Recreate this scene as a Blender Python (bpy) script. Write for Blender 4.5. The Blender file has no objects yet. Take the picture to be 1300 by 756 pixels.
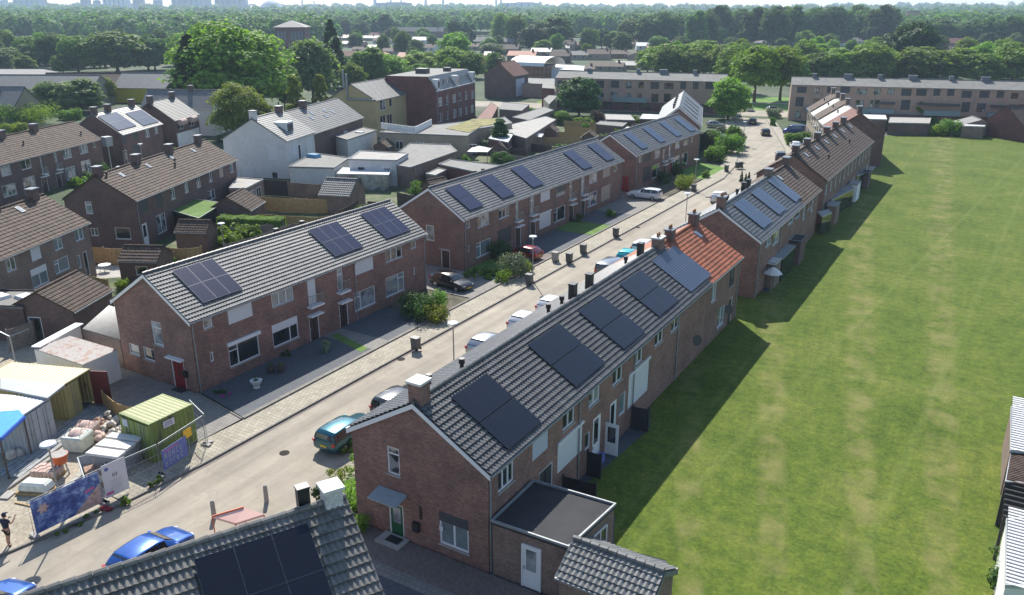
import bpy, math, random
import numpy as np
from mathutils import Vector
R=math.radians
sc=bpy.context.scene
COL=sc.collection
# ------------------------------------------------------------------ camera, sky, sun, exposure
HC=25.0; FPX=1030.0; PITCH=math.atan((378-12)/FPX); YAW=R(31)
cd=bpy.data.cameras.new('camera'); cam=bpy.data.objects.new('camera',cd); COL.objects.link(cam)
cd.sensor_width=36; cd.lens=FPX/1300*36; cd.clip_end=30000; cd.clip_start=.5
cam.location=(0,0,HC); cam.rotation_euler=(math.pi/2-PITCH,0,YAW); sc.camera=cam
SUN_EL=R(43); sx,sy=-.67,.742                      # direction towards the sun on the ground
w=bpy.data.worlds.new('World'); sc.world=w; w.use_nodes=True
nt=w.node_tree; bg=nt.nodes['Background']
sky=nt.nodes.new('ShaderNodeTexSky'); sky.sky_type='NISHITA'; sky.sun_disc=False
sky.sun_elevation=SUN_EL; sky.sun_rotation=math.atan2(sx,sy)
sky.air_density=1.0; sky.dust_density=.6; sky.ozone_density=2.0
nt.links.new(sky.outputs[0],bg.inputs[0]); bg.inputs[1].default_value=.125
ld=bpy.data.lights.new('sun','SUN'); ld.energy=5.0; ld.angle=R(.53); ld.color=(1,.95,.87)
so=bpy.data.objects.new('sun',ld); COL.objects.link(so); so.location=(-60,80,90)
so.rotation_euler=Vector((sx*math.cos(SUN_EL),sy*math.cos(SUN_EL),math.sin(SUN_EL))).to_track_quat('Z','Y').to_euler()
sc.view_settings.view_transform='Standard'; sc.view_settings.look='None'; sc.view_settings.exposure=0.62; sc.view_settings.gamma=1
sc.render.engine='CYCLES'
try:
    sc.cycles.max_bounces=6; sc.cycles.diffuse_bounces=3; sc.cycles.volume_bounces=0; sc.cycles.transparent_max_bounces=6
    sc.cycles.use_denoising=True; sc.cycles.use_adaptive_sampling=True
except Exception: pass
# ------------------------------------------------------------------ surveying: a photograph point read as a place in the street
_fw=np.array([-math.sin(YAW)*math.cos(PITCH),math.cos(YAW)*math.cos(PITCH),-math.sin(PITCH)])
_rt=np.array([math.cos(YAW),math.sin(YAW),0.]); _up=np.cross(_rt,_fw); CAM=np.array([0,0,HC])
def ray(px,py): return _fw*FPX+_rt*(px-650)-_up*(py-378)
def at(px,py,z=0.):
    d=ray(px,py); t=(z-HC)/d[2]; p=CAM+d*t; return (float(p[0]),float(p[1]))
def scale_at(x,y,z=0.):                             # metres per photo pixel at a place
    return float((np.array([x,y,z])-CAM)@_fw)/FPX
rnd=random.Random(7); nr=np.random.RandomState(5)
# ------------------------------------------------------------------ mesh helpers
class MB:
    def __init__(s): s.v=[]; s.f=[]; s.m=[]
    def quad(s,*p,mi=0):
        n=len(s.v); s.v+= [tuple(q) for q in p]; s.f.append(tuple(range(n,n+len(p)))); s.m.append(mi); return s
    def box(s,cx,cy,cz,sx,sy,sz,rz=0,mi=0,taper=1.,rx=0):
        c,d=math.cos(rz),math.sin(rz); n=len(s.v); e,g=math.cos(rx),math.sin(rx)
        for k in (-1,1):
            t=taper if k==1 else 1
            for a,b in ((-1,-1),(1,-1),(1,1),(-1,1)):
                x,y,z=a*sx/2*t,b*sy/2*t,k*sz/2
                y,z=y*e-z*g,y*g+z*e
                s.v.append((cx+x*c-y*d,cy+x*d+y*c,cz+z))
        for f in ((3,2,1,0),(4,5,6,7),(0,1,5,4),(1,2,6,5),(2,3,7,6),(3,0,4,7)):
            s.f.append(tuple(n+i for i in f)); s.m.append(mi)
        return s
    def cyl(s,x,y,z0,z1,r0,r1=None,n=10,mi=0):
        return s.tube([(x,y,z0),(x,y,z1)],[r0,r0 if r1 is None else r1],n,mi)
    def tube(s,pts,rad,n=8,mi=0):
        if not hasattr(rad,'__len__'): rad=[rad]*len(pts)
        P=[Vector(p) for p in pts]; b=len(s.v)
        for i,p in enumerate(P):
            d=(P[min(i+1,len(P)-1)]-P[max(i-1,0)]).normalized()
            a=Vector((0,0,1)) if abs(d.z)<.9 else Vector((1,0,0))
            u=d.cross(a).normalized(); v=d.cross(u)
            for k in range(n):
                t=2*math.pi*k/n; q=p+(u*math.cos(t)+v*math.sin(t))*rad[i]; s.v.append(tuple(q))
        for i in range(len(P)-1):
            for k in range(n):
                k2=(k+1)%n; s.f.append((b+i*n+k,b+i*n+k2,b+(i+1)*n+k2,b+(i+1)*n+k)); s.m.append(mi)
        s.f.append(tuple(b+k for k in range(n))[::-1]); s.m.append(mi)
        s.f.append(tuple(b+(len(P)-1)*n+k for k in range(n))); s.m.append(mi)
        return s
    def prism(s,poly,z0,z1,mi=0,mt=None):
        if sum(poly[i][0]*poly[(i+1)%len(poly)][1]-poly[(i+1)%len(poly)][0]*poly[i][1] for i in range(len(poly)))<0: poly=poly[::-1]
        n=len(poly); b=len(s.v)
        s.v+=[(p[0],p[1],z0) for p in poly]+[(p[0],p[1],z1) for p in poly]
        for i in range(n):
            j=(i+1)%n; s.f.append((b+i,b+j,b+n+j,b+n+i)); s.m.append(mi)
        s.f.append(tuple(range(b+n,b+2*n))); s.m.append(mi if mt is None else mt)
        s.f.append(tuple(range(b,b+n))[::-1]); s.m.append(mi)
        return s
    def build(s,name,mats,parent=None,smooth=False,loc=None,rz=0,bevel=0):
        me=bpy.data.meshes.new(name); me.from_pydata(s.v,[],s.f)
        if not isinstance(mats,(list,tuple)): mats=[mats]
        for m in mats: me.materials.append(M[m] if isinstance(m,str) else m)
        if len(mats)>1: me.polygons.foreach_set('material_index',s.m)
        if smooth: me.polygons.foreach_set('use_smooth',[True]*len(s.f))
        me.update()
        o=bpy.data.objects.new(name,me); COL.objects.link(o)
        if parent: o.parent=parent
        if loc: o.location=loc
        o.rotation_euler.z=rz
        if bevel:
            b=o.modifiers.new('bevel','BEVEL'); b.width=bevel; b.segments=1; b.limit_method='ANGLE'
        return o
def np_mesh(name,V,F,mats,parent=None,smooth=False):
    me=bpy.data.meshes.new(name); V=np.asarray(V,dtype=np.float32); F=np.asarray(F,dtype=np.int32)
    me.vertices.add(len(V)); me.vertices.foreach_set('co',V.ravel())
    me.loops.add(F.size); me.loops.foreach_set('vertex_index',F.ravel())
    me.polygons.add(len(F)); me.polygons.foreach_set('loop_start',np.arange(len(F),dtype=np.int32)*F.shape[1])
    me.polygons.foreach_set('loop_total',np.full(len(F),F.shape[1],dtype=np.int32))
    for m in (mats if isinstance(mats,(list,tuple)) else [mats]): me.materials.append(M[m] if isinstance(m,str) else m)
    me.update(calc_edges=True); me.polygons.foreach_set('use_smooth',[bool(smooth)]*len(F)); me.update()
    o=bpy.data.objects.new(name,me); COL.objects.link(o)
    if parent: o.parent=parent
    return o
def tag(o,label=None,cat=None,group=None,kind=None):
    if label: o['label']=label
    if cat: o['category']=cat
    if group: o['group']=group
    if kind: o['kind']=kind
    return o
def thing(name,label,cat,loc=(0,0,0),rz=0,group=None):
    o=bpy.data.objects.new(name,None); COL.objects.link(o); o.location=(loc[0],loc[1],loc[2] if len(loc)>2 else 0); o.rotation_euler.z=rz
    return tag(o,label,cat,group)
def copy_thing(src,loc,rz,label,group=None,scale=None):
    def cp(o,par):
        c=o.copy(); COL.objects.link(c); c.parent=par
        for ch in kids.get(o.name,()): cp(ch,c)
        return c
    kids={}
    def walk(o):
        kids[o.name]=list(o.children)
        for c in o.children: walk(c)
    walk(src)
    r=cp(src,None); r.location=(loc[0],loc[1],loc[2] if len(loc)>2 else 0); r.rotation_euler.z=rz
    if scale: r.scale=scale
    r['label']=label
    if group: r['group']=group
    return r
# ------------------------------------------------------------------ materials
M={}
def new(name):
    m=bpy.data.materials.new(name); m.use_nodes=True; M[name]=m
    t=m.node_tree; return m,t,t.nodes['Principled BSDF'],t.links
def N(t,ty,**kw):
    n=t.nodes.new(ty)
    for k,v in kw.items(): setattr(n,k,v)
    return n
def noise(t,l,vec,scale,detail=4,rough=.55):
    n=N(t,'ShaderNodeTexNoise'); n.inputs['Scale'].default_value=scale; n.inputs['Detail'].default_value=detail; n.inputs['Roughness'].default_value=rough
    if vec is not None: l.new(vec,n.inputs['Vector'])
    return n.outputs['Fac']
def ramp(t,l,fac,stops):
    r=N(t,'ShaderNodeValToRGB'); e=r.color_ramp.elements
    while len(e)<len(stops): e.new(.5)
    for i,(p,c) in enumerate(stops): e[i].position=p; e[i].color=(c[0],c[1],c[2],1)
    l.new(fac,r.inputs['Fac']); return r.outputs['Color']
def mix(t,l,fac,a,b,mode='MIX'):
    m=N(t,'ShaderNodeMix',data_type='RGBA',blend_type=mode)
    for s,v in ((0,fac),(6,a),(7,b)):
        if isinstance(v,(int,float)): m.inputs[s].default_value=v
        elif isinstance(v,(tuple,list)): m.inputs[s].default_value=(v[0],v[1],v[2],1)
        else: l.new(v,m.inputs[s])
    return m.outputs[2]
def math_(t,l,op,a,b=0.):
    m=N(t,'ShaderNodeMath',operation=op)
    for s,v in ((0,a),(1,b)):
        if isinstance(v,(int,float)): m.inputs[s].default_value=v
        else: l.new(v,m.inputs[s])
    return m.outputs[0]
def bump(t,l,p,h,strength=.3,dist=.02):
    b=N(t,'ShaderNodeBump'); b.inputs['Strength'].default_value=strength; b.inputs['Distance'].default_value=dist
    l.new(h,b.inputs['Height']); l.new(b.outputs[0],p.inputs['Normal'])
def coord(t,kind='Object'): return N(t,'ShaderNodeTexCoord').outputs[kind]
def simple(name,c,rough=.6,var=.12,scale=3,metal=0,spec=.5,bmp=0,bscale=30,coat=0):
    m,t,p,l=new(name); v=coord(t)
    f=noise(t,l,v,scale,5); a=tuple(x*(1-var) for x in c); b=tuple(min(1,x*(1+var)) for x in c)
    l.new(ramp(t,l,f,[(.3,a),(.7,b)]),p.inputs['Base Color'])
    p.inputs['Roughness'].default_value=rough; p.inputs['Metallic'].default_value=metal
    p.inputs['Specular IOR Level'].default_value=spec
    if coat: p.inputs['Coat Weight'].default_value=coat; p.inputs['Coat Roughness'].default_value=.05
    if bmp: bump(t,l,p,noise(t,l,v,bscale,3),bmp,.03)
    return m
def brick(name,c1,c2,mortar,scale=1.,dirt=.35):
    m,t,p,l=new(name); v=coord(t); s=N(t,'ShaderNodeSeparateXYZ'); l.new(v,s.inputs[0])
    cb=N(t,'ShaderNodeCombineXYZ'); l.new(math_(t,l,'ADD',s.outputs[0],s.outputs[1]),cb.inputs[0]); l.new(s.outputs[2],cb.inputs[1])
    b=N(t,'ShaderNodeTexBrick'); l.new(cb.outputs[0],b.inputs['Vector']); b.inputs['Scale'].default_value=scale
    b.inputs['Brick Width'].default_value=.22; b.inputs['Row Height'].default_value=.065; b.inputs['Mortar Size'].default_value=.008; b.inputs['Bias'].default_value=-.1
    for k,c in (('Color1',c1),('Color2',c2),('Mortar',mortar)): b.inputs[k].default_value=(*c,1)
    f=noise(t,l,v,.55,6,.65); f2=noise(t,l,v,9,3)
    c=mix(t,l,1.,b.outputs['Color'],ramp(t,l,f,[(.28,(1-dirt,)*3),(.72,(1+dirt*.55,1+dirt*.5,1+dirt*.45))]),'MULTIPLY')
    c=mix(t,l,1.,c,ramp(t,l,f2,[(.3,(.78,.76,.75)),(.7,(1.2,1.2,1.2))]),'MULTIPLY')
    l.new(c,p.inputs['Base Color']); p.inputs['Roughness'].default_value=.85
    bump(t,l,p,b.outputs['Fac'],-.4,.01)
brick('brick_brown',(0.190,0.102,0.075),(0.296,0.160,0.113),(.20,.18,.165))
brick('brick_near',(0.190,0.090,0.068),(0.345,0.169,0.124),(.23,.21,.195),dirt=.4)
brick('brick_dark',(0.120,0.067,0.056),(0.184,0.105,0.085),(.14,.125,.12))
brick('brick_grey',(0.198,0.130,0.102),(0.281,0.191,0.151),(.2,.19,.17))
brick('brick_red',(0.150,0.049,0.044),(0.218,0.073,0.062),(.14,.1,.09))
brick('brick_pink',(0.403,0.255,0.180),(0.482,0.315,0.230),(.38,.31,.27),dirt=.15)
brick('brick_beige',(.33,.27,.19),(.40,.33,.24),(.36,.32,.26),dirt=.2)
brick('brick_yellow',(.42,.34,.17),(.48,.39,.2),(.42,.36,.22),dirt=.12)
brick('brick_white',(.58,.58,.57),(.7,.7,.69),(.52,.52,.5),dirt=.12)
def tile(name,c,rough=.5,var=.25,moss=.2):
    m,t,p,l=new(name); v=coord(t)
    mp=N(t,'ShaderNodeMapping'); mp.inputs['Scale'].default_value=(2.8,3.3,2.8); l.new(v,mp.inputs[0])
    vo=N(t,'ShaderNodeTexWhiteNoise'); sn=N(t,'ShaderNodeVectorMath',operation='FLOOR'); l.new(mp.outputs[0],sn.inputs[0]); l.new(sn.outputs[0],vo.inputs['Vector'])
    c1=ramp(t,l,vo.outputs['Value'],[(0,tuple(x*(1-var) for x in c)),(1,tuple(x*(1+var) for x in c))])
    f=noise(t,l,v,.8,6,.7)
    c1=mix(t,l,1.,c1,ramp(t,l,f,[(.3,(1-moss,1-moss*.9,1-moss)),(.7,(1.1,1.1,1.1))]),'MULTIPLY')
    l.new(c1,p.inputs['Base Color']); p.inputs['Roughness'].default_value=rough
    bump(t,l,p,noise(t,l,v,60,2),.15,.01)
tile('tile_grey',(.13,.13,.127),.42); tile('tile_dark',(.10,.10,.10),.4); tile('tile_near',(.175,.165,.152),.42,.2,.3)
tile('tile_brown',(.10,.066,.048),.85,.3,.35); tile('tile_red',(.36,.105,.045),.7,.25,.3); tile('tile_light',(.16,.162,.158),.5,.15)
tile('tile_redbrown',(.19,.085,.065),.85); tile('tile_green',(.10,.13,.125),.3,.2); tile('slate_grey',(.15,.15,.145),.6,.12)
simple('white_paint',(.78,.78,.77),.45,.04); simple('upvc',(.74,.75,.76),.35,.03); simple('white_render',(.72,.72,.70),.8,.08,1.2)
simple('shutter_white',(.66,.67,.68),.5,.03); simple('shutter_dark',(.06,.065,.075),.5,.1); simple('shutter_beige',(.42,.34,.29),.6,.06)
simple('zinc',(.27,.29,.30),.6,.15,4,metal=.3); simple('pipe_grey',(.42,.43,.43),.5,.1); simple('black_plastic',(.02,.021,.023),.45,.1)
simple('bin_grey',(.075,.08,.082),.5,.15); simple('concrete',(.36,.34,.31),.85,.15,2,bmp=.2); simple('cap_stone',(.62,.6,.57),.8,.12,6)
simple('lead',(.13,.145,.17),.5,.2,6); simple('bitumen',(.034,.035,.038),.9,.22,.8,bmp=.25,bscale=14); simple('roof_felt',(.185,.18,.165),.85,.18,.7,bmp=.2,bscale=10)
simple('roof_pale',(.32,.305,.275),.85,.16,.9); simple('roof_moss',(.22,.20,.07),.95,.5,.5); simple('door_brown',(.055,.032,.028),.45,.15); simple('door_red',(.22,.015,.02),.4,.1)
simple('door_green',(.02,.10,.04),.35,.1); simple('frame_dark',(.05,.05,.055),.5,.1); simple('canopy_glass',(.30,.36,.38),.15,.1,spec=.8)
simple('fence_wood',(.40,.27,.12),.8,.25,4); simple('fence_dark',(.10,.075,.06),.85,.25,4); simple('fence_grey',(.22,.19,.17),.85,.25,4); simple('fence_black',(.03,.03,.035),.8,.3,5)
simple('bark',(.09,.065,.045),.95,.3,4,bmp=.5); simple('metal_pole',(.33,.35,.35),.45,.1,metal=.6); simple('lamp_glass',(.68,.7,.7),.25,.05); simple('tyre',(.018,.018,.02),.8,.1); simple('rim',(.5,.5,.52),.3,.05,metal=.9)
simple('rust',(.28,.13,.07),.75,.4,2); simple('tarp_blue',(.02,.28,.62),.4,.15,2); simple('tarp_edge',(.02,.09,.45),.4,.15,2); simple('tarp_salmon',(.92,.58,.48),.65,.06,1.5); simple('orange_plastic',(.62,.12,.03),.45,.12)
simple('sack',(.55,.5,.44),.9,.3,5,bmp=.4,bscale=8); simple('sack_pink',(.52,.38,.33),.9,.3,5,bmp=.4,bscale=8); simple('plastic_wrap',(.62,.64,.56),.35,.2,4,bmp=.4,bscale=9); simple('rubble',(.30,.19,.14),.9,.4,6)
simple('plank',(.30,.31,.31),.8,.25,3); simple('skin',(.45,.25,.17),.6,.05); simple('cloth_navy',(.012,.018,.05),.85,.15,8); simple('cloth_black',(.012,.012,.014),.85,.1); simple('hair',(.05,.03,.02),.8,.2)
simple('cast_iron',(.05,.045,.04),.98,.2,6,spec=.05); simple('kerb_stone',(.20,.185,.16),.85,.2,3); simple('head_light',(.75,.77,.78),.1,.03,spec=1); simple('tail_light',(.45,.015,.012),.2,.05,spec=.8); simple('plate_yellow',(.75,.5,.02),.5,.03); simple('plant_pot',(.07,.055,.05),.7,.2); simple('pot_white',(.6,.6,.58),.7,.1)
simple('yellow_sign',(.85,.48,.02),.5,.03); simple('banner_white',(.66,.66,.70),.55,.04); simple('lettering_blue',(.12,.16,.42),.6,.1); simple('lettering_dark',(.05,.06,.1),.6,.1); simple('lettering_grey',(.42,.42,.46),.6,.1); simple('lettering_pink',(.6,.15,.35),.6,.1)
simple('fascia_yellow',(.55,.42,.03),.5,.08); simple('panel_blue',(.10,.27,.42),.3,.15); simple('blue_steel',(.09,.16,.24),.5,.15); simple('industrial_pale',(.5,.54,.6),.7,.1,.02); simple('industrial_dark',(.25,.29,.35),.7,.1,.02)
simple('balcony_green',(.22,.30,.30),.4,.1); simple('scaffold',(.30,.08,.05),.6,.2); simple('roof_white',(.62,.61,.585),.6,.06,1); simple('flower_pink',(.45,.05,.25),.8,.3,6); simple('greenhouse',(.35,.45,.42),.15,.1)
def corrug(name,c,rustc,rough=.55,amt=.5):
    m,t,p,l=new(name); v=coord(t); mp=N(t,'ShaderNodeMapping'); mp.inputs['Scale'].default_value=(1.5,1.5,.35); l.new(v,mp.inputs[0])
    f=noise(t,l,mp.outputs[0],1.6,8,.7)
    l.new(ramp(t,l,f,[(.3,tuple(x*.8 for x in c)),(1-amt,c),(min(.98,1-amt+.12),rustc)]),p.inputs['Base Color']); p.inputs['Roughness'].default_value=rough
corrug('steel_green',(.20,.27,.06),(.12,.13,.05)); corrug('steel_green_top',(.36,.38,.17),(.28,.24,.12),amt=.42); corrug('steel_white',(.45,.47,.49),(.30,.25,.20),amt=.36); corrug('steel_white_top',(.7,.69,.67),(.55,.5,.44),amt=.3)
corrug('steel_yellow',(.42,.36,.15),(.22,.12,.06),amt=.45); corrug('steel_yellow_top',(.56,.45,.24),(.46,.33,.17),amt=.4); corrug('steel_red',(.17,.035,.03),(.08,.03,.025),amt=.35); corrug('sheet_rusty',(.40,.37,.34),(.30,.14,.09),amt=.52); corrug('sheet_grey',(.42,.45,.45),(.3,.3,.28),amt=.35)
def glass(name,c,stripe=0,curtain=None):
    m,t,p,l=new(name); v=coord(t)
    s=N(t,'ShaderNodeSeparateXYZ'); l.new(v,s.inputs[0])
    col=ramp(t,l,noise(t,l,v,1.1,2),[(.35,tuple(x*.5 for x in c)),(.65,tuple(x*1.6 for x in c))])
    if curtain:
        wv=N(t,'ShaderNodeTexNoise'); wv.inputs['Scale'].default_value=.9; wv.inputs['Detail'].default_value=1; l.new(v,wv.inputs['Vector'])
        col=mix(t,l,ramp(t,l,wv.outputs['Fac'],[(.47,(0,)*3),(.50,(1,)*3)]),col,curtain)
    if stripe:
        k=math_(t,l,'SINE',math_(t,l,'MULTIPLY',s.outputs[2],75.)); col=mix(t,l,math_(t,l,'GREATER_THAN',k,-.2),col,tuple(min(1,x*2.2+.02) for x in c))
    l.new(col,p.inputs['Base Color']); p.inputs['Roughness'].default_value=.04; p.inputs['Specular IOR Level'].default_value=.9; p.inputs['Coat Weight'].default_value=.5; p.inputs['Coat Roughness'].default_value=.02
glass('glass_dark',(.02,.025,.028)); glass('glass_curtain',(.05,.058,.06),0,(.30,.31,.31)); glass('glass_blind',(.10,.13,.14),1); glass('glass_pale',(.24,.26,.27)); glass('car_glass',(.012,.015,.017))
def pvmat(name,c,rough=.18,lines=0):
    m,t,p,l=new(name); v=coord(t); s=N(t,'ShaderNodeSeparateXYZ'); l.new(v,s.inputs[0])
    k=math_(t,l,'SINE',math_(t,l,'MULTIPLY',s.outputs[0],40.)); f=math_(t,l,'GREATER_THAN',k,.985 if not lines else .6)
    l.new(mix(t,l,f,c,tuple(x*1.6+.01 for x in c)) if not lines else mix(t,l,f,c,tuple(x*2.4+.03 for x in c)),p.inputs['Base Color'])
    p.inputs['Roughness'].default_value=rough; p.inputs['Specular IOR Level'].default_value=.38
pvmat('pv_black',(.007,.010,.020),.28); pvmat('pv_blue',(.022,.026,.062),.3); pvmat('pv_grey',(.03,.05,.095),.33); pvmat('pv_ribbed',(.022,.034,.062),.35,1); simple('pv_frame',(.30,.31,.33),.4,.05,metal=.6); simple('pv_frame_black',(.02,.02,.025),.4,.05)
def leaf(name,c1,c2,tr=.25):
    m,t,p,l=new(name); v=coord(t); oi=N(t,'ShaderNodeObjectInfo')
    f=noise(t,l,v,.9,3); col=ramp(t,l,f,[(.32,c1),(.68,c2)])
    hs=N(t,'ShaderNodeHueSaturation'); l.new(col,hs.inputs['Color'])
    mr=N(t,'ShaderNodeMapRange'); l.new(oi.outputs['Random'],mr.inputs[0]); mr.inputs[3].default_value=.7; mr.inputs[4].default_value=1.35; l.new(mr.outputs[0],hs.inputs['Value'])
    mr2=N(t,'ShaderNodeMapRange'); l.new(oi.outputs['Random'],mr2.inputs[0]); mr2.inputs[3].default_value=.472; mr2.inputs[4].default_value=.512; l.new(mr2.outputs[0],hs.inputs['Hue'])
    l.new(hs.outputs[0],p.inputs['Base Color']); p.inputs['Roughness'].default_value=.65; p.inputs['Specular IOR Level'].default_value=.25
    tb=N(t,'ShaderNodeBsdfTranslucent'); l.new(mix(t,l,1.,hs.outputs[0],(1.25,1.35,.6),'MULTIPLY'),tb.inputs[0])
    ms=N(t,'ShaderNodeMixShader'); ms.inputs[0].default_value=tr; l.new(p.outputs[0],ms.inputs[1]); l.new(tb.outputs[0],ms.inputs[2]); l.new(ms.outputs[0],t.nodes['Material Output'].inputs[0])
leaf('leaf_mid',(.075,.15,.025),(.15,.25,.048),.42); leaf('leaf_bright',(.12,.22,.03),(.21,.33,.05),.45); leaf('leaf_dark',(.035,.085,.022),(.065,.13,.035),.3); leaf('leaf_grey',(.10,.15,.065),(.17,.22,.10),.4); leaf('leaf_forest',(.055,.12,.04),(.12,.20,.06),.42); leaf('leaf_yellow',(.13,.19,.025),(.24,.29,.05),.4); leaf('leaf_purple',(.05,.03,.03),(.1,.06,.055)); leaf('leaf_pale',(.12,.17,.10),(.2,.25,.17))
# car paints
for n,c,me in (('paint_teal',(.004,.085,.115),.6),('paint_dark',(.02,.022,.028),.3),('paint_white',(.74,.75,.76),0),('paint_silver',(.4,.41,.42),.6),('paint_grey',(.16,.17,.18),.6),('paint_turquoise',(.0,.40,.42),.2),('paint_red',(.22,.01,.015),.2),('paint_blue',(.012,.085,.36),.35),('paint_deepblue',(.015,.04,.19),.2),('paint_black',(.008,.008,.01),.1)):
    simple(n,c,.28,.03,metal=me,coat=.8)
# ground materials
def paving(name,c1,c2,joint,bw,bh,ang=0,rough=.85,dirt=.2,dscale=.25):
    m,t,p,l=new(name); v=coord(t); mp=N(t,'ShaderNodeMapping'); mp.inputs['Rotation'].default_value=(0,0,ang); l.new(v,mp.inputs[0])
    b=N(t,'ShaderNodeTexBrick'); l.new(mp.outputs[0],b.inputs['Vector']); b.inputs['Scale'].default_value=1; b.inputs['Brick Width'].default_value=bw; b.inputs['Row Height'].default_value=bh; b.inputs['Mortar Size'].default_value=min(bw,bh)*.05
    for k,c in (('Color1',c1),('Color2',c2),('Mortar',joint)): b.inputs[k].default_value=(*c,1)
    f=noise(t,l,v,dscale,7,.68)
    l.new(mix(t,l,1.,b.outputs['Color'],ramp(t,l,f,[(.3,(1-dirt,)*3),(.7,(1+dirt*.5,)*3)]),'MULTIPLY'),p.inputs['Base Color']); p.inputs['Roughness'].default_value=rough
paving('pavement_slabs',(.31,.28,.215),(.40,.365,.285),(.17,.15,.11),.3,.3,0,dirt=.25,dscale=.5); paving('drive_dark',(.075,.085,.098),(.10,.112,.125),(.05,.055,.06),.2,.1); paving('drive_grey',(.20,.19,.175),(.25,.235,.21),(.13,.12,.11),.3,.3)
paving('brick_paving',(.15,.12,.105),(.20,.165,.145),(.1,.09,.08),.2,.1,R(45)); paving('yard_slabs',(.38,.36,.32),(.46,.44,.4),(.22,.2,.18),.5,.5)
def crackline(t,l,v,c):
    w1=N(t,'ShaderNodeTexVoronoi',feature='DISTANCE_TO_EDGE'); w1.inputs['Scale'].default_value=.16
    dn=N(t,'ShaderNodeTexNoise'); dn.inputs['Scale'].default_value=.6; dn.inputs['Detail'].default_value=5; l.new(v,dn.inputs['Vector'])
    ad=N(t,'ShaderNodeVectorMath',operation='MULTIPLY_ADD'); ad.inputs[1].default_value=(3,3,3); l.new(dn.outputs['Color'],ad.inputs[0]); l.new(v,ad.inputs[2]); l.new(ad.outputs[0],w1.inputs['Vector'])
    return mix(t,l,ramp(t,l,w1.outputs['Distance'],[(.004,(.16,)*3),(.012,(0,)*3)]),c,(.12,.105,.085))
def roadm():
    m,t,p,l=new('road_asphalt'); v=coord(t); mp=N(t,'ShaderNodeMapping'); mp.inputs['Scale'].default_value=(1.,.07,1); l.new(v,mp.inputs[0])
    f=noise(t,l,mp.outputs[0],.9,7,.6); g=noise(t,l,v,.35,8,.7); h=noise(t,l,v,25,3,.6)
    c=ramp(t,l,f,[(.28,(.245,.217,.175)),(.5,(.32,.288,.234)),(.72,(.39,.352,.285))])
    c=mix(t,l,1.,c,ramp(t,l,g,[(.3,(.80,.79,.78)),(.7,(1.12,1.1,1.06))]),'MULTIPLY'); c=mix(t,l,1.,c,ramp(t,l,h,[(.3,(.86,)*3),(.7,(1.12,)*3)]),'MULTIPLY')
    c=crackline(t,l,v,c)
    l.new(c,p.inputs['Base Color']); p.inputs['Roughness'].default_value=.9; bump(t,l,p,h,.2,.01)
roadm()
def patchy(name,stops,scale,fine=8,b=.4,rough=.95,fine_amt=.35):
    m,t,p,l=new(name); v=coord(t); f=noise(t,l,v,scale,8,.65); h=noise(t,l,v,fine,5,.7)
    c=ramp(t,l,f,stops); c=mix(t,l,1.,c,ramp(t,l,h,[(.3,(1-fine_amt,)*3),(.7,(1+fine_amt,)*3)]),'MULTIPLY')
    l.new(c,p.inputs['Base Color']); p.inputs['Roughness'].default_value=rough; bump(t,l,p,h,b,.05); return m,t,p,l
patchy('town_ground',[(.38,(.028,.055,.016)),(.52,(.05,.078,.028)),(.68,(.13,.12,.09))],.05,1.5)
patchy('garden_grass',[(.35,(.07,.14,.02)),(.65,(.13,.22,.04))],.6,7); patchy('soil',[(.35,(.05,.05,.03)),(.65,(.13,.11,.075))],.8,5); patchy('sand',[(.3,(.26,.225,.165)),(.5,(.37,.325,.25)),(.7,(.45,.41,.34))],.25,6)
patchy('hill_wood',[(.35,(.05,.075,.03)),(.65,(.09,.12,.05))],.01,.2); patchy('meadow',[(.35,(.06,.15,.015)),(.65,(.14,.26,.03))],.2,4); patchy('garden_mixed',[(.35,(.035,.06,.02)),(.5,(.09,.12,.04)),(.65,(.18,.16,.12))],.35,3)
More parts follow.
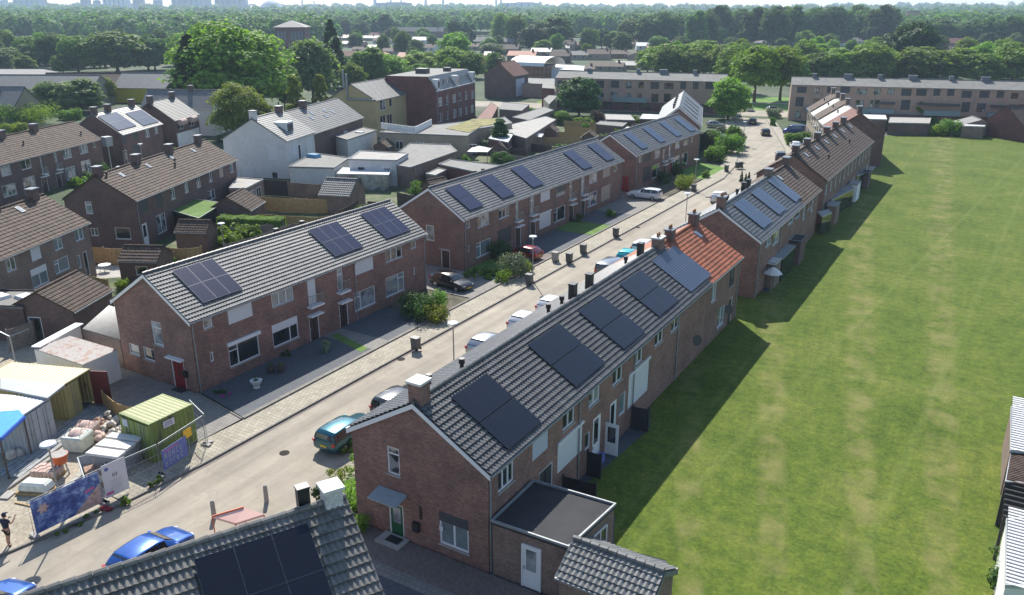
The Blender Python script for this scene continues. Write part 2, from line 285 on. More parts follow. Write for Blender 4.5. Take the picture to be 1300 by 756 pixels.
def field_mat():
    m,t,p,l=new('field_grass'); v=coord(t); s=N(t,'ShaderNodeSeparateXYZ'); l.new(v,s.inputs[0])
    f=noise(t,l,v,.16,8,.7); g=noise(t,l,v,1.3,6,.75); h=noise(t,l,v,5,5,.75)
    c=ramp(t,l,f,[(.30,(.062,.098,.012)),(.5,(.092,.132,.019)),(.7,(.135,.158,.034))])
    c=mix(t,l,1.,c,ramp(t,l,g,[(.32,(.55,.68,.66)),(.68,(1.38,1.26,1.2))]),'MULTIPLY')
    c=mix(t,l,1.,c,ramp(t,l,h,[(.3,(.6,.64,.6)),(.7,(1.38,1.34,1.3))]),'MULTIPLY')
    # worn, trodden strips across the field and mown swathes
    for x,dw in ((875,.9),(980,1.0),(1092,1.1),(1195,1.1)):
        a=at(x,740); b2=at(x,200); L=math.hypot(b2[0]-a[0],b2[1]-a[1]); nx,ny=(b2[1]-a[1])/L,-(b2[0]-a[0])/L
        d=math_(t,l,'ADD',math_(t,l,'ADD',math_(t,l,'MULTIPLY',s.outputs[0],nx),math_(t,l,'MULTIPLY',s.outputs[1],ny)),-(a[0]*nx+a[1]*ny))
        y=math_(t,l,'ADD',math_(t,l,'MULTIPLY',s.outputs[1],.012),.0)
        k=math_(t,l,'DIVIDE',math_(t,l,'ABSOLUTE',d),math_(t,l,'ADD',y,dw*.45))
        k=ramp(t,l,k,[(.55,(1,)*3),(1.,(0,)*3)]); n=ramp(t,l,noise(t,l,v,.45,5,.6),[(.42,(0,)*3),(.68,(.48,)*3)])
        c=mix(t,l,math_(t,l,'MULTIPLY',k,n),c,(.26,.22,.095))
    for (ax,ay,bx,by),dw in (((1125,640,1160,560),.35),((560+300,640,1000,500),.3),((900,520,980,420),.25),((1010,470,1240,500),.3)):
        a=at(ax,ay); b2=at(bx,by); L=math.hypot(b2[0]-a[0],b2[1]-a[1]); nx,ny=(b2[1]-a[1])/L,-(b2[0]-a[0])/L
        d=math_(t,l,'ADD',math_(t,l,'ADD',math_(t,l,'MULTIPLY',s.outputs[0],nx),math_(t,l,'MULTIPLY',s.outputs[1],ny)),-(a[0]*nx+a[1]*ny))
        k=ramp(t,l,math_(t,l,'ABSOLUTE',d),[(dw*.4,(.09,)*3),(dw,(0,)*3)])
        c=mix(t,l,k,c,(.26,.30,.10))
    l.new(c,p.inputs['Base Color']); p.inputs['Roughness'].default_value=.95; p.inputs['Specular IOR Level'].default_value=.2; bump(t,l,p,h,.5,.04)
field_mat()
# ------------------------------------------------------------------ builders: buildings
def face_wall(mb,P,u0,u1,z0,z1,ops,depth,inn,mi=0):
    """wall rectangle with real openings; P(u,z,d) gives a point, d = depth inward"""
    us=sorted({u0,u1,*[min(max(o[k],u0),u1) for o in ops for k in (0,2)]}); zs=sorted({z0,z1,*[min(max(o[k],z0),z1) for o in ops for k in (1,3)]})
    def q(*p): mb.quad(*(p if not inn else p[::-1]),mi=mi)
    for i in range(len(us)-1):
        for j in range(len(zs)-1):
            a,b,c,d=us[i],us[i+1],zs[j],zs[j+1]
            if b-a<1e-4 or d-c<1e-4: continue
            m,n=(a+b)/2,(c+d)/2
            if any(o[0]<m<o[2] and o[1]<n<o[3] for o in ops): continue
            q(P(a,c,0),P(b,c,0),P(b,d,0),P(a,d,0))
    for a,c,b,d in ops:
        q(P(a,c,0),P(a,c,depth),P(b,c,depth),P(b,c,0)); q(P(a,d,0),P(b,d,0),P(b,d,depth),P(a,d,depth))
        q(P(a,c,0),P(a,d,0),P(a,d,depth),P(a,c,depth)); q(P(b,c,0),P(b,c,depth),P(b,d,depth),P(b,d,0))
def bar(mb,P,u0,z0,u1,z1,d0,d1,mi=0):
    """box in wall space"""
    c=[P(u,z,d) for d in (d0,d1) for u,z in ((u0,z0),(u1,z0),(u1,z1),(u0,z1))]; n=len(mb.v); mb.v+=c
    for f in ((0,1,2,3),(7,6,5,4),(0,4,5,1),(1,5,6,2),(2,6,7,3),(3,7,4,0)): mb.f.append(tuple(n+i for i in f)); mb.m.append(mi)
KIN={'w1':[],'w2':[.5],'w3':[.33,.67],'wb':[.3],'wr':[.68],'slit':[],'fr':[],'wt':[]}
def opening(P,kind,u0,z0,u1,z1,par,opt):
    fw=opt.get('fw',.07); fm=opt.get('frame','upvc'); D=.07
    if kind in KIN:
        mb=MB(); w=u1-u0
        bar(mb,P,u0,z0,u1,z0+fw,D-.03,D+.05); bar(mb,P,u0,z1-fw,u1,z1,D-.03,D+.05)
        bar(mb,P,u0,z0+fw,u0+fw,z1-fw,D-.03,D+.05); bar(mb,P,u1-fw,z0+fw,u1,z1-fw,D-.03,D+.05)
        for k in KIN[kind]:
            bar(mb,P,u0+k*w-fw*.55,z0+fw,u0+k*w+fw*.55,z1-fw,D-.025,D+.045)
        if kind in('wb',): bar(mb,P,u0+fw,z0+(z1-z0)*.70,u0+.3*w-fw*.55,z0+(z1-z0)*.70+fw,D-.02,D+.04)
        if kind in('wr',): bar(mb,P,u0+.68*w+fw*.55,z0+(z1-z0)*.70,u1-fw,z0+(z1-z0)*.70+fw,D-.02,D+.04)
        if kind in('fr','wt'): bar(mb,P,u0+fw,z0+(z1-z0)*.72,u1-fw,z0+(z1-z0)*.72+fw,D-.02,D+.04)
        f=mb.build('window',fm,par)
        g=MB(); g.quad(P(u0+fw*.5,z0+fw*.5,D+.02),P(u1-fw*.5,z0+fw*.5,D+.02),P(u1-fw*.5,z1-fw*.5,D+.02),P(u0+fw*.5,z1-fw*.5,D+.02))
        g.quad(P(u0+fw*.5,z0+fw*.5,D+.03),P(u0+fw*.5,z1-fw*.5,D+.03),P(u1-fw*.5,z1-fw*.5,D+.03),P(u1-fw*.5,z0+fw*.5,D+.03))
        g.build('pane',opt.get('glass') or rnd.choice(['glass_dark','glass_dark','glass_curtain','glass_blind']),f)
        if kind!='slit' and opt.get('sill',1):
            s=MB(); bar(s,P,u0-.05,z0-.07,u1+.05,z0-.003,-.06,D); s.build('sill',opt.get('sillm','concrete'),f)
        if opt.get('box'):
            s=MB(); bar(s,P,u0-.1,z1+.005,u1+.1,z1+.25,-.2,-.003); s.build('shutter_box','upvc',f)
        if opt.get('half'):
            s=MB(); zz=z0+(z1-z0)*(1-opt['half']); bar(s,P,u0+.02,zz,u1-.02,z1-.01,D-.06,D-.035); s.build('roller_blind',opt.get('bm','shutter_white'),f)
    elif kind=='sh':
        mb=MB(); n=max(6,int((z1-z0)/.09)); dz=(z1-z0)/n
        for i in range(n): bar(mb,P,u0+.02,z0+i*dz,u1-.02,z0+(i+.86)*dz,.02,.06)
        bar(mb,P,u0+.025,z0,u1-.025,z1,.05,.09); bar(mb,P,u0-.04,z1-.001,u1+.04,z1+.16,-.09,.02)
        mb.build('roller_shutter',opt.get('sm','shutter_white'),par)
    elif kind in('door','doorg'):
        mb=MB(); bar(mb,P,u0,z0,u0+.07,z1,.02,.12); bar(mb,P,u1-.07,z0,u1,z1,.02,.12); bar(mb,P,u0+.07,z1-.07,u1-.07,z1,.02,.12)
        f=mb.build('door_frame',opt.get('frame','upvc'),par)
        mb=MB(); bar(mb,P,u0+.072,z0+.02,u1-.072,z1-.072,.05,.10); f=mb.build('door',opt.get('dm','door_brown'),par)
        if kind=='doorg':
            g=MB(); ww=u1-u0; bar(g,P,u0+ww*.24,z0+(z1-z0)*.42,u1-ww*.24,z1-.22,.042,.052); g.build('pane',opt.get('glass','glass_dark'),f)
        else:
            g=MB(); ww=u1-u0; bar(g,P,u0+ww*.46,z0+.9,u0+ww*.54,z1-.25,.042,.052); g.build('pane','glass_dark',f)
        h=MB(); bar(h,P,u0+.13,z0+1.0,u0+.17,z0+1.18,.0,.05); h.build('handle','zinc',f)
        if opt.get('canopy'):
            s=MB(); bar(s,P,u0-.15,z1+.05,u1+.15,z1+.17,-opt['canopy'],-.003); s.build('door_canopy',opt.get('cm','white_paint'),par)
    if opt.get('balcony'):
        s=MB(); bar(s,P,u0-.25,z0-.16,u1+.35,z0-.02,-.5,-.003); b=s.build('balcony','white_paint',par)
        r=MB()
        for k in range(9): uu=u0-.22+(u1-u0+.54)*k/8; bar(r,P,uu-.012,z0-.02,uu+.012,z0+.85,-.48,-.455)
        bar(r,P,u0-.24,z0+.85,u1+.34,z0+.89,-.49,-.445)
        for e in (u0-.23,u1+.31): bar(r,P,e,z0+.85,e+.03,z0+.89,-.445,-.02)
        r.build('railing','metal_pole',b)
class House: pass
def house(name,label,corner,heading,L,W,eave,ridge,wall='brick_brown',roof='tile_grey',front=(),gable=(),over=.22,verge=.12,group=None,cat='house',
          trim='white_paint',detail=2,tw=.30,ch=.36,amp=.03,backroof=None,gut='zinc',pipes=(),lift_=.055,loc_z=0,slab=.12):
    """gabled house: local y runs along the ridge (0..L), x=0 is the wall on the right of the heading, x=-W the other one"""
    h=House(); hd=R(heading); t=thing(name,label,cat,(corner[0],corner[1],loc_z),-hd,group); h.t=t; h.c=corner; h.hd=hd; h.W=W;h.L=L;h.e=eave;h.r=ridge;h.over=over
    F=lambda u,z,d:(-d,u,z); Gf=lambda u,z,d:(u,d,z)
    h.F=F;h.G=Gf
    fo=[loc_op(h,'F',o) for o in front]; go=[loc_op(h,'G',o) for o in gable]
    mb=MB()
    face_wall(mb,F,0,L,0,eave,[(o[1],o[2],o[3],o[4]) for o in fo],.13,False)
    face_wall(mb,Gf,-W,0,0,eave,[(o[1],o[2],o[3],o[4]) for o in go],.13,False)
    mb.quad((-W,0,0),(-W,0,eave),(-W,L,eave),(-W,L,0)); mb.quad((0,L,0),(-W,L,0),(-W,L,eave),(0,L,eave))
    mb.quad((-W,0,eave),(0,0,eave),(-W/2,0,ridge)); mb.quad((0,L,eave),(-W,L,eave),(-W/2,L,ridge))
    mb.build('wall',wall,t)
    for o in fo: opening(F,o[0],*o[1:5],t,o[5])
    for o in go: opening(Gf,o[0],*o[1:5],t,o[5])
    # roof: slab + tiled slopes
    sl=(ridge-eave)/(W/2); ze=eave-sl*over+.06; zr=ridge+.06; a=math.atan(sl); y0,y1=-verge,L+verge
    mb=MB(); tn=slab
    mb.v+=[(over,y0,ze-tn),(over,y0,ze),(-W/2,y0,zr),(-W-over,y0,ze),(-W-over,y0,ze-tn),(-W/2,y0,zr-tn)]
    mb.v+=[(x,y1,z) for x,_,z in mb.v[:6]]
    for f in ((1,2,8,7),(2,3,9,8),(0,1,7,6),(4,10,9,3),(0,6,11,5),(5,11,10,4),(0,5,2,1),(5,4,3,2),(6,7,8,11),(11,8,9,10)): mb.f.append(f); mb.m.append(0)
    rf=mb.build('roof',roof if detail==0 else roof,t); h.roof=rf; h.a=a
    if detail:
        V=[];Fc=[]
        S=math.hypot(W/2+over,zr-ze); nc=max(2,round(S/ch)); nt_=max(2,round((y1-y0)/tw)); q={1:2,2:4,3:6}[detail]
        ys=np.linspace(y0,y1,nt_*q+1); ph=(np.arange(nt_*q+1)%q)/q; prof=amp*(.5+.5*np.cos(2*np.pi*ph)) if q>2 else amp*(ph==0)
        ss=np.linspace(0,S,nc+1); rows=[]
        for k in range(nc): rows+= [(ss[k],lift_),(ss[k+1],.006)]
        for side in (1,-1):
            if side==-1 and not backroof: q2=1
            base=len(V); nrm=(math.sin(a)*side,0,math.cos(a)); ex=over if side==1 else -W-over
            for s,lift in rows:
                for y,pv in zip(ys,prof):
                    hgt=lift+pv; V.append((ex-side*s*math.cos(a)+nrm[0]*hgt,y,ze+s*math.sin(a)+nrm[2]*hgt))
            n=len(ys)
            ii=(np.arange(len(rows)-1)[:,None]*n+np.arange(n-1)[None,:]).ravel()+base
            fq=np.stack([ii,ii+1,ii+n+1,ii+n],1)
            Fc.append(fq if side==1 else fq[:,::-1])
        np_mesh('roof_tiles',V,np.concatenate(Fc),roof,rf)
    mb=MB()
    n=max(2,int((y1-y0)/.42)); dy=(y1-y0)/n
    if detail>=2:
        for k in range(n): mb.tube([(-W/2,y0+k*dy,zr+.05),(-W/2,y0+(k+1)*dy-.02,zr+.065)],[.11,.13],8)
    else: mb.tube([(-W/2,y0,zr+.04),(-W/2,y1,zr+.04)],.11,6)
    mb.build('ridge_cap',roof,rf)
    if trim:
        bh=.26
        for yy,dd in ((y0-.003,-.03),(y1+.003,.03)):
            for side in (1,-1):
                mb=MB()
                ex=over if side==1 else -W-over
                A=(ex,yy,ze-.02);B=(-W/2,yy,zr-.02);C=(-W/2,yy,zr-bh);D_=(ex,yy,ze-bh); 
                o=lambda p:(p[0],p[1]+dd,p[2])
                for f in ((A,B,C,D_),(o(D_),o(C),o(B),o(A)),(A,o(A),o(B),B),(D_,C,o(C),o(D_)),(A,D_,o(D_),o(A))): mb.quad(*f)
                mb.build('bargeboard',trim,t)
    for ex in (over+.05,-W-over-.05): MB().box(ex,L/2,ze-.05,.10,y1-y0-.02,.10).build('gutter',gut,t)
    for py in pipes:
        mb=MB(); mb.tube([(over+.02,py,ze-.12),(.06,py,ze-.42),(.06,py,.0)],.045,6); mb.build('downpipe',gut,t)
    return h
def to_local(h,face,px,py):
    d=ray(px,py); c,s=math.cos(h.hd),math.sin(h.hd)
    # world -> local: y along heading (s,c), x to its right (c,-s)
    L=lambda v:np.array([v[0]*c-v[1]*s,v[0]*s+v[1]*c,v[2]])
    o=L(CAM-np.array([h.c[0],h.c[1],h.t.location[2] if h.t else 0])); d=L(d)
    if face=='F': t=-o[0]/d[0]; p=o+t*d; return p[1],p[2]
    if face=='G': t=-o[1]/d[1]; p=o+t*d; return p[0],p[2]
    if face=='R':
        # plane through eave (0,.,e) with slope: z = e - x*(r-e)/(W/2)
        k=(h.r-h.e)/(h.W/2); t=(h.e-k*o[0]-o[2])/(d[2]+k*d[0]); p=o+t*d; return p[1],-p[0]/math.cos(math.atan(k))
def loc_op(h,face,o):
    """('kind',xl,yt,yb,xr,{opts}) in photo pixels, or ('kind@',u0,z0,u1,z1,{opts}) in metres"""
    opt=o[5] if len(o)>5 else {}
    if o[0].endswith('@'): return (o[0][:-1],*o[1:5],opt)
    u0,z1=to_local(h,face,o[1],o[2]); _,z0=to_local(h,face,o[1],o[3]); ym=(o[2]+o[3])/2
    u1=to_local(h,face,o[4],ym)[0]
    if u1<u0: u0,u1=u1,u0
    z1=min(z1,h.e-.18)
    if o[0].startswith('door'): z0=.02
    z0=max(z0,.02)
    lim=h.L if face=='F' else 0
    return (o[0],u0,z0,u1,z1,opt)
def scl(ox,oy,s,rows): return [(r[0],ox+r[1]/s,oy+r[2]/s,oy+r[3]/s,ox+r[4]/s,*(r[5:])) for r in rows]
def slope_pt(h,y,s,up=0,side=1):
    """point on the roof plane: s metres up the slope from the wall line"""
    a=h.a; x=-s*math.cos(a); z=h.e+s*math.sin(a)+.06
    x+=math.sin(a)*up; z+=math.cos(a)*up
    if side==-1: x=-h.W-x
    return (x,y,z)
def solar(h,yc,scn,w,hh,nx,ny,m='pv_black',frame='pv_frame_black',gap=.03,midgap=.03,up=.17,label=None,e=.018):
    """array of panels standing a hand above the tiles; centre (yc, sc)"""
    a=h.a
    def blk(mb,y0,y1,s0,s1,u0,u1,mi=0):
        c=[slope_pt(h,y,s,u) for u in (u0,u1) for y,s in ((y0,s0),(y0,s1),(y1,s1),(y1,s0))]; n=len(mb.v); mb.v+=c
        for f in ((0,1,2,3),(7,6,5,4),(0,4,5,1),(1,5,6,2),(2,6,7,3),(3,7,4,0)): mb.f.append(tuple(n+i for i in f)); mb.m.append(mi)
    y0,s0=yc-w/2,scn-hh/2
    rail=MB()
    for k in range(ny*2): blk(rail,y0-.05,y0+w+.05,s0+hh*(k+.5)/(ny*2)-.02,s0+hh*(k+.5)/(ny*2)+.02,.06,up-.045)
    ar=rail.build('solar_array','zinc',h.t)
    if label: ar['label']=label
    pw=(w-gap*(nx-1))/nx; phh=(hh-midgap*(ny-1))/ny
    for i in range(nx):
        for j in range(ny):
            mb=MB(); a0=y0+i*(pw+gap); b0=s0+j*(phh+midgap)
            blk(mb,a0,a0+pw,b0,b0+phh,up-.04,up,1)
            blk(mb,a0+e,a0+pw-e,b0+e,b0+phh-e,up-.02,up+.003,0)
            o=mb.build('solar_panel',[m,frame],ar)
    return ar
def solar_px(h,pts,nx,ny,m='pv_black',frame='pv_frame_black',**k):
    q=[to_local(h,'R',*p) for p in pts]; ys=[p[0] for p in q]; ss=[p[1] for p in q]
    ys.sort(); ss.sort(); w=(ys[2]+ys[3]-ys[0]-ys[1])/2; hh=(ss[2]+ss[3]-ss[0]-ss[1])/2
    top=h.W/2/math.cos(h.a)-.35; cs=sum(ss)/4
    hh=min(hh,4.3); cs=min(cs,top-hh/2)
    return solar(h,sum(ys)/4,cs,w,hh,nx,ny,m,frame,**k)
def chimney(h,y,x=None,w=.9,d=.6,top=1.1,m='brick_dark',cap='lead',pots=0,drop=1.2):
    x=-h.W/2 if x is None else x
    zr=h.r-abs(x+h.W/2)*math.tan(h.a); mb=MB(); mb.box(x,y,zr+(top-drop)/2,d,w,top+drop); c=mb.build('chimney',m,h.roof)
    mb=MB(); mb.box(x,y,zr+top+.06,d+.16,w+.16,.12); mb.build('chimney_cap',cap,h.roof)
    if pots:
        mb=MB()
        for k in range(pots): mb.cyl(x,y+(k-(pots-1)/2)*.35,zr+top+.12,zr+top+.42,.1,.085,8)
        mb.build('chimney_pot','rust' if pots>1 else 'zinc',h.roof)
    mb=MB(); mb.box(x+(d*.5+.12),y,zr-.12-.30*math.tan(h.a),.3,w+.3,.06); mb.build('flashing','lead',h.roof)
def vent(h,y,s,side=1,r=.09,top=.5,m='black_plastic'):
    p=slope_pt(h,y,s,0,side); mb=MB(); mb.cyl(p[0],p[1],p[2]-.1,p[2]+top,r,r,8); mb.cyl(p[0],p[1],p[2]+top*.62,p[2]+top+.05,r*1.5,r*1.5,8); mb.build('vent_pipe',m,h.roof)
def ventbox(h,y,s,side=-1,w=.5,top=1.2):
    p=slope_pt(h,y,s,0,side); mb=MB(); mb.box(p[0],p[1],p[2]+top/2-.3,w*.8,w,top+.6); mb.box(p[0],p[1],p[2]+top+.04,w*.95,w*1.1,.08); mb.build('flue_box','black_plastic',h.roof)
def skylight(h,y,s,w=.55,hh=.8,side=1):
    def blk(mb,y0,y1,s0,s1,u0,u1,mi):
        c=[slope_pt(h,yy,q,u,side) for u in (u0,u1) for yy,q in ((y0,s0),(y0,s1),(y1,s1),(y1,s0))]; n=len(mb.v); mb.v+=c
        for f in ((0,1,2,3),(7,6,5,4),(0,4,5,1),(1,5,6,2),(2,6,7,3),(3,7,4,0)): mb.f.append(tuple(n+i for i in f)); mb.m.append(mi)
    mb=MB(); blk(mb,y-w/2,y+w/2,s-hh/2,s+hh/2,-.02,.12,0); blk(mb,y-w/2+.07,y+w/2-.07,s-hh/2+.07,s+hh/2-.07,.1,.125,1)
    mb.build('roof_window',['zinc','glass_pale'],h.roof)
def flat(name,label,px,hgt,wall='brick_dark',roof='bitumen',trim='zinc',cat='building',group=None,world=False,par=.12,ops=(),parent=None,z0=0,lights=0):
    """flat-roofed building from its roof corners (photo pixels at roof height, or world metres)"""
    pts=[(q if world else at(q[0],q[1],hgt)) for q in px]
    if sum(pts[i][0]*pts[(i+1)%len(pts)][1]-pts[(i+1)%len(pts)][0]*pts[i][1] for i in range(len(pts)))<0: pts=pts[::-1]
    cx=sum(p[0] for p in pts)/len(pts); cy=sum(p[1] for p in pts)/len(pts); pl=[(p[0]-cx,p[1]-cy) for p in pts]
    t=thing(name,label,cat,(cx,cy,z0),0,group)
    hh=hgt-z0; MB().prism(pl,0,hh-.14).build('wall',wall,t)
    o=[(x*1.0,y*1.0) for x,y in pl]; r=max(math.hypot(*p) for p in pl); k=1+.10/r
    out=[(x*k,y*k) for x,y in pl]; MB().prism(out,hh-.137,hh-.02).build('roof',roof,t)
    mb=MB(); n=len(out); kk=1-.12/r
    for i in range(n):
        a,b=out[i],out[(i+1)%n]; a2,b2=(a[0]*kk,a[1]*kk),(b[0]*kk,b[1]*kk)
        mb.prism([a,b,b2,a2],hh-.018,hh-.018+par)
    mb.build('roof_edge',trim,t)
    for e,u0,z0_,u1,z1,kind,opt in ops:   # on edge e of the (ccw) outline
        a,b=pl[e%n],pl[(e+1)%n]; L=math.hypot(b[0]-a[0],b[1]-a[1]); ux,uy=(b[0]-a[0])/L,(b[1]-a[1])/L
        P=lambda u,z,d,a=a,ux=ux,uy=uy:(a[0]+ux*u+uy*(-.12)*0+uy*(.10-d),a[1]+uy*u-ux*(.10-d),z)
        opening(P,kind,u0,z0_,u1,z1,t,opt)
    for (x,y,w_,d_) in (lights or ()):
        mb=MB(); mb.box(x,y,hh+.1,w_,d_,.2,taper=.85); mb.build('rooflight','roof_white',t)
    t['_h']=hh; return t,pl
def edge_windows(pl,e,L,n,z0,z1,w,kind='w2',opt={}): return [(e,L*(k+.5)/n-w/2,z0,L*(k+.5)/n+w/2,z1,kind,opt) for k in range(n)]
# ------------------------------------------------------------------ fences
def fence(name,label,pts,h=1.8,m='fence_wood',world=False,group=None,step=1.8,thick=.04,cap=None,cat='fence',px_top=False):
    P=[q if world else at(q[0],q[1],h if px_top else 0) for q in pts]; o=P[0]; t=thing(name,label,cat,(o[0],o[1],0),0,group)
    mb=MB(); posts=[]
    for (ax,ay),(bx,by) in zip(P,P[1:]):
        L=math.hypot(bx-ax,by-ay); n=max(1,round(L/step)); rz=math.atan2(by-ay,bx-ax)
        nb=max(2,int(L/.14))
        for k in range(nb):
            u=(k+.5)/nb; mb.box(ax+(bx-ax)*u-o[0],ay+(by-ay)*u-o[1],h/2-.02+rnd.uniform(-.01,.01),L/nb*.93,thick*(1 if k%2 else .7),h-.06,rz)
        for k in range(n+1): posts.append((ax+(bx-ax)*k/n-o[0],ay+(by-ay)*k/n-o[1],rz))
    mb.build('panel',m,t)
    for x,y,rz in posts: MB().box(x,y,h/2+.03,.1,.1,h+.06,rz).build('post',cap or m,t)
    return t
def hedge(name,label,a,b,wd,h,m='leaf_bright',world=False,group=None,dens=170,cat='hedge'):
    a=a if world else at(*a); b=b if world else at(*b); L=math.hypot(b[0]-a[0],b[1]-a[1]); rz=math.atan2(b[1]-a[1],b[0]-a[0])
    n=int(dens*(L*h*2+L*wd)); u=nr.rand(n)*L; f=nr.randint(0,3,n); v=nr.rand(n); jit=nr.randn(n)*.06
    y=np.where(f==0,-wd/2+jit,np.where(f==1,wd/2+jit,(v-.5)*wd)); z=np.where(f==2,h+jit+.07*np.sin(u*3),v*h)
    nm=np.stack([nr.randn(n)*.35,np.where(f==0,-1,np.where(f==1,1,0))+nr.randn(n)*.35,(f==2)*1.+.3+nr.randn(n)*.35],1)
    o=leafmesh(name,np.stack([u,y,z],1),nm,.13,m); o.location=(a[0],a[1],0); o.rotation_euler.z=rz
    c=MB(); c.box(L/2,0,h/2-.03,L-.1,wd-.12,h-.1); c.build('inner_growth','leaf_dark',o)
    return tag(o,label,cat,group)
# ------------------------------------------------------------------ foliage
def leafmesh(name,C,Nm,size,m,parent=None,jit=.5):
    n=len(C); Nm=Nm/np.maximum(1e-6,np.linalg.norm(Nm,axis=1))[:,None]
    r=nr.randn(n,3); T=np.cross(Nm,r); T/=np.maximum(1e-6,np.linalg.norm(T,axis=1))[:,None]; B=np.cross(Nm,T)
    s=(size*(1+jit*(nr.rand(n)-.5)*2))[:,None]
    V=np.stack([C-T*s*.5,C+B*s*.42+Nm*s*.1,C+T*s*.5,C-B*s*.42+Nm*s*.1],1).reshape(-1,3)
    return np_mesh(name,V,np.arange(4*n).reshape(n,4),m,parent)
def crown_pts(kind,W,H,z0,ncl,per,seed):
    r=np.random.RandomState(seed); cs=[];rad=[]
    for k in range(ncl):
        d=r.randn(3); d/=np.linalg.norm(d); q=r.rand()**.42
        if kind in('broad','willow'):
            p=d*q*np.array([W/2,W/2,H/2])*.80; p[2]+=H/2
            if p[2]<H*.5 and kind=='broad': k_=1+.55*(.5-p[2]/H)*2*.8; p[0]*=k_;p[1]*=k_;p[2]*=.82
            rr=.16*W*(.7+.6*r.rand())
        elif kind=='cone':
            u=r.rand()**1.5; z=u*H*.95; rw=W/2*(1-u)**.75; th=r.rand()*6.28; p=np.array([math.cos(th)*rw*.8,math.sin(th)*rw*.8,z+H*.03]); rr=.13*W*(.6+.5*r.rand())*(1.15-u*.6)
        elif kind=='column':
            u=r.rand(); z=u*H*.93; rw=W/2*min(1,(1-u)*2.2+.25); th=r.rand()*6.28; p=np.array([math.cos(th)*rw*.7,math.sin(th)*rw*.7,z+H*.04]); rr=.22*W*(.7+.5*r.rand())
        elif kind=='young':
            u=r.rand()**.9; z=u*H*.93; rw=W/2*(1-.75*u)*(.4+min(1,u*4)*.6); th=r.rand()*6.28; q2=r.rand()**.5; p=np.array([math.cos(th)*rw*q2,math.sin(th)*rw*q2,z+H*.05]); rr=.13*W*(.7+.6*r.rand())
        cs.append(p);rad.append(rr)
    cs=np.array(cs);rad=np.array(rad); idx=np.repeat(np.arange(ncl),per); d=r.randn(ncl*per,3); d/=np.linalg.norm(d,axis=1)[:,None]; d[:,2]=np.where(d[:,2]<-.35,-d[:,2],d[:,2])
    q=r.rand(len(idx))**.3
    fl=np.array([1,1,.75 if kind!='willow' else 1.3])
    C=cs[idx]+d*fl*(rad[idx]*q)[:,None]; Nm=d+r.randn(len(idx),3)*.45+np.array([-.1,.1,.5]); C[:,2]+=z0
    return C,Nm
PROTO={}
def make_tree(name,label,kind,leafm,W,H,trunk,seed,ncl=70,per=70,ls=.5,cat='tree',trunkw=None,group=None,loc=(0,0,0)):
    t=thing(name,label,cat,loc,0,group)
    C,Nm=crown_pts(kind,W,H-trunk,trunk,ncl,per,seed); leafmesh('crown',C,Nm,ls,leafm,t)
    mb=MB(); tw=trunkw or .045*H*.55; r=random.Random(seed); top=H*.72
    mb.tube([(0,0,-.1),(r.uniform(-.1,.1),r.uniform(-.1,.1),trunk*.6+.3),(0,0,trunk+.3),(r.uniform(-.2,.2),0,top)],[tw*1.3,tw,tw*.85,tw*.25],7)
    for k in range(6):
        th=k*1.05+r.random(); z=trunk+(H-trunk)*(.08+.08*k); l=W*.33
        mb.tube([(0,0,z-.3),(math.cos(th)*l*.5,math.sin(th)*l*.5,z+l*.35),(math.cos(th)*l,math.sin(th)*l,z+l*.8)],[tw*.5,tw*.3,tw*.1],5)
    mb.build('trunk','bark',t,smooth=True); return t
def tree(kind,leafm,x,y,H,W,label,name='tree',cat='tree',group=None,trunk=.04,ls=None,dens=1.,seed=None):
    """a tree at a world place; trees of one kind share their leaf and trunk meshes, scaled to size"""
    key=(kind,leafm,(seed if seed is not None else rnd.randrange(3)), 'L' if ls and ls<.3 else 'S',round(trunk,2))
    if key not in PROTO:
        Wp,Hp={'broad':(8,9),'willow':(8,8),'cone':(6,11),'column':(3,9),'young':(5,9)}[kind]
        n={'broad':120,'willow':110,'cone':120,'column':60,'young':60}[kind]
        big=key[3]=='L'
        o=make_tree(name,label,kind,leafm,Wp,Hp,Hp*trunk,hash(kind)%1000 if False else {'broad':11,'willow':31,'cone':51,'column':71,'young':91}[kind]+key[2],int(n*1.5) if big else n,110 if big else 80,(.30 if big else .48),cat=cat,group=group)
        PROTO[key]=(o,Wp,Hp); o.location=(x,y,0); o.scale=(W/Wp,W/Wp,H/Hp); o.rotation_euler.z=rnd.random()*6; return o
    o,Wp,Hp=PROTO[key]
    c=copy_thing(o,(x,y,0),rnd.random()*6.28,label,None,(W/Wp,W/Wp,H/Hp)); c.name=name; c['category']=cat
    if group: c['group']=group
    elif 'group' in c: del c['group']
    return c
def size_px(px,pb,pt,wpx):
    """ground place, height and width of something standing from photo row pb up to row pt and wpx wide"""
    x,y=at(px,pb); lo,hi=0,80
    for _ in range(30):
        m=(lo+hi)/2; v=np.array([x,y,m])-CAM; yy=378-FPX*(v@_up)/(v@_fw)
        if yy>pt: lo=m
        else: hi=m
    return x,y,lo,wpx*scale_at(x,y,lo/2)
def tree_px(kind,leafm,px,pb,pt,wpx,label,**k):
    x,y,H,W=size_px(px,pb,pt-1.5,wpx*(1.12 if kind=='broad' else 1)); return tree(kind,leafm,x,y,H,W,label,**k)
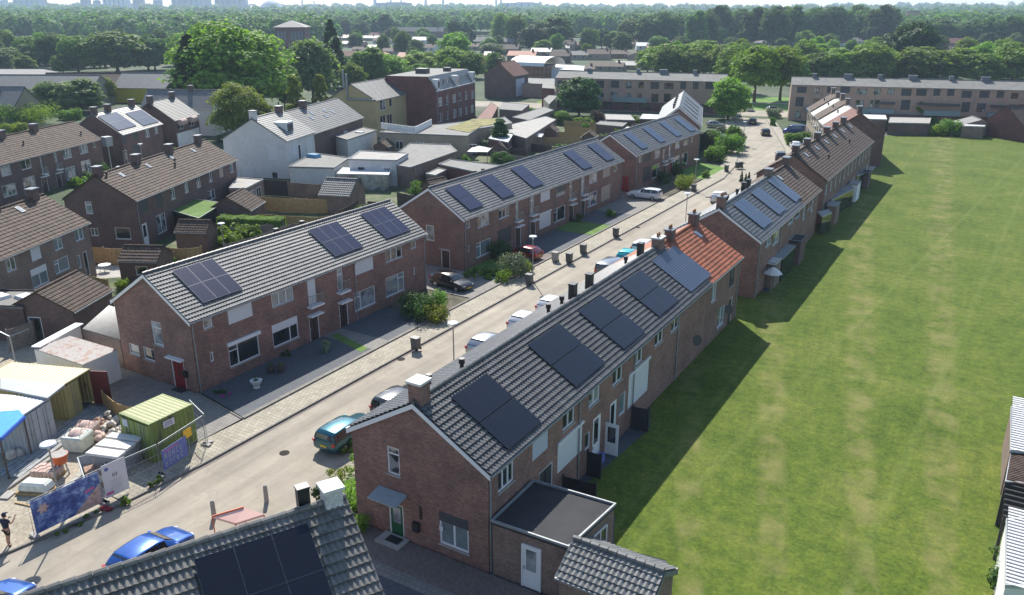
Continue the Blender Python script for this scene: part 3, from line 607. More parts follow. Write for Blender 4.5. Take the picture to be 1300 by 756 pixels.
def bush(x,y,w,h,label,m='leaf_mid',group=None,name='bush',cat='bush',d=None,ls=.16,n=None,seed=1,pal=None):
    d=d or w; ncl=max(6,int(6+w*d*h*1.5)); ncl=min(ncl,60); r=np.random.RandomState(seed+int(x*7+y*13)%997)
    cs=np.stack([(r.rand(ncl)-.5)*w*.75,(r.rand(ncl)-.5)*d*.75,r.rand(ncl)*h*.65+h*.15],1); rr=min(w,d,h)*.3
    per=n or 70; idx=np.repeat(np.arange(ncl),per); dd=r.randn(len(idx),3); dd/=np.linalg.norm(dd,axis=1)[:,None]
    C=cs[idx]+dd*rr*(r.rand(len(idx))**.35)[:,None]; C[:,2]=np.abs(C[:,2])
    o=leafmesh(name,C,dd+r.randn(len(idx),3)*.4+np.array([0,0,.3]),ls,m); o.location=(x,y,0)
    s=MB()
    for k in range(4): s.tube([(0,0,0),((r.rand()-.5)*w*.5,(r.rand()-.5)*d*.5,h*.6)],[.03,.012],5)
    s.build('stem','bark',o)
    return tag(o,label,cat,group)
def bush_px(px,pb,wpx,hpx,label,**k):
    x,y,H,W=size_px(px,pb,pb-hpx,wpx); return bush(x,y,W,H,label,**k)
# ------------------------------------------------------------------ cars
def car(name,label,x,y,heading,paint,style='hatch',L=4.2,W=1.76,H=1.46,group='cars parked in the street',cat='car',roofm=None,plate='plate_yellow'):
    t=thing(name,label,cat,(x,y,0.004),-R(heading),group)
    # profile stations: (y fraction from rear 0 to front 1, bottom, belt, top, half width belt, half width top)
    b=.93*H/1.46*.62*1.46
    S={'hatch':[(0,.38,.62,.70,.78,.74),(.02,.28,.80,.95,.84,.74),(.06,.24,.90,1.18,.87,.66),(.14,.22,.95,1.42,.88,.62),(.30,.22,.95,1.46,.88,.63),(.48,.22,.94,1.45,.88,.62),(.58,.22,.93,1.36,.88,.60),(.72,.22,.91,.98,.87,.66),(.86,.22,.84,.88,.85,.70),(.96,.26,.70,.74,.78,.66),(1,.36,.56,.60,.66,.60)],
       'estate':[(0,.38,.66,.76,.78,.74),(.015,.28,.84,1.0,.84,.74),(.04,.24,.93,1.30,.87,.68),(.09,.22,.95,1.43,.88,.65),(.25,.22,.95,1.47,.88,.65),(.48,.22,.94,1.46,.88,.64),(.56,.22,.93,1.38,.88,.61),(.69,.22,.91,.98,.87,.66),(.86,.22,.84,.88,.85,.70),(.96,.26,.70,.74,.78,.66),(1,.36,.56,.60,.66,.60)],
       'van':[(0,.40,.80,.95,.84,.80),(.01,.30,1.0,1.4,.88,.80),(.03,.26,1.08,1.75,.89,.77),(.07,.24,1.1,1.82,.89,.76),(.25,.24,1.1,1.84,.89,.76),(.60,.24,1.08,1.83,.89,.76),(.70,.24,1.06,1.72,.89,.73),(.84,.24,1.02,1.14,.88,.74),(.92,.24,.93,.98,.86,.74),(.98,.28,.75,.80,.80,.68),(1,.38,.6,.64,.7,.62)]}[style]
    kz=H/(1.46 if style!='van' else 1.84); kw=W/1.76
    V=[];n=0
    for (f,zb,zs,zt,ws,wt) in S:
        y_=-L/2+f*L; zb,zs,zt,ws,wt=zb*kz,zs*kz,zt*kz,ws*kw,wt*kw
        half=[(ws*.80,zb),(ws*.97,zb+.06),(ws*1.01,(zb+zs)/2),(ws,zs),(wt+(ws-wt)*.10,zt-.05*(zt-zs)-.01),(wt*.86,zt),(0,zt+.012)]
        row=[(a,y_,b_) for a,b_ in half]+[(-a,y_,b_) for a,b_ in half[-2::-1]]
        V+=row; n=len(row)
    F=[]
    for i in range(len(S)-1):
        for k in range(n-1): F.append((i*n+k,i*n+k+1,(i+1)*n+k+1,(i+1)*n+k))
        F.append(((i)*n+n-1,i*n,(i+1)*n,(i+1)*n+n-1))
    F.append(tuple(range(n))[::-1]); F.append(tuple((len(S)-1)*n+k for k in range(n)))
    F=[f[::-1] for f in F]
    mb=MB(); mb.v=V; mb.f=F; mb.m=[0]*len(F); body=mb.build('body',paint,t,smooth=True)
    e=body.modifiers.new('bevel','BEVEL'); e.width=.03; e.segments=2; e.limit_method='ANGLE'; e.angle_limit=R(22)
    # panes: inset quads lying 6 mm proud of the hull
    def pane(ids,ins=.1,nm='window'):
        P=[Vector(V[i]) for i in ids]; c=sum(P,Vector())/len(P); nn=(P[1]-P[0]).cross(P[-1]-P[0]).normalized()
        if nn.dot(c-Vector((0,c.y*.5,.6)))<0: nn=-nn
        P=[p+(c-p)*ins+nn*.014 for p in P]; Q=[p-nn*.012 for p in P]
        g=MB(); g.v=[tuple(p) for p in P+Q]; m=len(P); g.f=[tuple(range(m)),tuple(range(m,2*m))[::-1]]+[(i,m+i,m+(i+1)%m,(i+1)%m) for i in range(m)]; g.m=[0]*len(g.f)
        me=g.build(nm,'car_glass',t); return me
    iw=next(i for i,s in enumerate(S) if i>5 and s[3]-s[2]<.15)   # foot of the windscreen
    for sd in (0,1):
        k3,k4=(3,4) if sd==0 else (n-4,n-5)
        pane([3*n+k3,4*n+k3,5*n+k3,5*n+k4,4*n+k4,3*n+k4] if 0 else [3*n+k3,4*n+k3,4*n+k4,3*n+k4],.08); pane([4*n+k3,5*n+k3,5*n+k4,4*n+k4],.08); pane([5*n+k3,6*n+k3,6*n+k4,5*n+k4],.08)
        if style!='hatch': pane([2*n+k3,3*n+k3,3*n+k4,2*n+k4],.1)
    def screen(i,j,nm):
        A=[Vector(V[i*n+k]) for k in range(4,n-4)]; B=[Vector(V[j*n+k]) for k in range(4,n-4)]
        a2=[p.lerp(q,.10) for p,q in zip(A,B)]; b2=[p.lerp(q,.90) for p,q in zip(A,B)]
        for l in (a2,b2): l[0]=l[0].lerp(l[1],.35); l[-1]=l[-1].lerp(l[-2],.35)
        up_=(B[4]-A[4]).cross(Vector((1,0,0))).normalized(); up_=up_ if up_.z>0 else -up_
        g=MB(); m_=len(a2); g.v=[tuple(p+up_*.022) for p in a2+b2]; g.f=[(k,k+1,m_+k+1,m_+k) for k in range(m_-1)]; g.m=[0]*len(g.f); g.build(nm,'car_glass',t)
    screen(6,iw,'windscreen'); screen(*((1,2) if style!='hatch' else (1,3)),'rear_window')
    wr=.315*(1.1 if style=='van' else 1)
    for fy in (.19,.80):
        for sd in (1,-1):
            yy=-L/2+fy*L; xo=sd*(W/2-.10)
            mb=MB(); mb.tube([(xo-sd*.10,yy,wr),(xo+sd*.11,yy,wr)],wr,16); wh=mb.build('wheel','tyre',t)
            mb=MB(); mb.tube([(xo+sd*.108,yy,wr),(xo+sd*.118,yy,wr)],wr*.66,12); mb.build('rim','rim',wh)
    for sd in (1,-1):
        z=.66*kz if style!='van' else .72*kz
        MB().box(sd*W*.345,L/2-.145*L/4.2,z-.03,.30,.14,.10,rz=-sd*.45).build('headlight','head_light',t)
        MB().box(sd*W*.425,-L/2+.035,(.84 if style!='van' else 1.1)*kz,.2,.12,.2 if style!='van' else .4,rz=sd*.3).build('tail_light','tail_light',t)
        MB().box(sd*(W/2+.07),L*.5*.36,.98*kz if style!='van' else 1.1,.16,.09,.13).build('wing_mirror',paint,t)
    MB().box(0,-L/2-.012,.62*kz,.5,.03,.11).build('number_plate',plate,t)
    MB().box(0,L/2+.008,.45*kz,.5,.03,.11).build('number_plate',plate,t)
    return t
# ------------------------------------------------------------------ street things
def lamp(label,x,y,H=4.6,group='street lamps along the road',flatdisc=True):
    t=thing('street_lamp',label,'street lamp',(x,y,0),0,group)
    MB().tube([(0,0,0),(0,0,1.0),(0,0,1.02),(0,0,H-.3)],[.075,.075,.05,.042],8).build('pole','metal_pole',t)
    MB().tube([(0,0,H-.36),(0,0,H-.18),(0,0,H-.1)],[.06,.15,.3],14).build('lamp_glass','lamp_glass',t)
    MB().tube([(0,0,H-.11),(0,0,H-.03),(0,0,H)],[.40,.36,.1],18).build('lamp_cap','lamp_glass',t)
    return t
def bin_(label,x,y,rz=0,group='wheeled bins at the kerb',m='bin_grey'):
    t=thing('wheeled_bin',label,'wheeled bin',(x,y,.1),rz,group)
    mb=MB(); mb.v=[]; mb.box(0,0,.52,.5,.56,.9,taper=1.12); mb.build('body',m,t,bevel=.02)
    mb=MB(); mb.box(0,.02,1.0,.60,.68,.06); mb.box(0,-.36,1.0,.5,.05,.05); mb.build('lid',m,t,bevel=.015)
    for sd in (1,-1): MB().tube([(sd*.2,-.27,.1),(sd*.27,-.27,.1)],.1,10).build('wheel','tyre',t)
    return t
def boxthing(name,label,cat,x,y,z,sx,sy,sz,rz,m,**k):
    o=MB().box(0,0,sz/2,sx,sy,sz).build(name,m,bevel=k.get('bevel',.01)); o.location=(x,y,z); o.rotation_euler.z=rz; return tag(o,label,cat,k.get('group'))
def ground(name,pts,z,m,world=False,hole=None):
    P=[q if world else at(*q) for q in pts]
    if sum(P[i][0]*P[(i+1)%len(P)][1]-P[(i+1)%len(P)][0]*P[i][1] for i in range(len(P)))<0: P=P[::-1]
    o=MB().quad(*[(p[0],p[1],z) for p in P]).build(name,m); o['kind']='structure'; return o
def kerb(pts,w=.12,h=.12,world=True,m='kerb_stone'):
    mb=MB()
    for (ax,ay),(bx,by) in zip(pts,pts[1:]):
        L=math.hypot(bx-ax,by-ay); n=max(1,int(L))
        for k in range(n):
            u=(k+.5)/n; mb.box(ax+(bx-ax)*u,ay+(by-ay)*u,h/2-.05,L/n-.015,w,h+.1,math.atan2(by-ay,bx-ax))
    o=mb.build('kerb',m); o['kind']='structure'; return o
# ================================================================== THE PLACE
# ---- ground, roads, pavements
def big(name,x0,y0,x1,y1,z,m):
    o=MB().quad((x0,y0,z),(x1,y0,z),(x1,y1,z),(x0,y1,z)).build(name,m); o['kind']='structure'; return o
big('ground',-5200,-60,5200,6400,-.02,'town_ground')
LK=[(-46,-2),(-41,8),(-38.2,15.3),(-37,21.3),(-36.6,26),(-36.4,125),(-38,137),(-40.8,148),(-43.9,161),(-51,181),(-57.5,202)]
RK=[(-29,-2),(-28.5,10),(-28.3,26),(-28.3,118),(-29.5,136),(-35.1,158.6),(-43.9,184.4),(-50,202)]
o=MB()
for i in range(10):
    pass
strip=LK+RK[::-1]
ground('road',strip,.0,'road_asphalt',world=True)
hd=R(76); ux,uy=math.sin(hd),math.cos(hd); c0=(-54,206.5)
def cs(u,v): return (c0[0]+ux*u-uy*v,c0[1]+uy*u+ux*v)
ground('cross_road',[cs(-90,0),cs(90,0),cs(90,13),cs(-90,13)],.004,'road_asphalt',world=True)
ground('meadow',[cs(-60,13.5),cs(90,13.5),cs(90,50),cs(-60,50)],.004,'meadow',world=True)
ground('meadow_path',[cs(-60,30),cs(90,30),cs(90,33),cs(-60,33)],.008,'pavement_slabs',world=True)
def off(poly,d): return [(x+d,y) for x,y in poly]
ground('pavement_west',LK[3:]+off(LK[3:],-2.4)[::-1],.1,'pavement_slabs',world=True)
ground('pavement_east',RK[1:]+off(RK[1:],2.0)[::-1],.1,'pavement_slabs',world=True)
kerb([(x-.07,y) for x,y in LK[3:]],h=.115); kerb([(x+.07,y) for x,y in RK[1:]],h=.115)
kerb(LK[1:4],h=.115)
for x in (-36.1,):   # gutter channel of darker setts along the kerb
    ground('gutter_channel',[(-36.52,21),(-36.36,21),(-36.2,125),(-36.36,125)],.004,'brick_paving',world=True)
# front plots
G0=[(-44.4,32.3),(-38.9,31.2),(-39.1,45.3),(-44.4,45.3)]
ground('front_yard',G0,.1,'drive_dark',world=True); ground('front_yard_paving',[(-44.4,45.45),(-39.1,45.45),(-39.1,52.2),(-44.4,52.2)],.1,'drive_dark',world=True)
ground('front_path',[(-44.4,44.2),(-39.2,44.2),(-39.2,46.2),(-44.4,46.2)],.106,'drive_grey',world=True)
ground('front_grass',[(-43.8,44.5),(-39.6,43.3),(-39.6,44.15),(-43.8,45.3)],.11,'garden_grass',world=True)
ground('planted_bed',[(-44.4,52.3),(-39.1,52.3),(-39.1,57.8),(-44.4,57.8)],.104,'soil',world=True)
ground('drive',[(-62,58),(-39,58),(-39,64.4),(-62,64.4)],.1,'drive_grey',world=True)
ground('front_garden',[(-44.4,64.6),(-39.1,64.6),(-39.1,69.6),(-44.4,69.6)],.104,'garden_grass',world=True)
ground('car_plot',[(-44.4,69.7),(-39.1,69.7),(-39.1,74.3),(-44.4,74.3)],.1,'brick_paving',world=True)
ground('front_yard_blue',[(-44.4,74.4),(-39.1,74.4),(-39.1,83.5),(-44.4,83.5)],.1,'drive_dark',world=True)
ground('front_lawn',[(-44.4,83.6),(-39.1,83.6),(-39.1,88.8),(-44.4,88.8)],.104,'garden_grass',world=True)
ground('front_yard_slate',[(-44.4,88.9),(-39.1,88.9),(-39.1,95),(-44.4,95)],.1,'drive_dark',world=True)
ground('front_yard_setts',[(-44.4,95.1),(-39.1,95.1),(-39.1,103.2),(-44.4,103.2)],.1,'drive_grey',world=True)
ground('drive_north',[(-62,103.3),(-39,103.3),(-39,107.9),(-62,107.9)],.1,'brick_paving',world=True)
ground('front_garden_north',[(-44.4,108),(-39.1,108),(-39.1,124),(-44.4,124)],.104,'soil',world=True)
ground('lawn_north',[(-44.2,124),(-38.8,122.4),(-38.8,134),(-44.4,136)],.108,'meadow',world=True)
ground('verge_bed',[(-28.1,27.2),(-25.4,27.2),(-25.4,34.5),(-28.1,34.5)],.14,'garden_grass',world=True)
kerb([(-38.95,31.1),(-39.05,52)],w=.28,h=.2); kerb([(-39.05,52.1),(-39.05,103)],w=.2,h=.2)
ground('side_yard',[(-53,26.2),(-39,26.2),(-38.8,31),(-44.4,32),(-62,32)],.1,'drive_grey',world=True)
kerb([(-44.5,32.0),(-38.95,31.05)],w=.1,h=.16)
ground('site_ground',[(-75,4),(-44,4),(-40,10),(-37.6,17.5),(-36.95,23),(-36.9,31),(-52.8,30.9),(-75,30.9)],.05,'sand',world=True)
ground('site_concrete',[at(60,640),at(100,600),at(130,575),at(160,600),at(120,625),at(85,650)],.056,'yard_slabs',world=True)
ground('back_gardens_west',[(-76,33),(-52.7,33),(-52.7,104),(-86,104)],-.004,'garden_mixed',world=True)
ground('back_gardens_north',[(-96,105),(-52.7,105),(-52.7,140),(-62,175),(-104,180)],-.004,'garden_mixed',world=True)
ground('back_street',[at(110,247),at(185,185),at(260,182),at(300,240),at(178,312),at(150,330)],-.008,'yard_slabs',world=True)
ground('patio_slabs',[at(118,338),at(152,337),at(158,352),at(124,354)],.004,'yard_slabs',world=True)
ground('paved_corner',[(-27.9,8),(-8.4,8),(-8.4,26.4),(-27.9,26.4)],.1,'drive_grey',world=True)
ground('paved_band',[(-21.5,22.7),(-14.5,22.7),(-14.5,23.7),(-21.5,23.7)],.106,'drive_dark',world=True)
ground('paved_apron',[(-26,24.4),(-14,24.4),(-14,26.4),(-26,26.4)],.106,'brick_paving',world=True)
ground('rear_yard',[(-17.3,26.5),(-7,26.5),(-10,60),(-12,110),(-12,190),(-22,190),(-17.3,140)],.0,'drive_dark',world=True)
ground('east_front_yards',[(-26.3,36),(-25.2,36),(-25.2,150),(-30,150),(-26.3,118)],.09,'brick_paving',world=True)
ground('forecourt',[(-29,122),(-17.5,138),(-17.5,150),(-30,172),(-34,160)],.05,'yard_slabs',world=True)
FP=[(730,627),(825,545),(826,470),(930,365),(975,372),(980,338),(1100,205),(1105,175),(1127,172),(1300,175)]
fpts=[at(*q) for q in FP]+[(70,215),(70,0),(-6,0),(-8.4,22),at(846,756),at(846,712),at(779,694),at(781,655)]
o=ground('field',fpts,.02,'field_grass',world=True)
# ---- foreground roof and its house
rh=R(27.2); rx,ry=-18.0,18.25; Lh=17; Wh=7.4
cx_=rx-math.sin(rh)*Lh+math.cos(rh)*Wh/2; cy_=ry-math.cos(rh)*Lh-math.sin(rh)*Wh/2
H=house('end_house','nearest house at the bottom edge with big black solar panels and grey scalloped tiles',(cx_,cy_),27.2,Lh,Wh,6.05,8.5,wall='brick_near',roof='tile_near',detail=3,tw=.21,ch=.36,amp=.055,lift_=.085,backroof=1,trim=None,gut='zinc',verge=.1)
top=H.W/2/math.cos(H.a)
def pxR(h,x,y): return to_local(h,'R',x,y)
y1,_=pxR(H,375,662); y0,_=pxR(H,246,706)
solar(H,(y0+y1)/2+.12,top-.55-1.75,(y1-y0)+.35,3.45,3,2,'pv_black','pv_frame',up=.22,e=.004,gap=.01,midgap=.01)
y1b,_=pxR(H,131,744); solar(H,y1b-2.6,top-.75-1.75,5.2,3.45,5,2,'pv_black','pv_frame',up=.22,e=.004,gap=.01,midgap=.01)
yc,_=pxR(H,420,650); chimney(H,yc+.15,w=.62,d=.62,top=.62,m='brick_white',cap='roof_white',pots=0,drop=1)
yb,_=pxR(H,383,640); ventbox(H,yb+.1,top-.45,-1,.42,.9)
# ---- terrace A
fa=scl(130,240,2.7,[('w1',343,445,485,378),('sh',427,410,470,518),('slit',368,562,597,382),('wb',430,540,618,543,{'box':1,'glass':'glass_dark'}),('w3',578,362,410,657),('wr',580,470,550,675,{'half':.35,'glass':'glass_dark'}),
 ('sh',700,306,404,733,{'balcony':1}),('door',707,440,528,745,{'canopy':.5}),('fr',803,278,354,825,{'balcony':1,'glass':'glass_blind'}),('door',810,395,475,843,{'canopy':.5}),('sh',864,243,300,930),('wb',862,360,424,937,{'glass':'glass_pale'}),
 ('w3',970,212,255,1028),('wr',970,308,375,1036,{'glass':'glass_blind'}),('w1',1057,178,208,1075),('slit',1065,270,297,1072)])
ga=scl(0,360,3.78,[('wt',722,178,285,775,{'glass':'glass_pale'}),('w1',615,285,332,665),('w1',684,302,358,738),('door',818,355,480,885,{'dm':'door_red','canopy':.35})])
A=house('terrace_house','light grey tiled terrace with three six-panel solar arrays beside the building site',(-44.4,32.1),0,26.1,8.1,5.45,8.0,wall='brick_near',front=fa,gable=ga,pipes=(.15,16.3,25.9),backroof=1,tw=.24,ch=.34,lift_=.07)
for p in ([(372,248),(485,350),(347,397),(236,290)],[(800,118),(893,203),(800,238),(700,150)],[(962,66),(1055,147),(975,175),(880,95)]):
    solar_px(A,[(130+x/2.7,240+y/2.7) for x,y in p],3,2,'pv_blue','pv_frame')
ventbox(A,12.6,4.0,-1,.35,.6); ventbox(A,15.5,4.0,-1,.35,.6)
tag(MB().box(0,0,0,.34,.22,.45).build('letterbox','black_plastic',A.t,loc=(-1.05,-.12,1.35)))
# ---- terrace B
z6=(320,180,3.94); z7=(640,180,3.94)
fb=scl(*z6,[('w1',1072,395,435,1090),('w3',1128,378,435,1186,{'glass':'glass_curtain'}),('w3',1235,340,390,1287),('slit',1080,520,555,1088),('wb',1122,510,585,1193,{'glass':'glass_blind'}),('sh',1228,455,528,1296,{'sm':'shutter_dark'})])
fb+=scl(*z7,[('fr',58,305,396,72,{'balcony':1}),('door',56,432,525,84,{'canopy':.45}),('fr',133,272,366,149,{'balcony':1}),('door',133,402,500,158,{'canopy':.45}),('sh',183,256,306,230),('sh',177,368,442,234),('w3',260,225,277,307,{'half':.7,'bm':'shutter_dark'}),('wb',250,338,408,305),
 ('fr',328,205,288,341,{'balcony':1}),('door',325,322,400,348,{'canopy':.45}),('fr',388,182,264,402,{'balcony':1}),('door',386,297,370,406,{'canopy':.45}),('w3',428,163,212,466,{'glass':'glass_curtain'}),('wb',420,262,330,465,{'glass':'glass_curtain'}),('sh',495,142,184,530,{'sm':'shutter_beige'}),('sh',487,235,302,530,{'sm':'shutter_beige'}),('w1',550,118,150,564)])
gb=scl(*z6,[('w1',868,415,490,910,{'glass':'glass_pale'}),('door',945,540,640,990,{'canopy':.2,'cm':'concrete'})])
B=house('terrace_house','long grey tiled terrace with five dark solar arrays, beside the black parked car',(-44.4,64.6),0,38.8,8.3,5.45,8.05,wall='brick_brown',front=fb,gable=gb,pipes=(.15,12.9,19.4,25.9,38.6),tw=.3,ch=.35)
for x,y in ((588.5,252),(630,238.5),(668.5,225.5),(732,203.5),(762.5,194.5)):
    q=to_local(B,'R',x,y); solar(B,q[0],2.35,2.6,3.6,1,2,'pv_blue','pv_frame_black')
for y in (9.5,11,28.5,30): ventbox(B,y,4.1,-1,.3,.5)
# ---- terrace B2
fb2=scl(*z7,[('w1',675,68,105,688),('sh',703,52,105,735,{'sm':'shutter_dark'}),('w3',755,36,85,780,{'glass':'glass_curtain'}),('sh',695,138,205,733,{'sm':'shutter_dark'}),('wr',742,122,186,778),('fr',797,20,95,806,{'balcony':1}),('door',793,122,180,812,{'canopy':.4}),('fr',826,5,82,836,{'balcony':1}),('door',826,105,165,842,{'canopy':.4,'dm':'door_red'}),('wb',846,80,140,878,{'glass':'glass_curtain'}),('w3',858,0,38,880,{'glass':'glass_curtain'}),('wb',890,62,122,918),('w2',900,-16,22,922),('w1',936,-20,5,946)])
B2=house('terrace_house','grey tiled terrace with four pale solar arrays, behind the white estate car',(-44.3,108.1),0,27.6,8.3,5.45,8.05,wall='brick_brown',front=fb2,pipes=(.15,13.6,27.4),tw=.3,ch=.35,gable=scl(*z7,[('door',582,172,250,622,{'dm':'door_red','frame':'door_red'})]))
for x,y in ((804,178),(827,170),(848,163),(865,156.5)):
    q=to_local(B2,'R',x,y); solar(B2,min(max(q[0],1.6),25.8),2.35,2.3,3.7,1,2,'pv_grey','pv_frame')
for y in (9.5,11): ventbox(B2,y,4.1,-1,.3,.5)
B3=house('terrace_house','far terrace with a pale left roof slope and thin black panel strips',(-46.6,142.6),-18.2,30,7.8,5.5,8.6,wall='brick_brown',roof='tile_light',detail=1,tw=.6,ch=.4,pipes=(.2,),front=[('w2@',y,3.2,y+1.6,4.6) for y in range(2,28,5)])
for y in (4,10,16,22): solar(B3,y,2.6,.7,3.6,1,2,'pv_black')
for y in (5,9,13,17,21,25): ventbox(B3,y,2.6+(y%2),-1,.45,.8)
# ---- terrace C (nearest row) and its red-roofed end
z3=(640,360,3.78); zz6=(600,550,3.67)
fc=scl(*zz6,[('w3',118,190,285,192),('sh',280,0,135,352,{'sm':'industrial_pale'}),('sh',397,60,190,508,{}),('door',310,190,260,372,{'dm':'frame_dark'}),('slit',525,10,85,547)])
fc+=scl(*z3,[('w2',283,605,712,337),('w2',408,496,600,458),('w2',524,396,495,567),('w2',627,308,400,663),('w2',727,225,305,762),('w2',806,152,235,838),('doorg',428,655,800,462,{'dm':'upvc'}),('doorg',510,582,690,538,{'dm':'upvc'}),('sh',600,448,600,688,{}),('slit',555,540,640,582,{})])
gc=scl(320,550,3.67,[('wt',626,57,182,686,{'glass':'glass_curtain'}),('doorg',636,318,482,706,{'dm':'door_green','glass':'glass_pale'}),('w2',870,360,510,1008,{'half':.3,'bm':'shutter_dark','glass':'glass_blind','fw':.09})])
C=house('terrace_house','nearest complete terrace with five black solar arrays and a green front door in its gable',(-17.2,26.5),0,31.0,8.0,5.5,7.85,wall='brick_near',roof='tile_dark',front=fc,gable=gc,pipes=(.12,9.2,16.8,24.6),detail=3,tw=.24,ch=.33,amp=.045,lift_=.085,backroof=1)
for p in ([(612,476),(686,539),(645,574),(573,513)],[(711,415),(765,465),(728,497),(669,440)],[(762,377),(817,426),(790,446),(733,400)],[(812,347),(860,384),(834,407),(786,363)]):
    solar_px(C,p,3,2,'pv_black','pv_frame_black',gap=.004,midgap=.06)
chimney(C,.42,w=.75,d=.7,top=.95,m='brick_near',cap='roof_white',pots=0,drop=1.6)
chimney(C,30.4,w=.9,d=.7,top=.75,m='brick_near',cap='roof_white',pots=2)
for x,y in ((685,397),(701,386),(666,409),(676,402)):
    pass
for yy,s,wd in ((17.2,4.0,.5),(19.6,4.0,.5),(28.3,4.0,.5)): ventbox(C,yy,s,-1,wd,1.0)
for yy,s in ((14.6,3.6),(16.2,3.7),(3.5,2.6),(4.6,4.1),(26.4,3.6)): vent(C,yy,s,-1,.11,.6)
# door canopy, letterbox and lamp on the gable
mb=MB(); mb.box(0,0,0,1.75,.95,.05,rx=R(12)); 
for e in (-.8,.8): mb.box(e,.1,-.05,.04,.75,.08)
cn=mb.build('door_canopy','canopy_glass',C.t); 
u0,z1=to_local(C,'G',320+636/3.67,550+318/3.67); cn.location=(u0+.35,-.5,2.62)
MB().box(0,0,0,.36,.2,.5).build('letterbox','black_plastic',C.t,loc=(u0+1.75,-.11,1.15)); MB().box(0,0,0,.22,.02,.26).build('house_sign','banner_white',C.t,loc=(u0+3.2,-.012,1.55))
MB().box(0,0,0,.12,.05,.7).build('wall_light','black_plastic',C.t,loc=(u0+2.0,-.03,2.0)); MB().box(0,0,0,1.5,.9,.1).build('door_step','concrete',C.t,loc=(u0+.5,-.5,.15)); MB().box(0,0,0,.8,.5,.02).build('door_mat','black_plastic',C.t,loc=(u0+.6,-.45,.211))
yo,_=to_local(C,'F',768,560)
MB().box(.42,yo,1.05,.84,.05,2.05).build('open_door','upvc',C.t); MB().box(.42,yo-.03,1.35,.5,.012,1.0).build('pane','glass_dark',C.t)
MB().box(.25,yo-1.0,.28,.3,.35,.55).build('wall_box','lettering_blue',C.t)
D_=house('terrace_house','orange-red tiled end of the nearest row with one ribbed solar array',(-17.2,57.55),0,8.3,8.0,5.5,7.85,wall='brick_brown',roof='tile_red',detail=2,tw=.3,ch=.34,amp=.04,backroof=1,trim=None,verge=.0,pipes=(8.1,),
  front=[('w2@',1.,3.5,2.2,4.9,{}),('w2@',5.6,3.4,6.9,4.9,{'frame':'frame_dark'}),('w2@',3.2,.6,5.,2.3,{}),('doorg@',6.1,.02,7.1,2.3,{})])
solar_px(D_,[(852,315),(902,350),(876,375),(828,335)],1,2,'pv_ribbed','pv_frame')
chimney(D_,1.9,w=.9,d=.6,top=.8,m='brick_dark',pots=2); chimney(D_,7.5,w=.9,d=.7,top=.9,m='brick_dark',pots=2); skylight(D_,6.1,3.6)
def annexe(k,y,L_,dep,h_,wl,rf_,lb):
    flat('rear_extension',lb,[(-17.05,y),(-17.05+dep*.55,y),(-17.05+dep*.55,y+L_),(-17.05,y+L_)],h_,wl,rf_,'zinc',world=True,cat='extension',par=.05)
annexe(0,75.2,2.2,1.4,2.5,'brick_grey','roof_white','white-roofed rear porch behind the glossy panel terrace')
annexe(1,84,2.6,2.0,2.6,'brick_dark','bitumen','dark flat rear extension at the far end of the glossy panel terrace')
annexe(2,103,2.6,2.0,2.5,'brick_grey','canopy_glass','glass-roofed rear extension at the start of the longer brown terrace')
annexe(3,118,3,2.0,2.5,'white_render','roof_pale','pale rear extension halfway along the longer brown terrace')
annexe(4,128,2.6,2.0,2.4,'brick_dark','bitumen','dark rear extension near the far end of the longer brown terrace')
# ---- E, F, G rows on the east side
fe=scl(960,180,3.824,[('w2',50,465,515,72),('w2',90,410,500,112,{}),('w1',162,350,405,182),('w1',195,325,375,213),('w1',255,270,330,275)])
E_=house('terrace_house','dark grey tiled terrace with three glossy blue solar arrays, behind the red roof',(-17.1,71.5),0,16.6,7.8,5.5,7.95,wall='brick_near',roof='tile_dark',front=fe,pipes=(.15,8),tw=.3,ch=.34,backroof=1)
for p in ([(941,253.9),(979.7,282.2),(968.6,292),(929,262.9)],[(960.3,240),(997.7,266.3),(988.7,274.6),(952,248.3)],[(979.6,225),(1016.2,251.9),(1007,257.7),(973,231)]):
    solar_px(E_,p,2,2,'pv_grey','pv_frame')
chimney(E_,.5,w=.8,d=.7,top=.95,m='brick_near',pots=2,drop=1.8)
for yy in (4.2,5.2,8.5): vent(E_,yy,3.6,-1,.12,.6)
for yy in (9.5,11.2): ventbox(E_,yy,4.0,-1,.5,.9)
E2=house('terrace_house','short brown tiled section with one skylight between the glossy panels and the longer brown roof',(-17.15,88.15),0,9.2,7.8,5.5,7.95,wall='brick_brown',roof='tile_brown',trim=None,verge=0,detail=2,tw=.6,ch=.36,backroof=1,front=[('w2@',1.5,3.4,2.6,4.8,{}),('w2@',5.6,3.4,6.8,4.8,{})])
skylight(E2,2.5,3.7); chimney(E2,.6,w=1.,d=.7,top=.8,m='brick_grey'); chimney(E2,8.4,w=1.,d=.7,top=.9)
F_=house('terrace_house','long brown tiled terrace with six dark chimneys and a skylight beside each',(-17.4,101.9),0,36,8.2,5.7,8.4,wall='brick_brown',roof='tile_brown',trim=None,tw=.6,ch=.36,backroof=1,pipes=(.2,12,24,35.6),
  front=[x for k in range(12) for x in (('w1@',1.+k*3,3.6,1.9+k*3,4.9,{}),('w2@',.8+k*3,.6,2.2+k*3,2.3,{}))])
for k in range(6): chimney(F_,1.2+k*6.3,w=1.1,d=.7,top=.9); skylight(F_,3.4+k*6.1,3.9,.5,.8)
vent(F_,24,1.8,1); vent(F_,9,1.8,1)
GA=house('corner_house','dark brick gable house with orange-brown roof closing the east row',(-17.0,148.6),-18.2,8,8.6,5.7,8.6,wall='brick_dark',roof='tile_redbrown',detail=1,tw=.6,trim=None)
chimney(GA,1,w=1,d=.7); 
lastc=(-17.0,148.6); hg=R(-18.2)
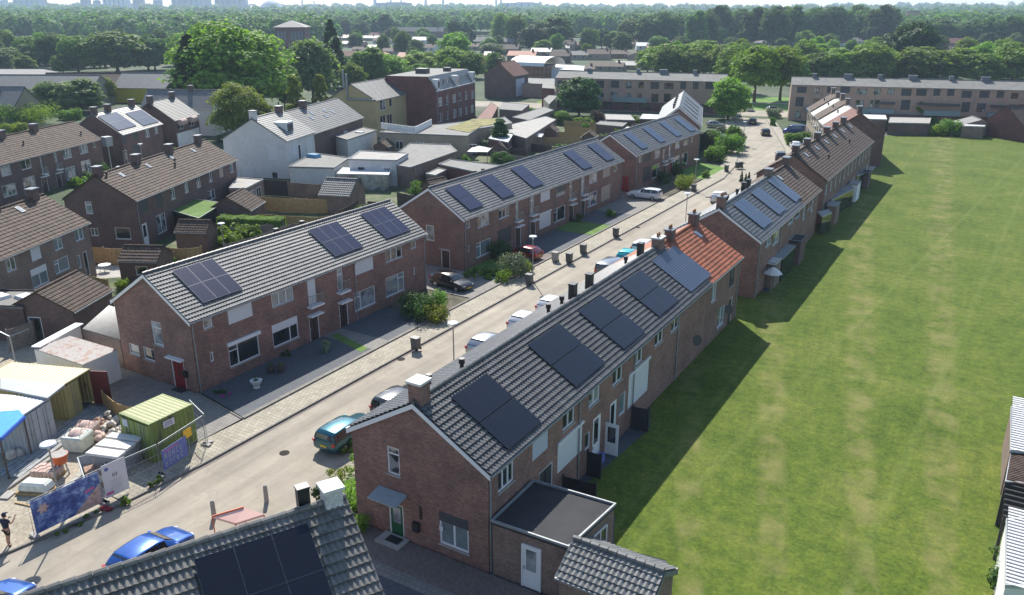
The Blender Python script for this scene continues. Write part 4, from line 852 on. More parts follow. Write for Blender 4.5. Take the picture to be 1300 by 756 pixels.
for k,(rm,lb) in enumerate((('tile_light','far row house with a light grey roof, second from the dark gable'),('tile_brown','far row house with a brown roof between two light grey roofs'),('tile_light','far row house with a light grey roof, last but one of its row'),('tile_brown','far row house with a brown roof at the end before the long flats'))):
    cc=(lastc[0]+math.sin(hg)*(8.1+k*6.2),lastc[1]+math.cos(hg)*(8.1+k*6.2)); 
    g=house('row_house',lb,cc,-18.2,6.15,8.6,5.7+.25*(k%2),8.6+.25*(k%2),wall='brick_beige',roof=rm,detail=1,tw=.6,trim=None,verge=0); chimney(g,5.6,w=1.1,d=.7,m='brick_grey'); vent(g,3,3,-1)
    mb=MB()
    for q in (1.4,4.2):
        for zq in (.9,3.5): mb.box(-8.62,q,zq+.7,.06,1.3,1.4)
    mb.build('window',['glass_curtain'],g.t)
# ---- extension and shed behind the green-door gable
P2=[(-17.0,26.55),(-13.15,26.65),(-12.75,30.6),(-17.0,30.4)]
t,pl=flat('extension','black flat-roofed brick extension with a white back door beside the nearest gable',P2,2.95,'brick_grey','bitumen','zinc',world=True,ops=[(0,1.55,.05,2.55,2.35,'doorg',{'dm':'upvc','glass':'glass_pale'}),(1,2.1,.8,3.3,2.3,'w2',{})])
SH=house('shed','small tiled shed with a pale stone-coloured slope at the end of the flat extension',(-9.25,26.05),-84+180-2,4.0,3.1,2.35,3.25,wall='brick_grey',roof='tile_light',tw=.24,ch=.34,trim='lead',gut='zinc',amp=.05) if False else None
SH=house('shed','small tiled shed with pale tiles at the end of the black flat extension',(-13.0,25.55),91,4.0,2.9,2.3,3.15,wall='brick_grey',roof='tile_light',tw=.25,ch=.33,trim='lead',gut='zinc',amp=.05,over=.15,backroof=1)
fence('fence','short grey paling fence at the bottom edge beside the paved drive',[(-16.4,22.6),(-15.0,21.8)],1.0,'fence_grey',world=True)
for k,(a,b) in enumerate((((-17,33.6),(-15.2,33.8)),((-17,43.0),(-16.0,43.1)),((-17,36.6),(-16.2,36.6)))): fence('fence',('black fence between the yards just behind the flat extension','dark fence between the yards beside the white back door','low dark fence panel between the two back doors of the nearest row')[k],[a,b],1.6,'fence_black',world=True)
for k,(p,zz,lb) in enumerate((([(1040,250),(1060,240),(1075,244),(1056,254)],2.4,'pale awning behind the longer brown terrace'),([(1056,240),(1078,233),(1084,240),(1066,248)],2.3,'blue-grey glass lean-to behind the brown terrace'),([(974,323),(992,308),(1010,312),(994,328)],2.4,'blue-green glass lean-to behind the glossy panel terrace'),([(1082,219),(1098,214),(1102,219),(1088,223)],2.3,'small pale glass canopy near the far end of the brown terrace'),([(1038,269),(1052,266),(1056,270),(1044,275)],2.3,'narrow white canopy between the two east terraces'))):
    t,_=flat('lean_to',lb,p,zz,'glass_dark','canopy_glass','zinc',cat='lean-to',par=.04)
for k,(x,y,lb) in enumerate(((-16.6,60.2,'round black satellite dish below the red tiles'),(-16.65,52.8,'round black satellite dish below the window left of the field corner'))):
    t=thing('satellite_dish',lb,'satellite dish',(x,y,2.6)); MB().tube([(0,0,0),(.25,0,.05),(.33,-.02,.1)],[.02,.02,.02]).build('arm','metal_pole',t); MB().tube([(.3,-.03,.08),(.34,-.04,.1),(.40,-.08,.12)],[.05,.3,.4],14).build('dish','black_plastic',t)
# ---- left rotated rows
z5=(0,180,3.94)
fd=scl(*z5,[('sh',697,290,362,740,{'sm':'shutter_dark'}),('sh',775,262,333,812,{'sm':'shutter_dark'}),('w2',850,230,297,876),('w2',918,200,263,942),('w2',978,172,237,1004),('w2',1040,152,208,1062),('sh',1095,132,185,1118,{'sm':'shutter_beige'}),('w1',1148,114,160,1168),('doorg',708,415,512,742,{'dm':'upvc'}),('w2',778,374,472,835),('w2',1040,250,300,1078)])
gd=scl(*z5,[('wt',422,300,360,460,{'glass':'glass_pale'}),('w1',572,430,487,652),('w2',450,432,470,490)])
D=house('terrace_house','brown tiled terrace with a plain brick gable behind the small tiled garden sheds',(-79.6,53.0),-24.8,25.6,8.2,5.45,8.0,wall='brick_dark',roof='tile_brown',front=fd,gable=gd,trim=None,tw=.6,ch=.38,pipes=(.2,),backroof=1)
for k in range(4): chimney(D,.6+k*7.7,w=.9,d=.7,top=.9)
for k in range(4): skylight(D,3.4+k*5.6,3.7,.5,.7)
vent(D,14,2.9); vent(D,13,2.3); vent(D,1.3,4.2)
fd2=scl(*z5,[('w2',20,572,665,82,{'glass':'glass_curtain'}),('sh',145,518,610,208),('w2',262,472,555,315),('w2',368,432,507,420),('wb',268,600,672,352,{'glass':'glass_blind'}),('w1',385,572,640,408),('doorg',412,555,672,445,{'dm':'frame_dark'}),('w2',150,645,748,248,{'half':.35})])
D2=house('terrace_house','brown tiled terrace cut by the left edge of the photo, nearest of the angled rows',(-75.0-math.sin(R(-24.8))*19,44.6-math.cos(R(-24.8))*19),-24.8,19,8.2,5.45,8.0,wall='brick_grey',roof='tile_brown',front=fd2,trim=None,tw=.6,ch=.38,backroof=1)
for y in (12.3,17.6): chimney(D2,y,w=.9,d=.7,top=.9)
skylight(D2,14.6,4,.5,.8)
zb2=(0,150,7.22)
fd3=scl(*zb2,[('w2',0,452,545,105),('w2',185,390,485,290),('fr',360,357,520,390,{'balcony':1}),('fr',492,322,480,530,{'balcony':1}),('w3',570,287,385,658,{'glass':'glass_curtain'}),('w3',722,248,338,808,{'glass':'glass_pale'}),('w1',848,228,275,873),('w3',15,628,740,158,{'glass':'glass_curtain'}),('wr',205,558,705,335,{'glass':'glass_curtain'}),('wr',595,462,580,700,{'glass':'glass_blind'}),('wr',740,402,530,840,{'glass':'glass_curtain'}),('door',375,550,650,440,{'canopy':.4}),('door',510,515,662,570,{'canopy':.4})])
D3=house('terrace_house','brown tiled terrace with white French balconies at the left edge, behind the nearest angled row',(-124.0-math.sin(R(-24.8))*30,78.3-math.cos(R(-24.8))*30),-24.8,30,8.2,5.45,8.0,wall='brick_dark',roof='tile_brown',front=fd3,trim=None,tw=.6,ch=.38)
for y in (13.5,20.5): chimney(D3,y,w=1,d=.8,top=.9)
vent(D3,15,2.4); vent(D3,27.5,1.7)
zb8=(0,60,5.417)
fd4=scl(*zb8,[('sh',838,608,668,872,{'sm':'shutter_dark'}),('sh',912,588,645,950,{'sm':'shutter_dark'}),('w2',995,565,625,1028,{'glass':'glass_pale'}),('w2',1060,545,600,1086,{'glass':'glass_pale'}),('doorg',845,715,770,875,{'dm':'door_brown'}),('sh',908,690,760,965,{'sm':'shutter_dark'})])
D4=house('terrace_house','dark brick house with two bluish solar arrays on a pale grey roof',(-125.2,82.9),-26.5,13.6,9.2,5.45,8.7,wall='brick_dark',roof='tile_light',front=fd4,trim=None,tw=.6,detail=1)
for p in ([(655,485),(800,455),(940,550),(820,575)],[(880,470),(955,430),(1095,520),(975,548)]): solar_px(D4,[(x/5.417,60+y/5.417) for x,y in p],3,2,'pv_grey','pv_frame')
for y in (.8,5,12.8): chimney(D4,y,w=.9,d=.8,top=1)
D5=house('house','dark brick house with white ground floor and two beige awnings left of the white house',(-133.3,99.3),-24,9.4,9.0,5.45,8.6,wall='brick_dark',roof='slate_grey',detail=1,tw=.5,trim=None,front=[('w2@',1.2,3.6,3.2,4.8,{}),('w2@',5.4,3.6,7.4,4.8,{})])
chimney(D5,.5,w=1,d=.8); chimney(D5,8.5,w=1,d=.8)
MB().box(.04,4.7,1.5,.06,8.6,2.9).build('ground_floor_front','white_render',D5.t)
for k in range(2):
    mb=MB(); mb.tube([(.5,1.2+k*4.2,4.9),(.5,3.3+k*4.2,4.9)],[.55,.55],12); mb.build('awning','sack_pink',D5.t)
W1=house('house','white rendered house with a long pale roof behind the dark brick houses',(-155.5,108.2),64,15.5,8,5.6,8.9,wall='white_render',roof='slate_grey',detail=0,trim=None,front=[('w2@',8.2,3.2,10.2,4.9,{'frame':'frame_dark'}),('w1@',10.2,.3,11.1,2.3,{})])
chimney(W1,9.5,w=.8,d=.8,top=.9)
# ---- white corner house and the yellow and brick blocks
zw=(280,120,7.22)
fw=scl(*zw,[('sh',662,492,562,700),('doorg',705,458,622,745,{'dm':'upvc'}),('sh',788,415,545,845)])
gw=scl(*zw,[('sh',425,480,600,525,{'sm':'shutter_white'}),('sh',190,682,760,302,{'sm':'shutter_white'})])+scl(280,200,7.22,[('w1',472,138,215,523,{'frame':'frame_dark'})])
W2=house('corner_house','big white painted gable house with a box dormer in pale tiles',(-94.6,89.8),-19.5,10.2,10.6,5.9,9.1,wall='brick_white',roof='tile_light',front=fw,gable=gw,trim=None,tw=.6,ch=.4,detail=2)
chimney(W2,.5,w=.9,d=.9,top=1.1,m='brick_white',pots=0,drop=2.2); chimney(W2,9.0,w=1.2,d=.9,top=.9)
mb=MB(); mb.box(-2.55,4.6,7.45,2.4,2.3,1.5); mb.build('dormer','white_render',W2.roof); MB().box(-1.33,4.6,7.4,.05,1.9,1.1).build('dormer_window','glass_dark',W2.roof)
W3=house('house','grey tiled house with several small skylights between the white house and the yellow gable',(-94.6+math.sin(R(-19.5))*10.3-.2,89.8+math.cos(R(-19.5))*10.3),-19.5,22,9.6,5.6,8.9,wall='brick_dark',roof='slate_grey',trim=None,tw=.5,ch=.4,detail=1)
chimney(W3,7,w=1.2,d=.9)
for y,s in ((5,3),(7,4),(10,2.6),(12,3.8),(14,3)): skylight(W3,y,s,.7,.9)
flat('extension','white flat-roofed extension with a roof terrace in front of the white gable house',[(367,212),(424,213.5),(443,201),(398,195)],3.0,'brick_white','roof_felt','zinc')
flat('extension','low white workshop with three small windows and a grey side',[(443,202.5),(503,204),(518,195),(458,192)],3.9,'brick_white','roof_pale','zinc',ops=[(k,1.2,1.9,2.4,2.9,'w1',{}) for k in (0,)]+[(0,5.2,1.9,6.4,2.9,'w1',{}),(0,9,1.9,10.2,2.9,'w1',{})])
flat('conservatory','glass lean-to with a white sheet roof before the white workshop',[(428,220.5),(493,222),(496,215),(436,213)],2.4,'glass_pale','roof_white','upvc',cat='conservatory',par=.05)
flat('extension','wide grey flat roof over dark brick walls right of the white workshop',[(504,210),(521,213),(580,192.5),(571,184.5),(521,182.5),(506,194)],3.2,'brick_grey','roof_felt','zinc')
flat('garage','low flat-roofed red brick garage behind the second terrace',[(557,209),(572,203),(642,211),(628,224)],2.7,'brick_red','roof_felt','zinc',cat='garage')
flat('shed','small pale-roofed shed between the dark wall and the garage',[(541,221),(556,214),(567,216),(553,223)],2.2,'brick_grey','roof_pale','zinc',cat='shed')
flat('extension','dark flat-roofed wing with white rooflights under the skylight roof',[(426,173.5),(441,178),(478,166),(460,162)],4.,'brick_white','roof_felt','zinc',lights=((-3,0,1.5,1),(0,1,1.5,1)))
t,pl=flat('shop_block','long beige single-storey block with a white parapet under the brick flats',[(482,168.5),(593,173),(606,164),(650,157),(640,149),(560,158),(500,163)],3.9,'brick_beige','roof_felt','zinc',
  ops=[(0,u,1.,u+1.5,2.5,'w2',{}) for u in (3,7,12,17)])
mb=MB(); 
for (a,b) in (((484,163),(527,169)),((527,169),(548,158.5))):
    p,q=at(*a,4.),at(*b,4.); L=math.hypot(q[0]-p[0],q[1]-p[1]); mb.box((p[0]+q[0])/2-t.location.x,(p[1]+q[1])/2-t.location.y,4.5,L,.12,1.1,math.atan2(q[1]-p[1],q[0]-p[0]))
mb.build('parapet','white_render',t)
MP=[at(*q,4.) for q in ((566,163),(596,168),(612,160),(640,156),(634,150),(600,151))]; MB().prism([(p[0]-t.location.x,p[1]-t.location.y) for p in MP],3.87,3.97).build('moss_patch','roof_moss',t)
G1=house('yellow_house','yellow painted gable house with a steel flue pipe',(-110.9,130.6),-13,16,10.8,7.5,10.5,wall='brick_yellow',roof='slate_grey',detail=1,trim=None,tw=.6,front=scl(400,70,5.417,[('w2',445,315,385,485),('w1',510,300,358,530),('w2',447,420,490,487),('w2',495,412,488,532)]))
mb=MB(); x=-6.2; mb.tube([(x,-.3,9.5),(x,-.3,12.6)],.22,8); mb.tube([(-.2,-.3,7.6),(x,-.3,7.6),(x,-.3,10)],.2,8); mb.tube([(x-.7,-.3,9.8),(x-.7,-.3,13.4)],.22,8); mb.build('flue_pipe','zinc',G1.t)
def mansard(name,label,corner,heading,L,W,e,top,ins,wall,front):
    t=thing(name,label,'apartment building',(corner[0],corner[1],0),-R(heading)); F=lambda u,z,d:(-d,u,z)
    class h: pass
    h=h(); h.c=corner; h.hd=R(heading); h.t=t; h.e=e+.2; h.L=L; h.W=W
    ops=[loc_op(h,'F',o) for o in front]; mb=MB(); face_wall(mb,F,0,L,0,e,[o[1:5] for o in ops],.13,False)
    mb.quad((-W,0,0),(0,0,0),(0,0,e),(-ins,0,top),(-W+ins,0,top),(-W,0,e)); mb.quad((0,L,0),(-W,L,0),(-W,L,e),(-W+ins,L,top),(-ins,L,top),(0,L,e)); mb.quad((-W,0,0),(-W,0,e),(-W,L,e),(-W,L,0))
    mb.build('wall',wall,t)
    for o in ops: opening(F,o[0],*o[1:5],t,o[5])
    mb=MB(); z=.06; mb.v=[(z,.05,e),(z,L-.05,e),(-ins+z,L-.05,top+.05),(-ins+z,.05,top+.05),(-W-z,.05,e),(-W-z,L-.05,e),(-W+ins-z,L-.05,top+.05),(-W+ins-z,.05,top+.05)]
    mb.f=[(0,1,2,3),(5,4,7,6)]; mb.m=[0,0]; mb.quad((-ins+z,.05,top+.05),(-ins+z,L-.05,top+.05),(-W+ins-z,L-.05,top+.05),(-W+ins-z,.05,top+.05),mi=1)
    rf=mb.build('roof',['tile_dark','roof_felt'],t)
    for k in range(5):
        y=.9+k*(L-2.4)/4
        if k in (0,2,4): MB().box(-.55,y+.6,e+1.15,1.3,1.5,2.4).build('dormer','white_render',rf); MB().box(.12,y+.6,e+1.2,.04,1.,1.6).build('dormer_window','glass_curtain',rf)
        else:
            for q in (0,2.2): mb=MB(); mb.box(-.62,y+q-.6,e+1.35,.06,.8,1.5,rx=0); o=mb.build('roof_window','glass_pale',rf); 
    MB().box(-W/2,L*.35,top+.6,2.5,2.5,1.1).build('roof_plant','frame_dark',rf); MB().box(-W/2+3,L*.65,top+.5,1.5,1.5,.9).build('roof_plant','frame_dark',rf)
    MB().box(.05,L/2,e-.1,.2,L,.16).build('gutter','white_paint',t)
    for y in (.3,6.6,13,24.5): MB().tube([(.14,y,0),(.14,y,e-.2)],.06,6).build('downpipe','zinc',t)
    return t
mansard('apartment_building','large dark red brick flats with a flat roof and white dormers behind the yellow house',(-107.2,146.4),-14,25.4,13.5,8.3,11.2,1.9,'brick_red',
  scl(400,70,5.417,[('w2',848,295,355,875),('w2',898,283,345,918),('w2',945,275,330,970),('w1',990,263,318,1006),('w2',1030,255,308,1046),('w2',1073,247,300,1093),('w2',850,405,462,877),('w2',900,392,448,920),('w2',948,378,435,972),('w2',992,368,422,1008),('w2',1032,360,412,1048),('w2',1072,348,400,1092)]))
# ---- long flats at the back
z4=(640,0,3.94)
def rowops(z,y0,y1,xs,kinds=None,opt=None):
    return scl(*z,[(('w2' if b-a<50 else 'w3') if not kinds else kinds,a,y0,y1,b,dict(opt or {})) for a,b in xs])
f1=rowops(z4,407,440,[(267,307),(460,500),(535,575)],'sh',{'sm':'shutter_dark'})+rowops(z4,410,442,[(610,637),(672,698)],'w1',{'frame':'frame_dark'})+rowops(z4,414,446,[(733,775),(882,910),(945,972),(1008,1052)],'sh',{'sm':'shutter_dark'})+rowops(z4,416,447,[(803,847)],'w2',{'frame':'frame_dark'})
f1+=rowops(z4,462,503,[(267,300),(470,498),(533,566)],'w2',{'frame':'frame_dark'})+rowops(z4,467,503,[(615,634),(668,690)],'w1',{'frame':'frame_dark'})+rowops(z4,470,512,[(737,771),(800,835)],'w2',{'frame':'frame_dark'})
BA=house('apartment_building','long pinkish brick flats across the back, left of the street, with four roof chimneys',(-104.0,195.6),76,43.6,9,8.0,9.4,wall='brick_pink',roof='roof_felt',detail=0,front=f1,trim=None,pipes=(14.4,22,36))
for k,y in enumerate((8.0,21.0,27.5,35.5)): chimney(BA,y,w=.9 if k!=2 else 2,d=.9,top=.8,m='lead',cap='lead',pots=0)
MB().box(.03,21.8,1.15,.08,43.3,2.3).build('ground_floor_front','brick_red',BA.t); 
for y0,y1 in ((15.8,24.3),): MB().box(.7,(y0+y1)/2,2.9,1.3,y1-y0,1.1).build('balcony','balcony_green',BA.t)
for k in range(8):
    y=4+k*5; MB().box(.085,y,1.3,.04,2.1,1.5).build('ground_floor_window','glass_dark',BA.t)
zr=(960,0,3.824)
f2=rowops(zr,425,452,[(200,245),(345,373),(410,456)],'sh',{'sm':'shutter_dark'})+rowops(zr,425,455,[(280,308)],'w2',{'frame':'frame_dark'})+rowops(zr,431,459,[(491,538),(573,604),(640,671)],'w2',{'frame':'frame_dark','glass':'glass_curtain'})+rowops(zr,436,466,[(707,754),(779,828),(863,894),(930,962)],'sh',{'sm':'shutter_dark'})+rowops(zr,446,476,[(1000,1047),(1086,1133),(1171,1203)],'sh',{'sm':'shutter_dark'})+rowops(zr,452,480,[(1240,1273)],'w2',{'frame':'frame_dark'})
f2+=rowops(zr,475,518,[(193,230)],'sh',{'sm':'shutter_dark'})+rowops(zr,478,518,[(281,305)],'w1',{'frame':'frame_dark'})+rowops(zr,486,525,[(484,523)],'w2',{'frame':'frame_dark','glass':'glass_curtain'})+rowops(zr,486,522,[(555,567),(577,598)],'w1',{'frame':'frame_dark'})+rowops(zr,489,534,[(706,747)],'sh',{'sm':'shutter_dark'})+rowops(zr,500,545,[(1000,1037)],'sh',{'sm':'shutter_dark'})+rowops(zr,502,545,[(1074,1114)],'w2',{'frame':'frame_dark','half':.6,'bm':'shutter_dark'})+rowops(zr,506,545,[(1228,1254),(1275,1290)],'w1',{'frame':'frame_dark'})+rowops(zr,540,575,[(190,218)],'w1',{'frame':'frame_dark'})
BB=house('apartment_building','long pinkish brick flats at the back right with grey-green balconies and many chimneys',(-44.9,202.7),76,66,9,8.3,9.7,wall='brick_pink',roof='roof_felt',detail=0,front=f2,trim=None,pipes=(7,18.5,30,39))
for k,y in enumerate((5.0,12.5,19.5,26.5,34.5,41.5,50,58)): chimney(BB,y,w=.9 if k%2==0 else 1.8,d=.9,top=.8,m='lead',cap='lead',pots=0)
MB().box(.03,36,1.1,.08,59,2.2).build('ground_floor_front','brick_red',BB.t)
for a,b in ((3.6,6.6),(15.4,22.8),(29,36.5),(42.,48.5)): MB().box(.7,(a+b)/2,2.85,1.3,b-a,1.1).build('balcony','balcony_green',BB.t)
for a,b in ((19.3,22.8),(27.5,36.2),(42.2,47)): 
    mb=MB(); mb.box(.6,(a+b)/2,4.9,1.4,b-a,.08,rx=0); mb.box(1.28,(a+b)/2,4.7,.06,b-a,.4); mb.build('awning','shutter_dark',BB.t)
for k in range(11): MB().box(.085,7.5+k*5.2,1.25,.04,2.2,1.5).build('ground_floor_window','glass_dark',BB.t)
# ---- houses at the back centre
R1=house('house','dark brick gable house with a dull red roof left of the striped low blocks',(-126.2,210.6),-6,11,9.4,6.6,10.2,wall='brick_dark',roof='tile_redbrown',detail=1,trim=None,tw=.6); chimney(R1,.6,w=.9,d=.8)
MB().box(.05,5,3,.06,6,5).build('painted_front','industrial_pale',R1.t)
t,pl=flat('workshop','house wrapped in red scaffolding under a white barrel roof',[at(658,84,6.),at(701,84,6.),(at(701,84,6.)[0]-4,at(701,84,6.)[1]+10),(at(658,84,6.)[0]-4,at(658,84,6.)[1]+10)],6.,'brick_pink','roof_felt','zinc',world=True)
w_=abs(pl[0][0]-pl[1][0])
mb=MB(); xs=[p[0] for p in pl]; ys=[p[1] for p in pl]; x0,x1=min(xs),max(xs); y0,y1=min(ys),max(ys)
for k in range(8):
    a0,a1=math.pi*k/8,math.pi*(k+1)/8; ym=(y0+y1)/2; ry=(y1-y0)/2
    mb.quad((x0,ym-math.cos(a0)*ry,6.1+math.sin(a0)*3),(x1,ym-math.cos(a0)*ry,6.1+math.sin(a0)*3),(x1,ym-math.cos(a1)*ry,6.1+math.sin(a1)*3),(x0,ym-math.cos(a1)*ry,6.1+math.sin(a1)*3))
mb.build('barrel_roof','roof_white',t)
a,b=pl[0],pl[1]; mb=MB()
for k in range(9):
    u=k/8; mb.box(a[0]+(b[0]-a[0])*u,a[1]+(b[1]-a[1])*u-1,3,.14,.14,6.2)
for z in (1.5,3.2,4.9): L=math.hypot(b[0]-a[0],b[1]-a[1]); mb.box((a[0]+b[0])/2,(a[1]+b[1])/2-1,z,L,1,.12,math.atan2(b[1]-a[1],b[0]-a[0]))
mb.build('scaffold','scaffold',t)
for k,(p,hh,w_,r_,lb) in enumerate((
 ([(662,106),(690,107),(690,100),(664,99)],4,'brick_pink','roof_felt','low pinkish striped block right of the dull red roof'),
 ([(688,112),(704,113),(704,100),(690,100)],5,'brick_red','roof_felt','small red block against the left end of the long flats'),
 ([(700,88),(741,90),(742,84),(706,82)],5,'industrial_pale','roof_white','pale flat-roofed hall with white rooftop sheets'),
 ([(634,139),(662,141),(672,133),(638,130)],3.2,'brick_grey','roof_felt','low flat roof with a white tent behind the brick flats'),
 ([(604,152),(620,158),(632,136),(624,130)],3,'brick_red','tile_redbrown','narrow brick annexe with white windows right of the brick flats'),
 ([(650,149),(672,153),(703,140),(690,136)],3,'brick_grey','roof_felt','grey felt roof with two dark vents in the middle distance'),
 ([(640,168),(668,176),(706,152),(692,148),(650,158)],3,'brick_grey','roof_pale','long shed with a striped pale roof beside the gardens'),
 ([(620,176),(645,181),(652,170),(630,166)],3,'brick_red','sheet_grey','lean-to with a pale blue roof left of the columnar conifer'),
 ([(690,126),(697,133),(708,122),(704,116)],3.4,'brick_beige','roof_felt','small beige end wall beside the long flats'),
 ([(770,152),(806,153),(800,146),(768,145)],2.4,'brick_dark','roof_pale','row of garages with a pale roof in the gardens before the long flats'),
 ([(757,158),(790,161),(796,156),(762,154)],2.3,'brick_dark','roof_felt','long low garden store left of the white bright roofs'),
 ([(812,151),(845,152),(842,146),(816,145)],2.4,'brick_dark','roof_white','white garage roof right in front of the long flats'),
 ([(788,168),(806,170),(812,163),(796,161)],2.6,'brick_dark','roof_white','bright white flat roof at the ridge of the third terrace'),
 ([(1105,144),(1178,145),(1176,140),(1104,139)],2.6,'brick_dark','roof_pale','long garage row with pale edge before the right flats'),
 ([(1060,150),(1126,152),(1124,146),(1090,145)],2.6,'brick_grey','roof_white','pale flat roof between the dark gable and the right flats'),
 ([(1128,156),(1180,157),(1182,150),(1130,149)],2.5,'brick_dark','roof_pale','pale garage roof at the top edge of the field'),
 ([(1222,160),(1250,161),(1254,155),(1230,154)],2.4,'brick_grey','roof_white','white flat garage left of the dormer house')),):
    flat('outbuilding',lb,p,hh,w_,r_,'zinc',cat='outbuilding',par=.08)
def gpx(name,label,nr_px,z,heading,L,W,rise,wall,roof,**k):
    c=at(*nr_px,z); return house(name,label,c,heading,L,W,z,z+rise,wall=wall,roof=roof,trim=None,detail=k.pop('detail',0),**k)
g=gpx('house','brown tiled house with a white box dormer at the right edge behind the field',(1300,160),3.2,40,16,9,3.4,'brick_red','tile_brown')
g=gpx('shed','small grey gabled shed on the far edge of the field',(1268,160),2.2,-20,6,7,1.1,'brick_grey','slate_grey')
# right edge sheds by the field
for k,(p,hh,w_,r_,lb) in enumerate((
 ([(1284,517),(1283,571),(1330,575),(1330,512)],2.8,'brick_grey','sheet_grey','white sheet-roofed shed cut by the right edge, farthest of the four'),
 ([(1284,572),(1277,611),(1330,616),(1330,573)],2.6,'brick_dark','tile_brown','brown-roofed shed cut by the right edge below the white sheet roof'),
 ([(1278,660),(1277,742),(1330,745),(1330,656)],2.8,'white_render','sheet_grey','corrugated white roof cut by the right edge near the bottom'))):
    t,pl=flat('shed',lb,p,hh,w_,r_,'pipe_grey',cat='shed',par=.05)
    xs=[q[0] for q in pl]; ys=[q[1] for q in pl]; mb=MB(); n=24
    for i in range(n): mb.box(0,min(ys)+(i+.5)*(max(ys)-min(ys))/n,hh+.01,(max(xs)-min(xs))*.93,(max(ys)-min(ys))/n*.5,.05)
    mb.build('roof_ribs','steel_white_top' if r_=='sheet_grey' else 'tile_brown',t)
a=at(1276,614,2.5); b=at(1277,655,2.5); t=thing('pergola','dark timber pergola between the two right-edge sheds','pergola',(a[0],b[1],0))
mb=MB()
for k in range(7): mb.box(2.5,(a[1]-b[1])*k/6,2.4,5,.12,.2)
mb.build('beam','fence_black',t)
for x,y in ((.05,0),(.05,a[1]-b[1]),(4.8,0),(4.8,a[1]-b[1])): MB().box(x,y,1.15,.14,.14,2.3).build('post','fence_black',t)
bush(*at(1296,752),3,1.5,'dark shrub at the bottom right corner under the corrugated roof',m='leaf_dark')
# ---- school and left background
SC=[(('school_wing','long pale-roofed school wing behind the thin grey trees'),(78,118),4,62,30,14,4,'brick_beige','slate_grey'),(('school_wing','dark-tiled school wing running behind the big trees'),(160,112),4,60,34,12,3.6,'brick_dark','tile_brown'),(('school_pavilion','hipped pavilion with a yellow fascia beside the big trees'),(215,112),4.2,64,22,12,3.6,'fascia_yellow','slate_grey')]
for (nm,lb),px,z,hd_,L,W_,rise,wl,rf_ in SC:
    c=at(*px,z); c=(c[0]-math.sin(R(hd_))*L*.75,c[1]-math.cos(R(hd_))*L*.75); house(nm,lb,c,hd_,L,W_,z,z+rise,wall=wl,roof=rf_,trim=None,detail=0,cat='school building')
t,pl=flat('school_hall','low dark brick hall with a band of blue windows at the left edge',[(-40,104),(24,105),(75,92),(55,88),(-40,88)],5,'brick_dark','roof_felt','zinc')
t2=at(0,97); 
MB().box(0,0,0,26,.1,2.4).build('window_band','panel_blue',t,loc=(at(0,100,3)[0]-t.location.x-1.5,at(0,100,3)[1]-t.location.y-1.2,2.8),rz=R(14))
house('house','beige gable house with dark solar panels at the left edge',(at(30,136,5)[0],at(30,136,5)[1]),64,2,2,5,6,detail=0,trim=None) if False else None
c=at(18.5,134,4.6); yh=house('house','beige gabled house with dark roof panels behind the left hedge',(c[0]-math.sin(R(64))*12,c[1]-math.cos(R(64))*12),64,12,9,4.6,8.2,wall='brick_beige',roof='slate_grey',detail=0,trim='frame_dark',front=[('sh@',2,1.,8,2.6,{})])
solar(yh,5,2.6,4.5,3.4,4,2,'pv_grey')
# brick tower building
c=at(352,70); t=thing('brick_tower','square dark brick tower block with a pale pyramid roof above the trees','tower',(c[0],c[1],0),-R(-35))
c2=at(403,70); wt=math.hypot(c2[0]-c[0],c2[1]-c[1])*.72
MB().box(wt/2,wt/2,7.6,wt,wt,15.2).build('wall','brick_red',t)
mb=MB(); mb.v=[(-1,-1,15.25),(wt+1,-1,15.25),(wt+1,wt+1,15.25),(-1,wt+1,15.25),(wt/2,wt/2,19)]; mb.f=[(0,1,4),(1,2,4),(2,3,4),(3,0,4),(3,2,1,0)]; mb.m=[0]*5; mb.build('roof','roof_pale',t)
for k in range(8):
    if k!=3: MB().box(wt*(.1+.114*k),-.05,10.5,1.3,.2,5).build('window','lead',t); MB().box(-.05,wt*(.1+.114*k),10.5,.2,1.3,5).build('window','lead',t)
# ---- garden sheds of the west side
house('garden_shed','small brick shed with weathered tiles beside the yellow fence, nearest the second angled terrace',(-67.6,45.6),-64,3.9,3.6,2.05,3.0,wall='brick_dark',roof='tile_brown',trim=None,tw=.3,ch=.4,amp=.05,cat='shed',front=[('w1@',1,.8,2.1,1.6,{})]) if False else None
def shed4(label,pts,z,rise,wall='brick_dark',roof='tile_brown',name='garden_shed',cat='shed',**k):
    """gabled shed from two eave corners (near, far along the ridge) and its width"""
    (a,b,W)=pts; p,q=at(*a,z),at(*b,z); hd_=math.degrees(math.atan2(q[0]-p[0],q[1]-p[1])); L=math.hypot(q[0]-p[0],q[1]-p[1])
    return house(name,label,p,hd_,L,W,z,z+rise,wall=wall,roof=roof,trim=None,tw=.3,ch=.38,amp=.045,over=.12,verge=.06,cat=cat,backroof=1,**k)
shed4('small brick shed with weathered tiles standing against the sunlit yellow fence',((150,331.5),(199,332.5),3.2),2.1,1.0,front=[('w1@',1.6,.7,2.8,1.6,{})])
shed4('small tiled brick shed below the green hedge behind the two flue boxes',((222,294.5),(262,295.5),2.6),2.2,.9)
shed4('little gabled shed with striped brown tiles against the long light fence',((316.7,268),(335.4,256),5.2),2.2,1.5)
shed4('low tiled garage between the white workshop and the second terrace',((405,247.5),(444,249.5),5),2.4,1.6,wall='brick_grey',roof='tile_light',cat='garage')
shed4('brown corrugated gabled outhouse left of the lattice-tiled lean-to',((92.3,397),(141.5,368.5),5.6),2.6,1.5,wall='brick_dark',roof='tile_brown',gable=[('doorg@',-3.9,.02,-2.8,2.1,{'dm':'frame_dark'})])
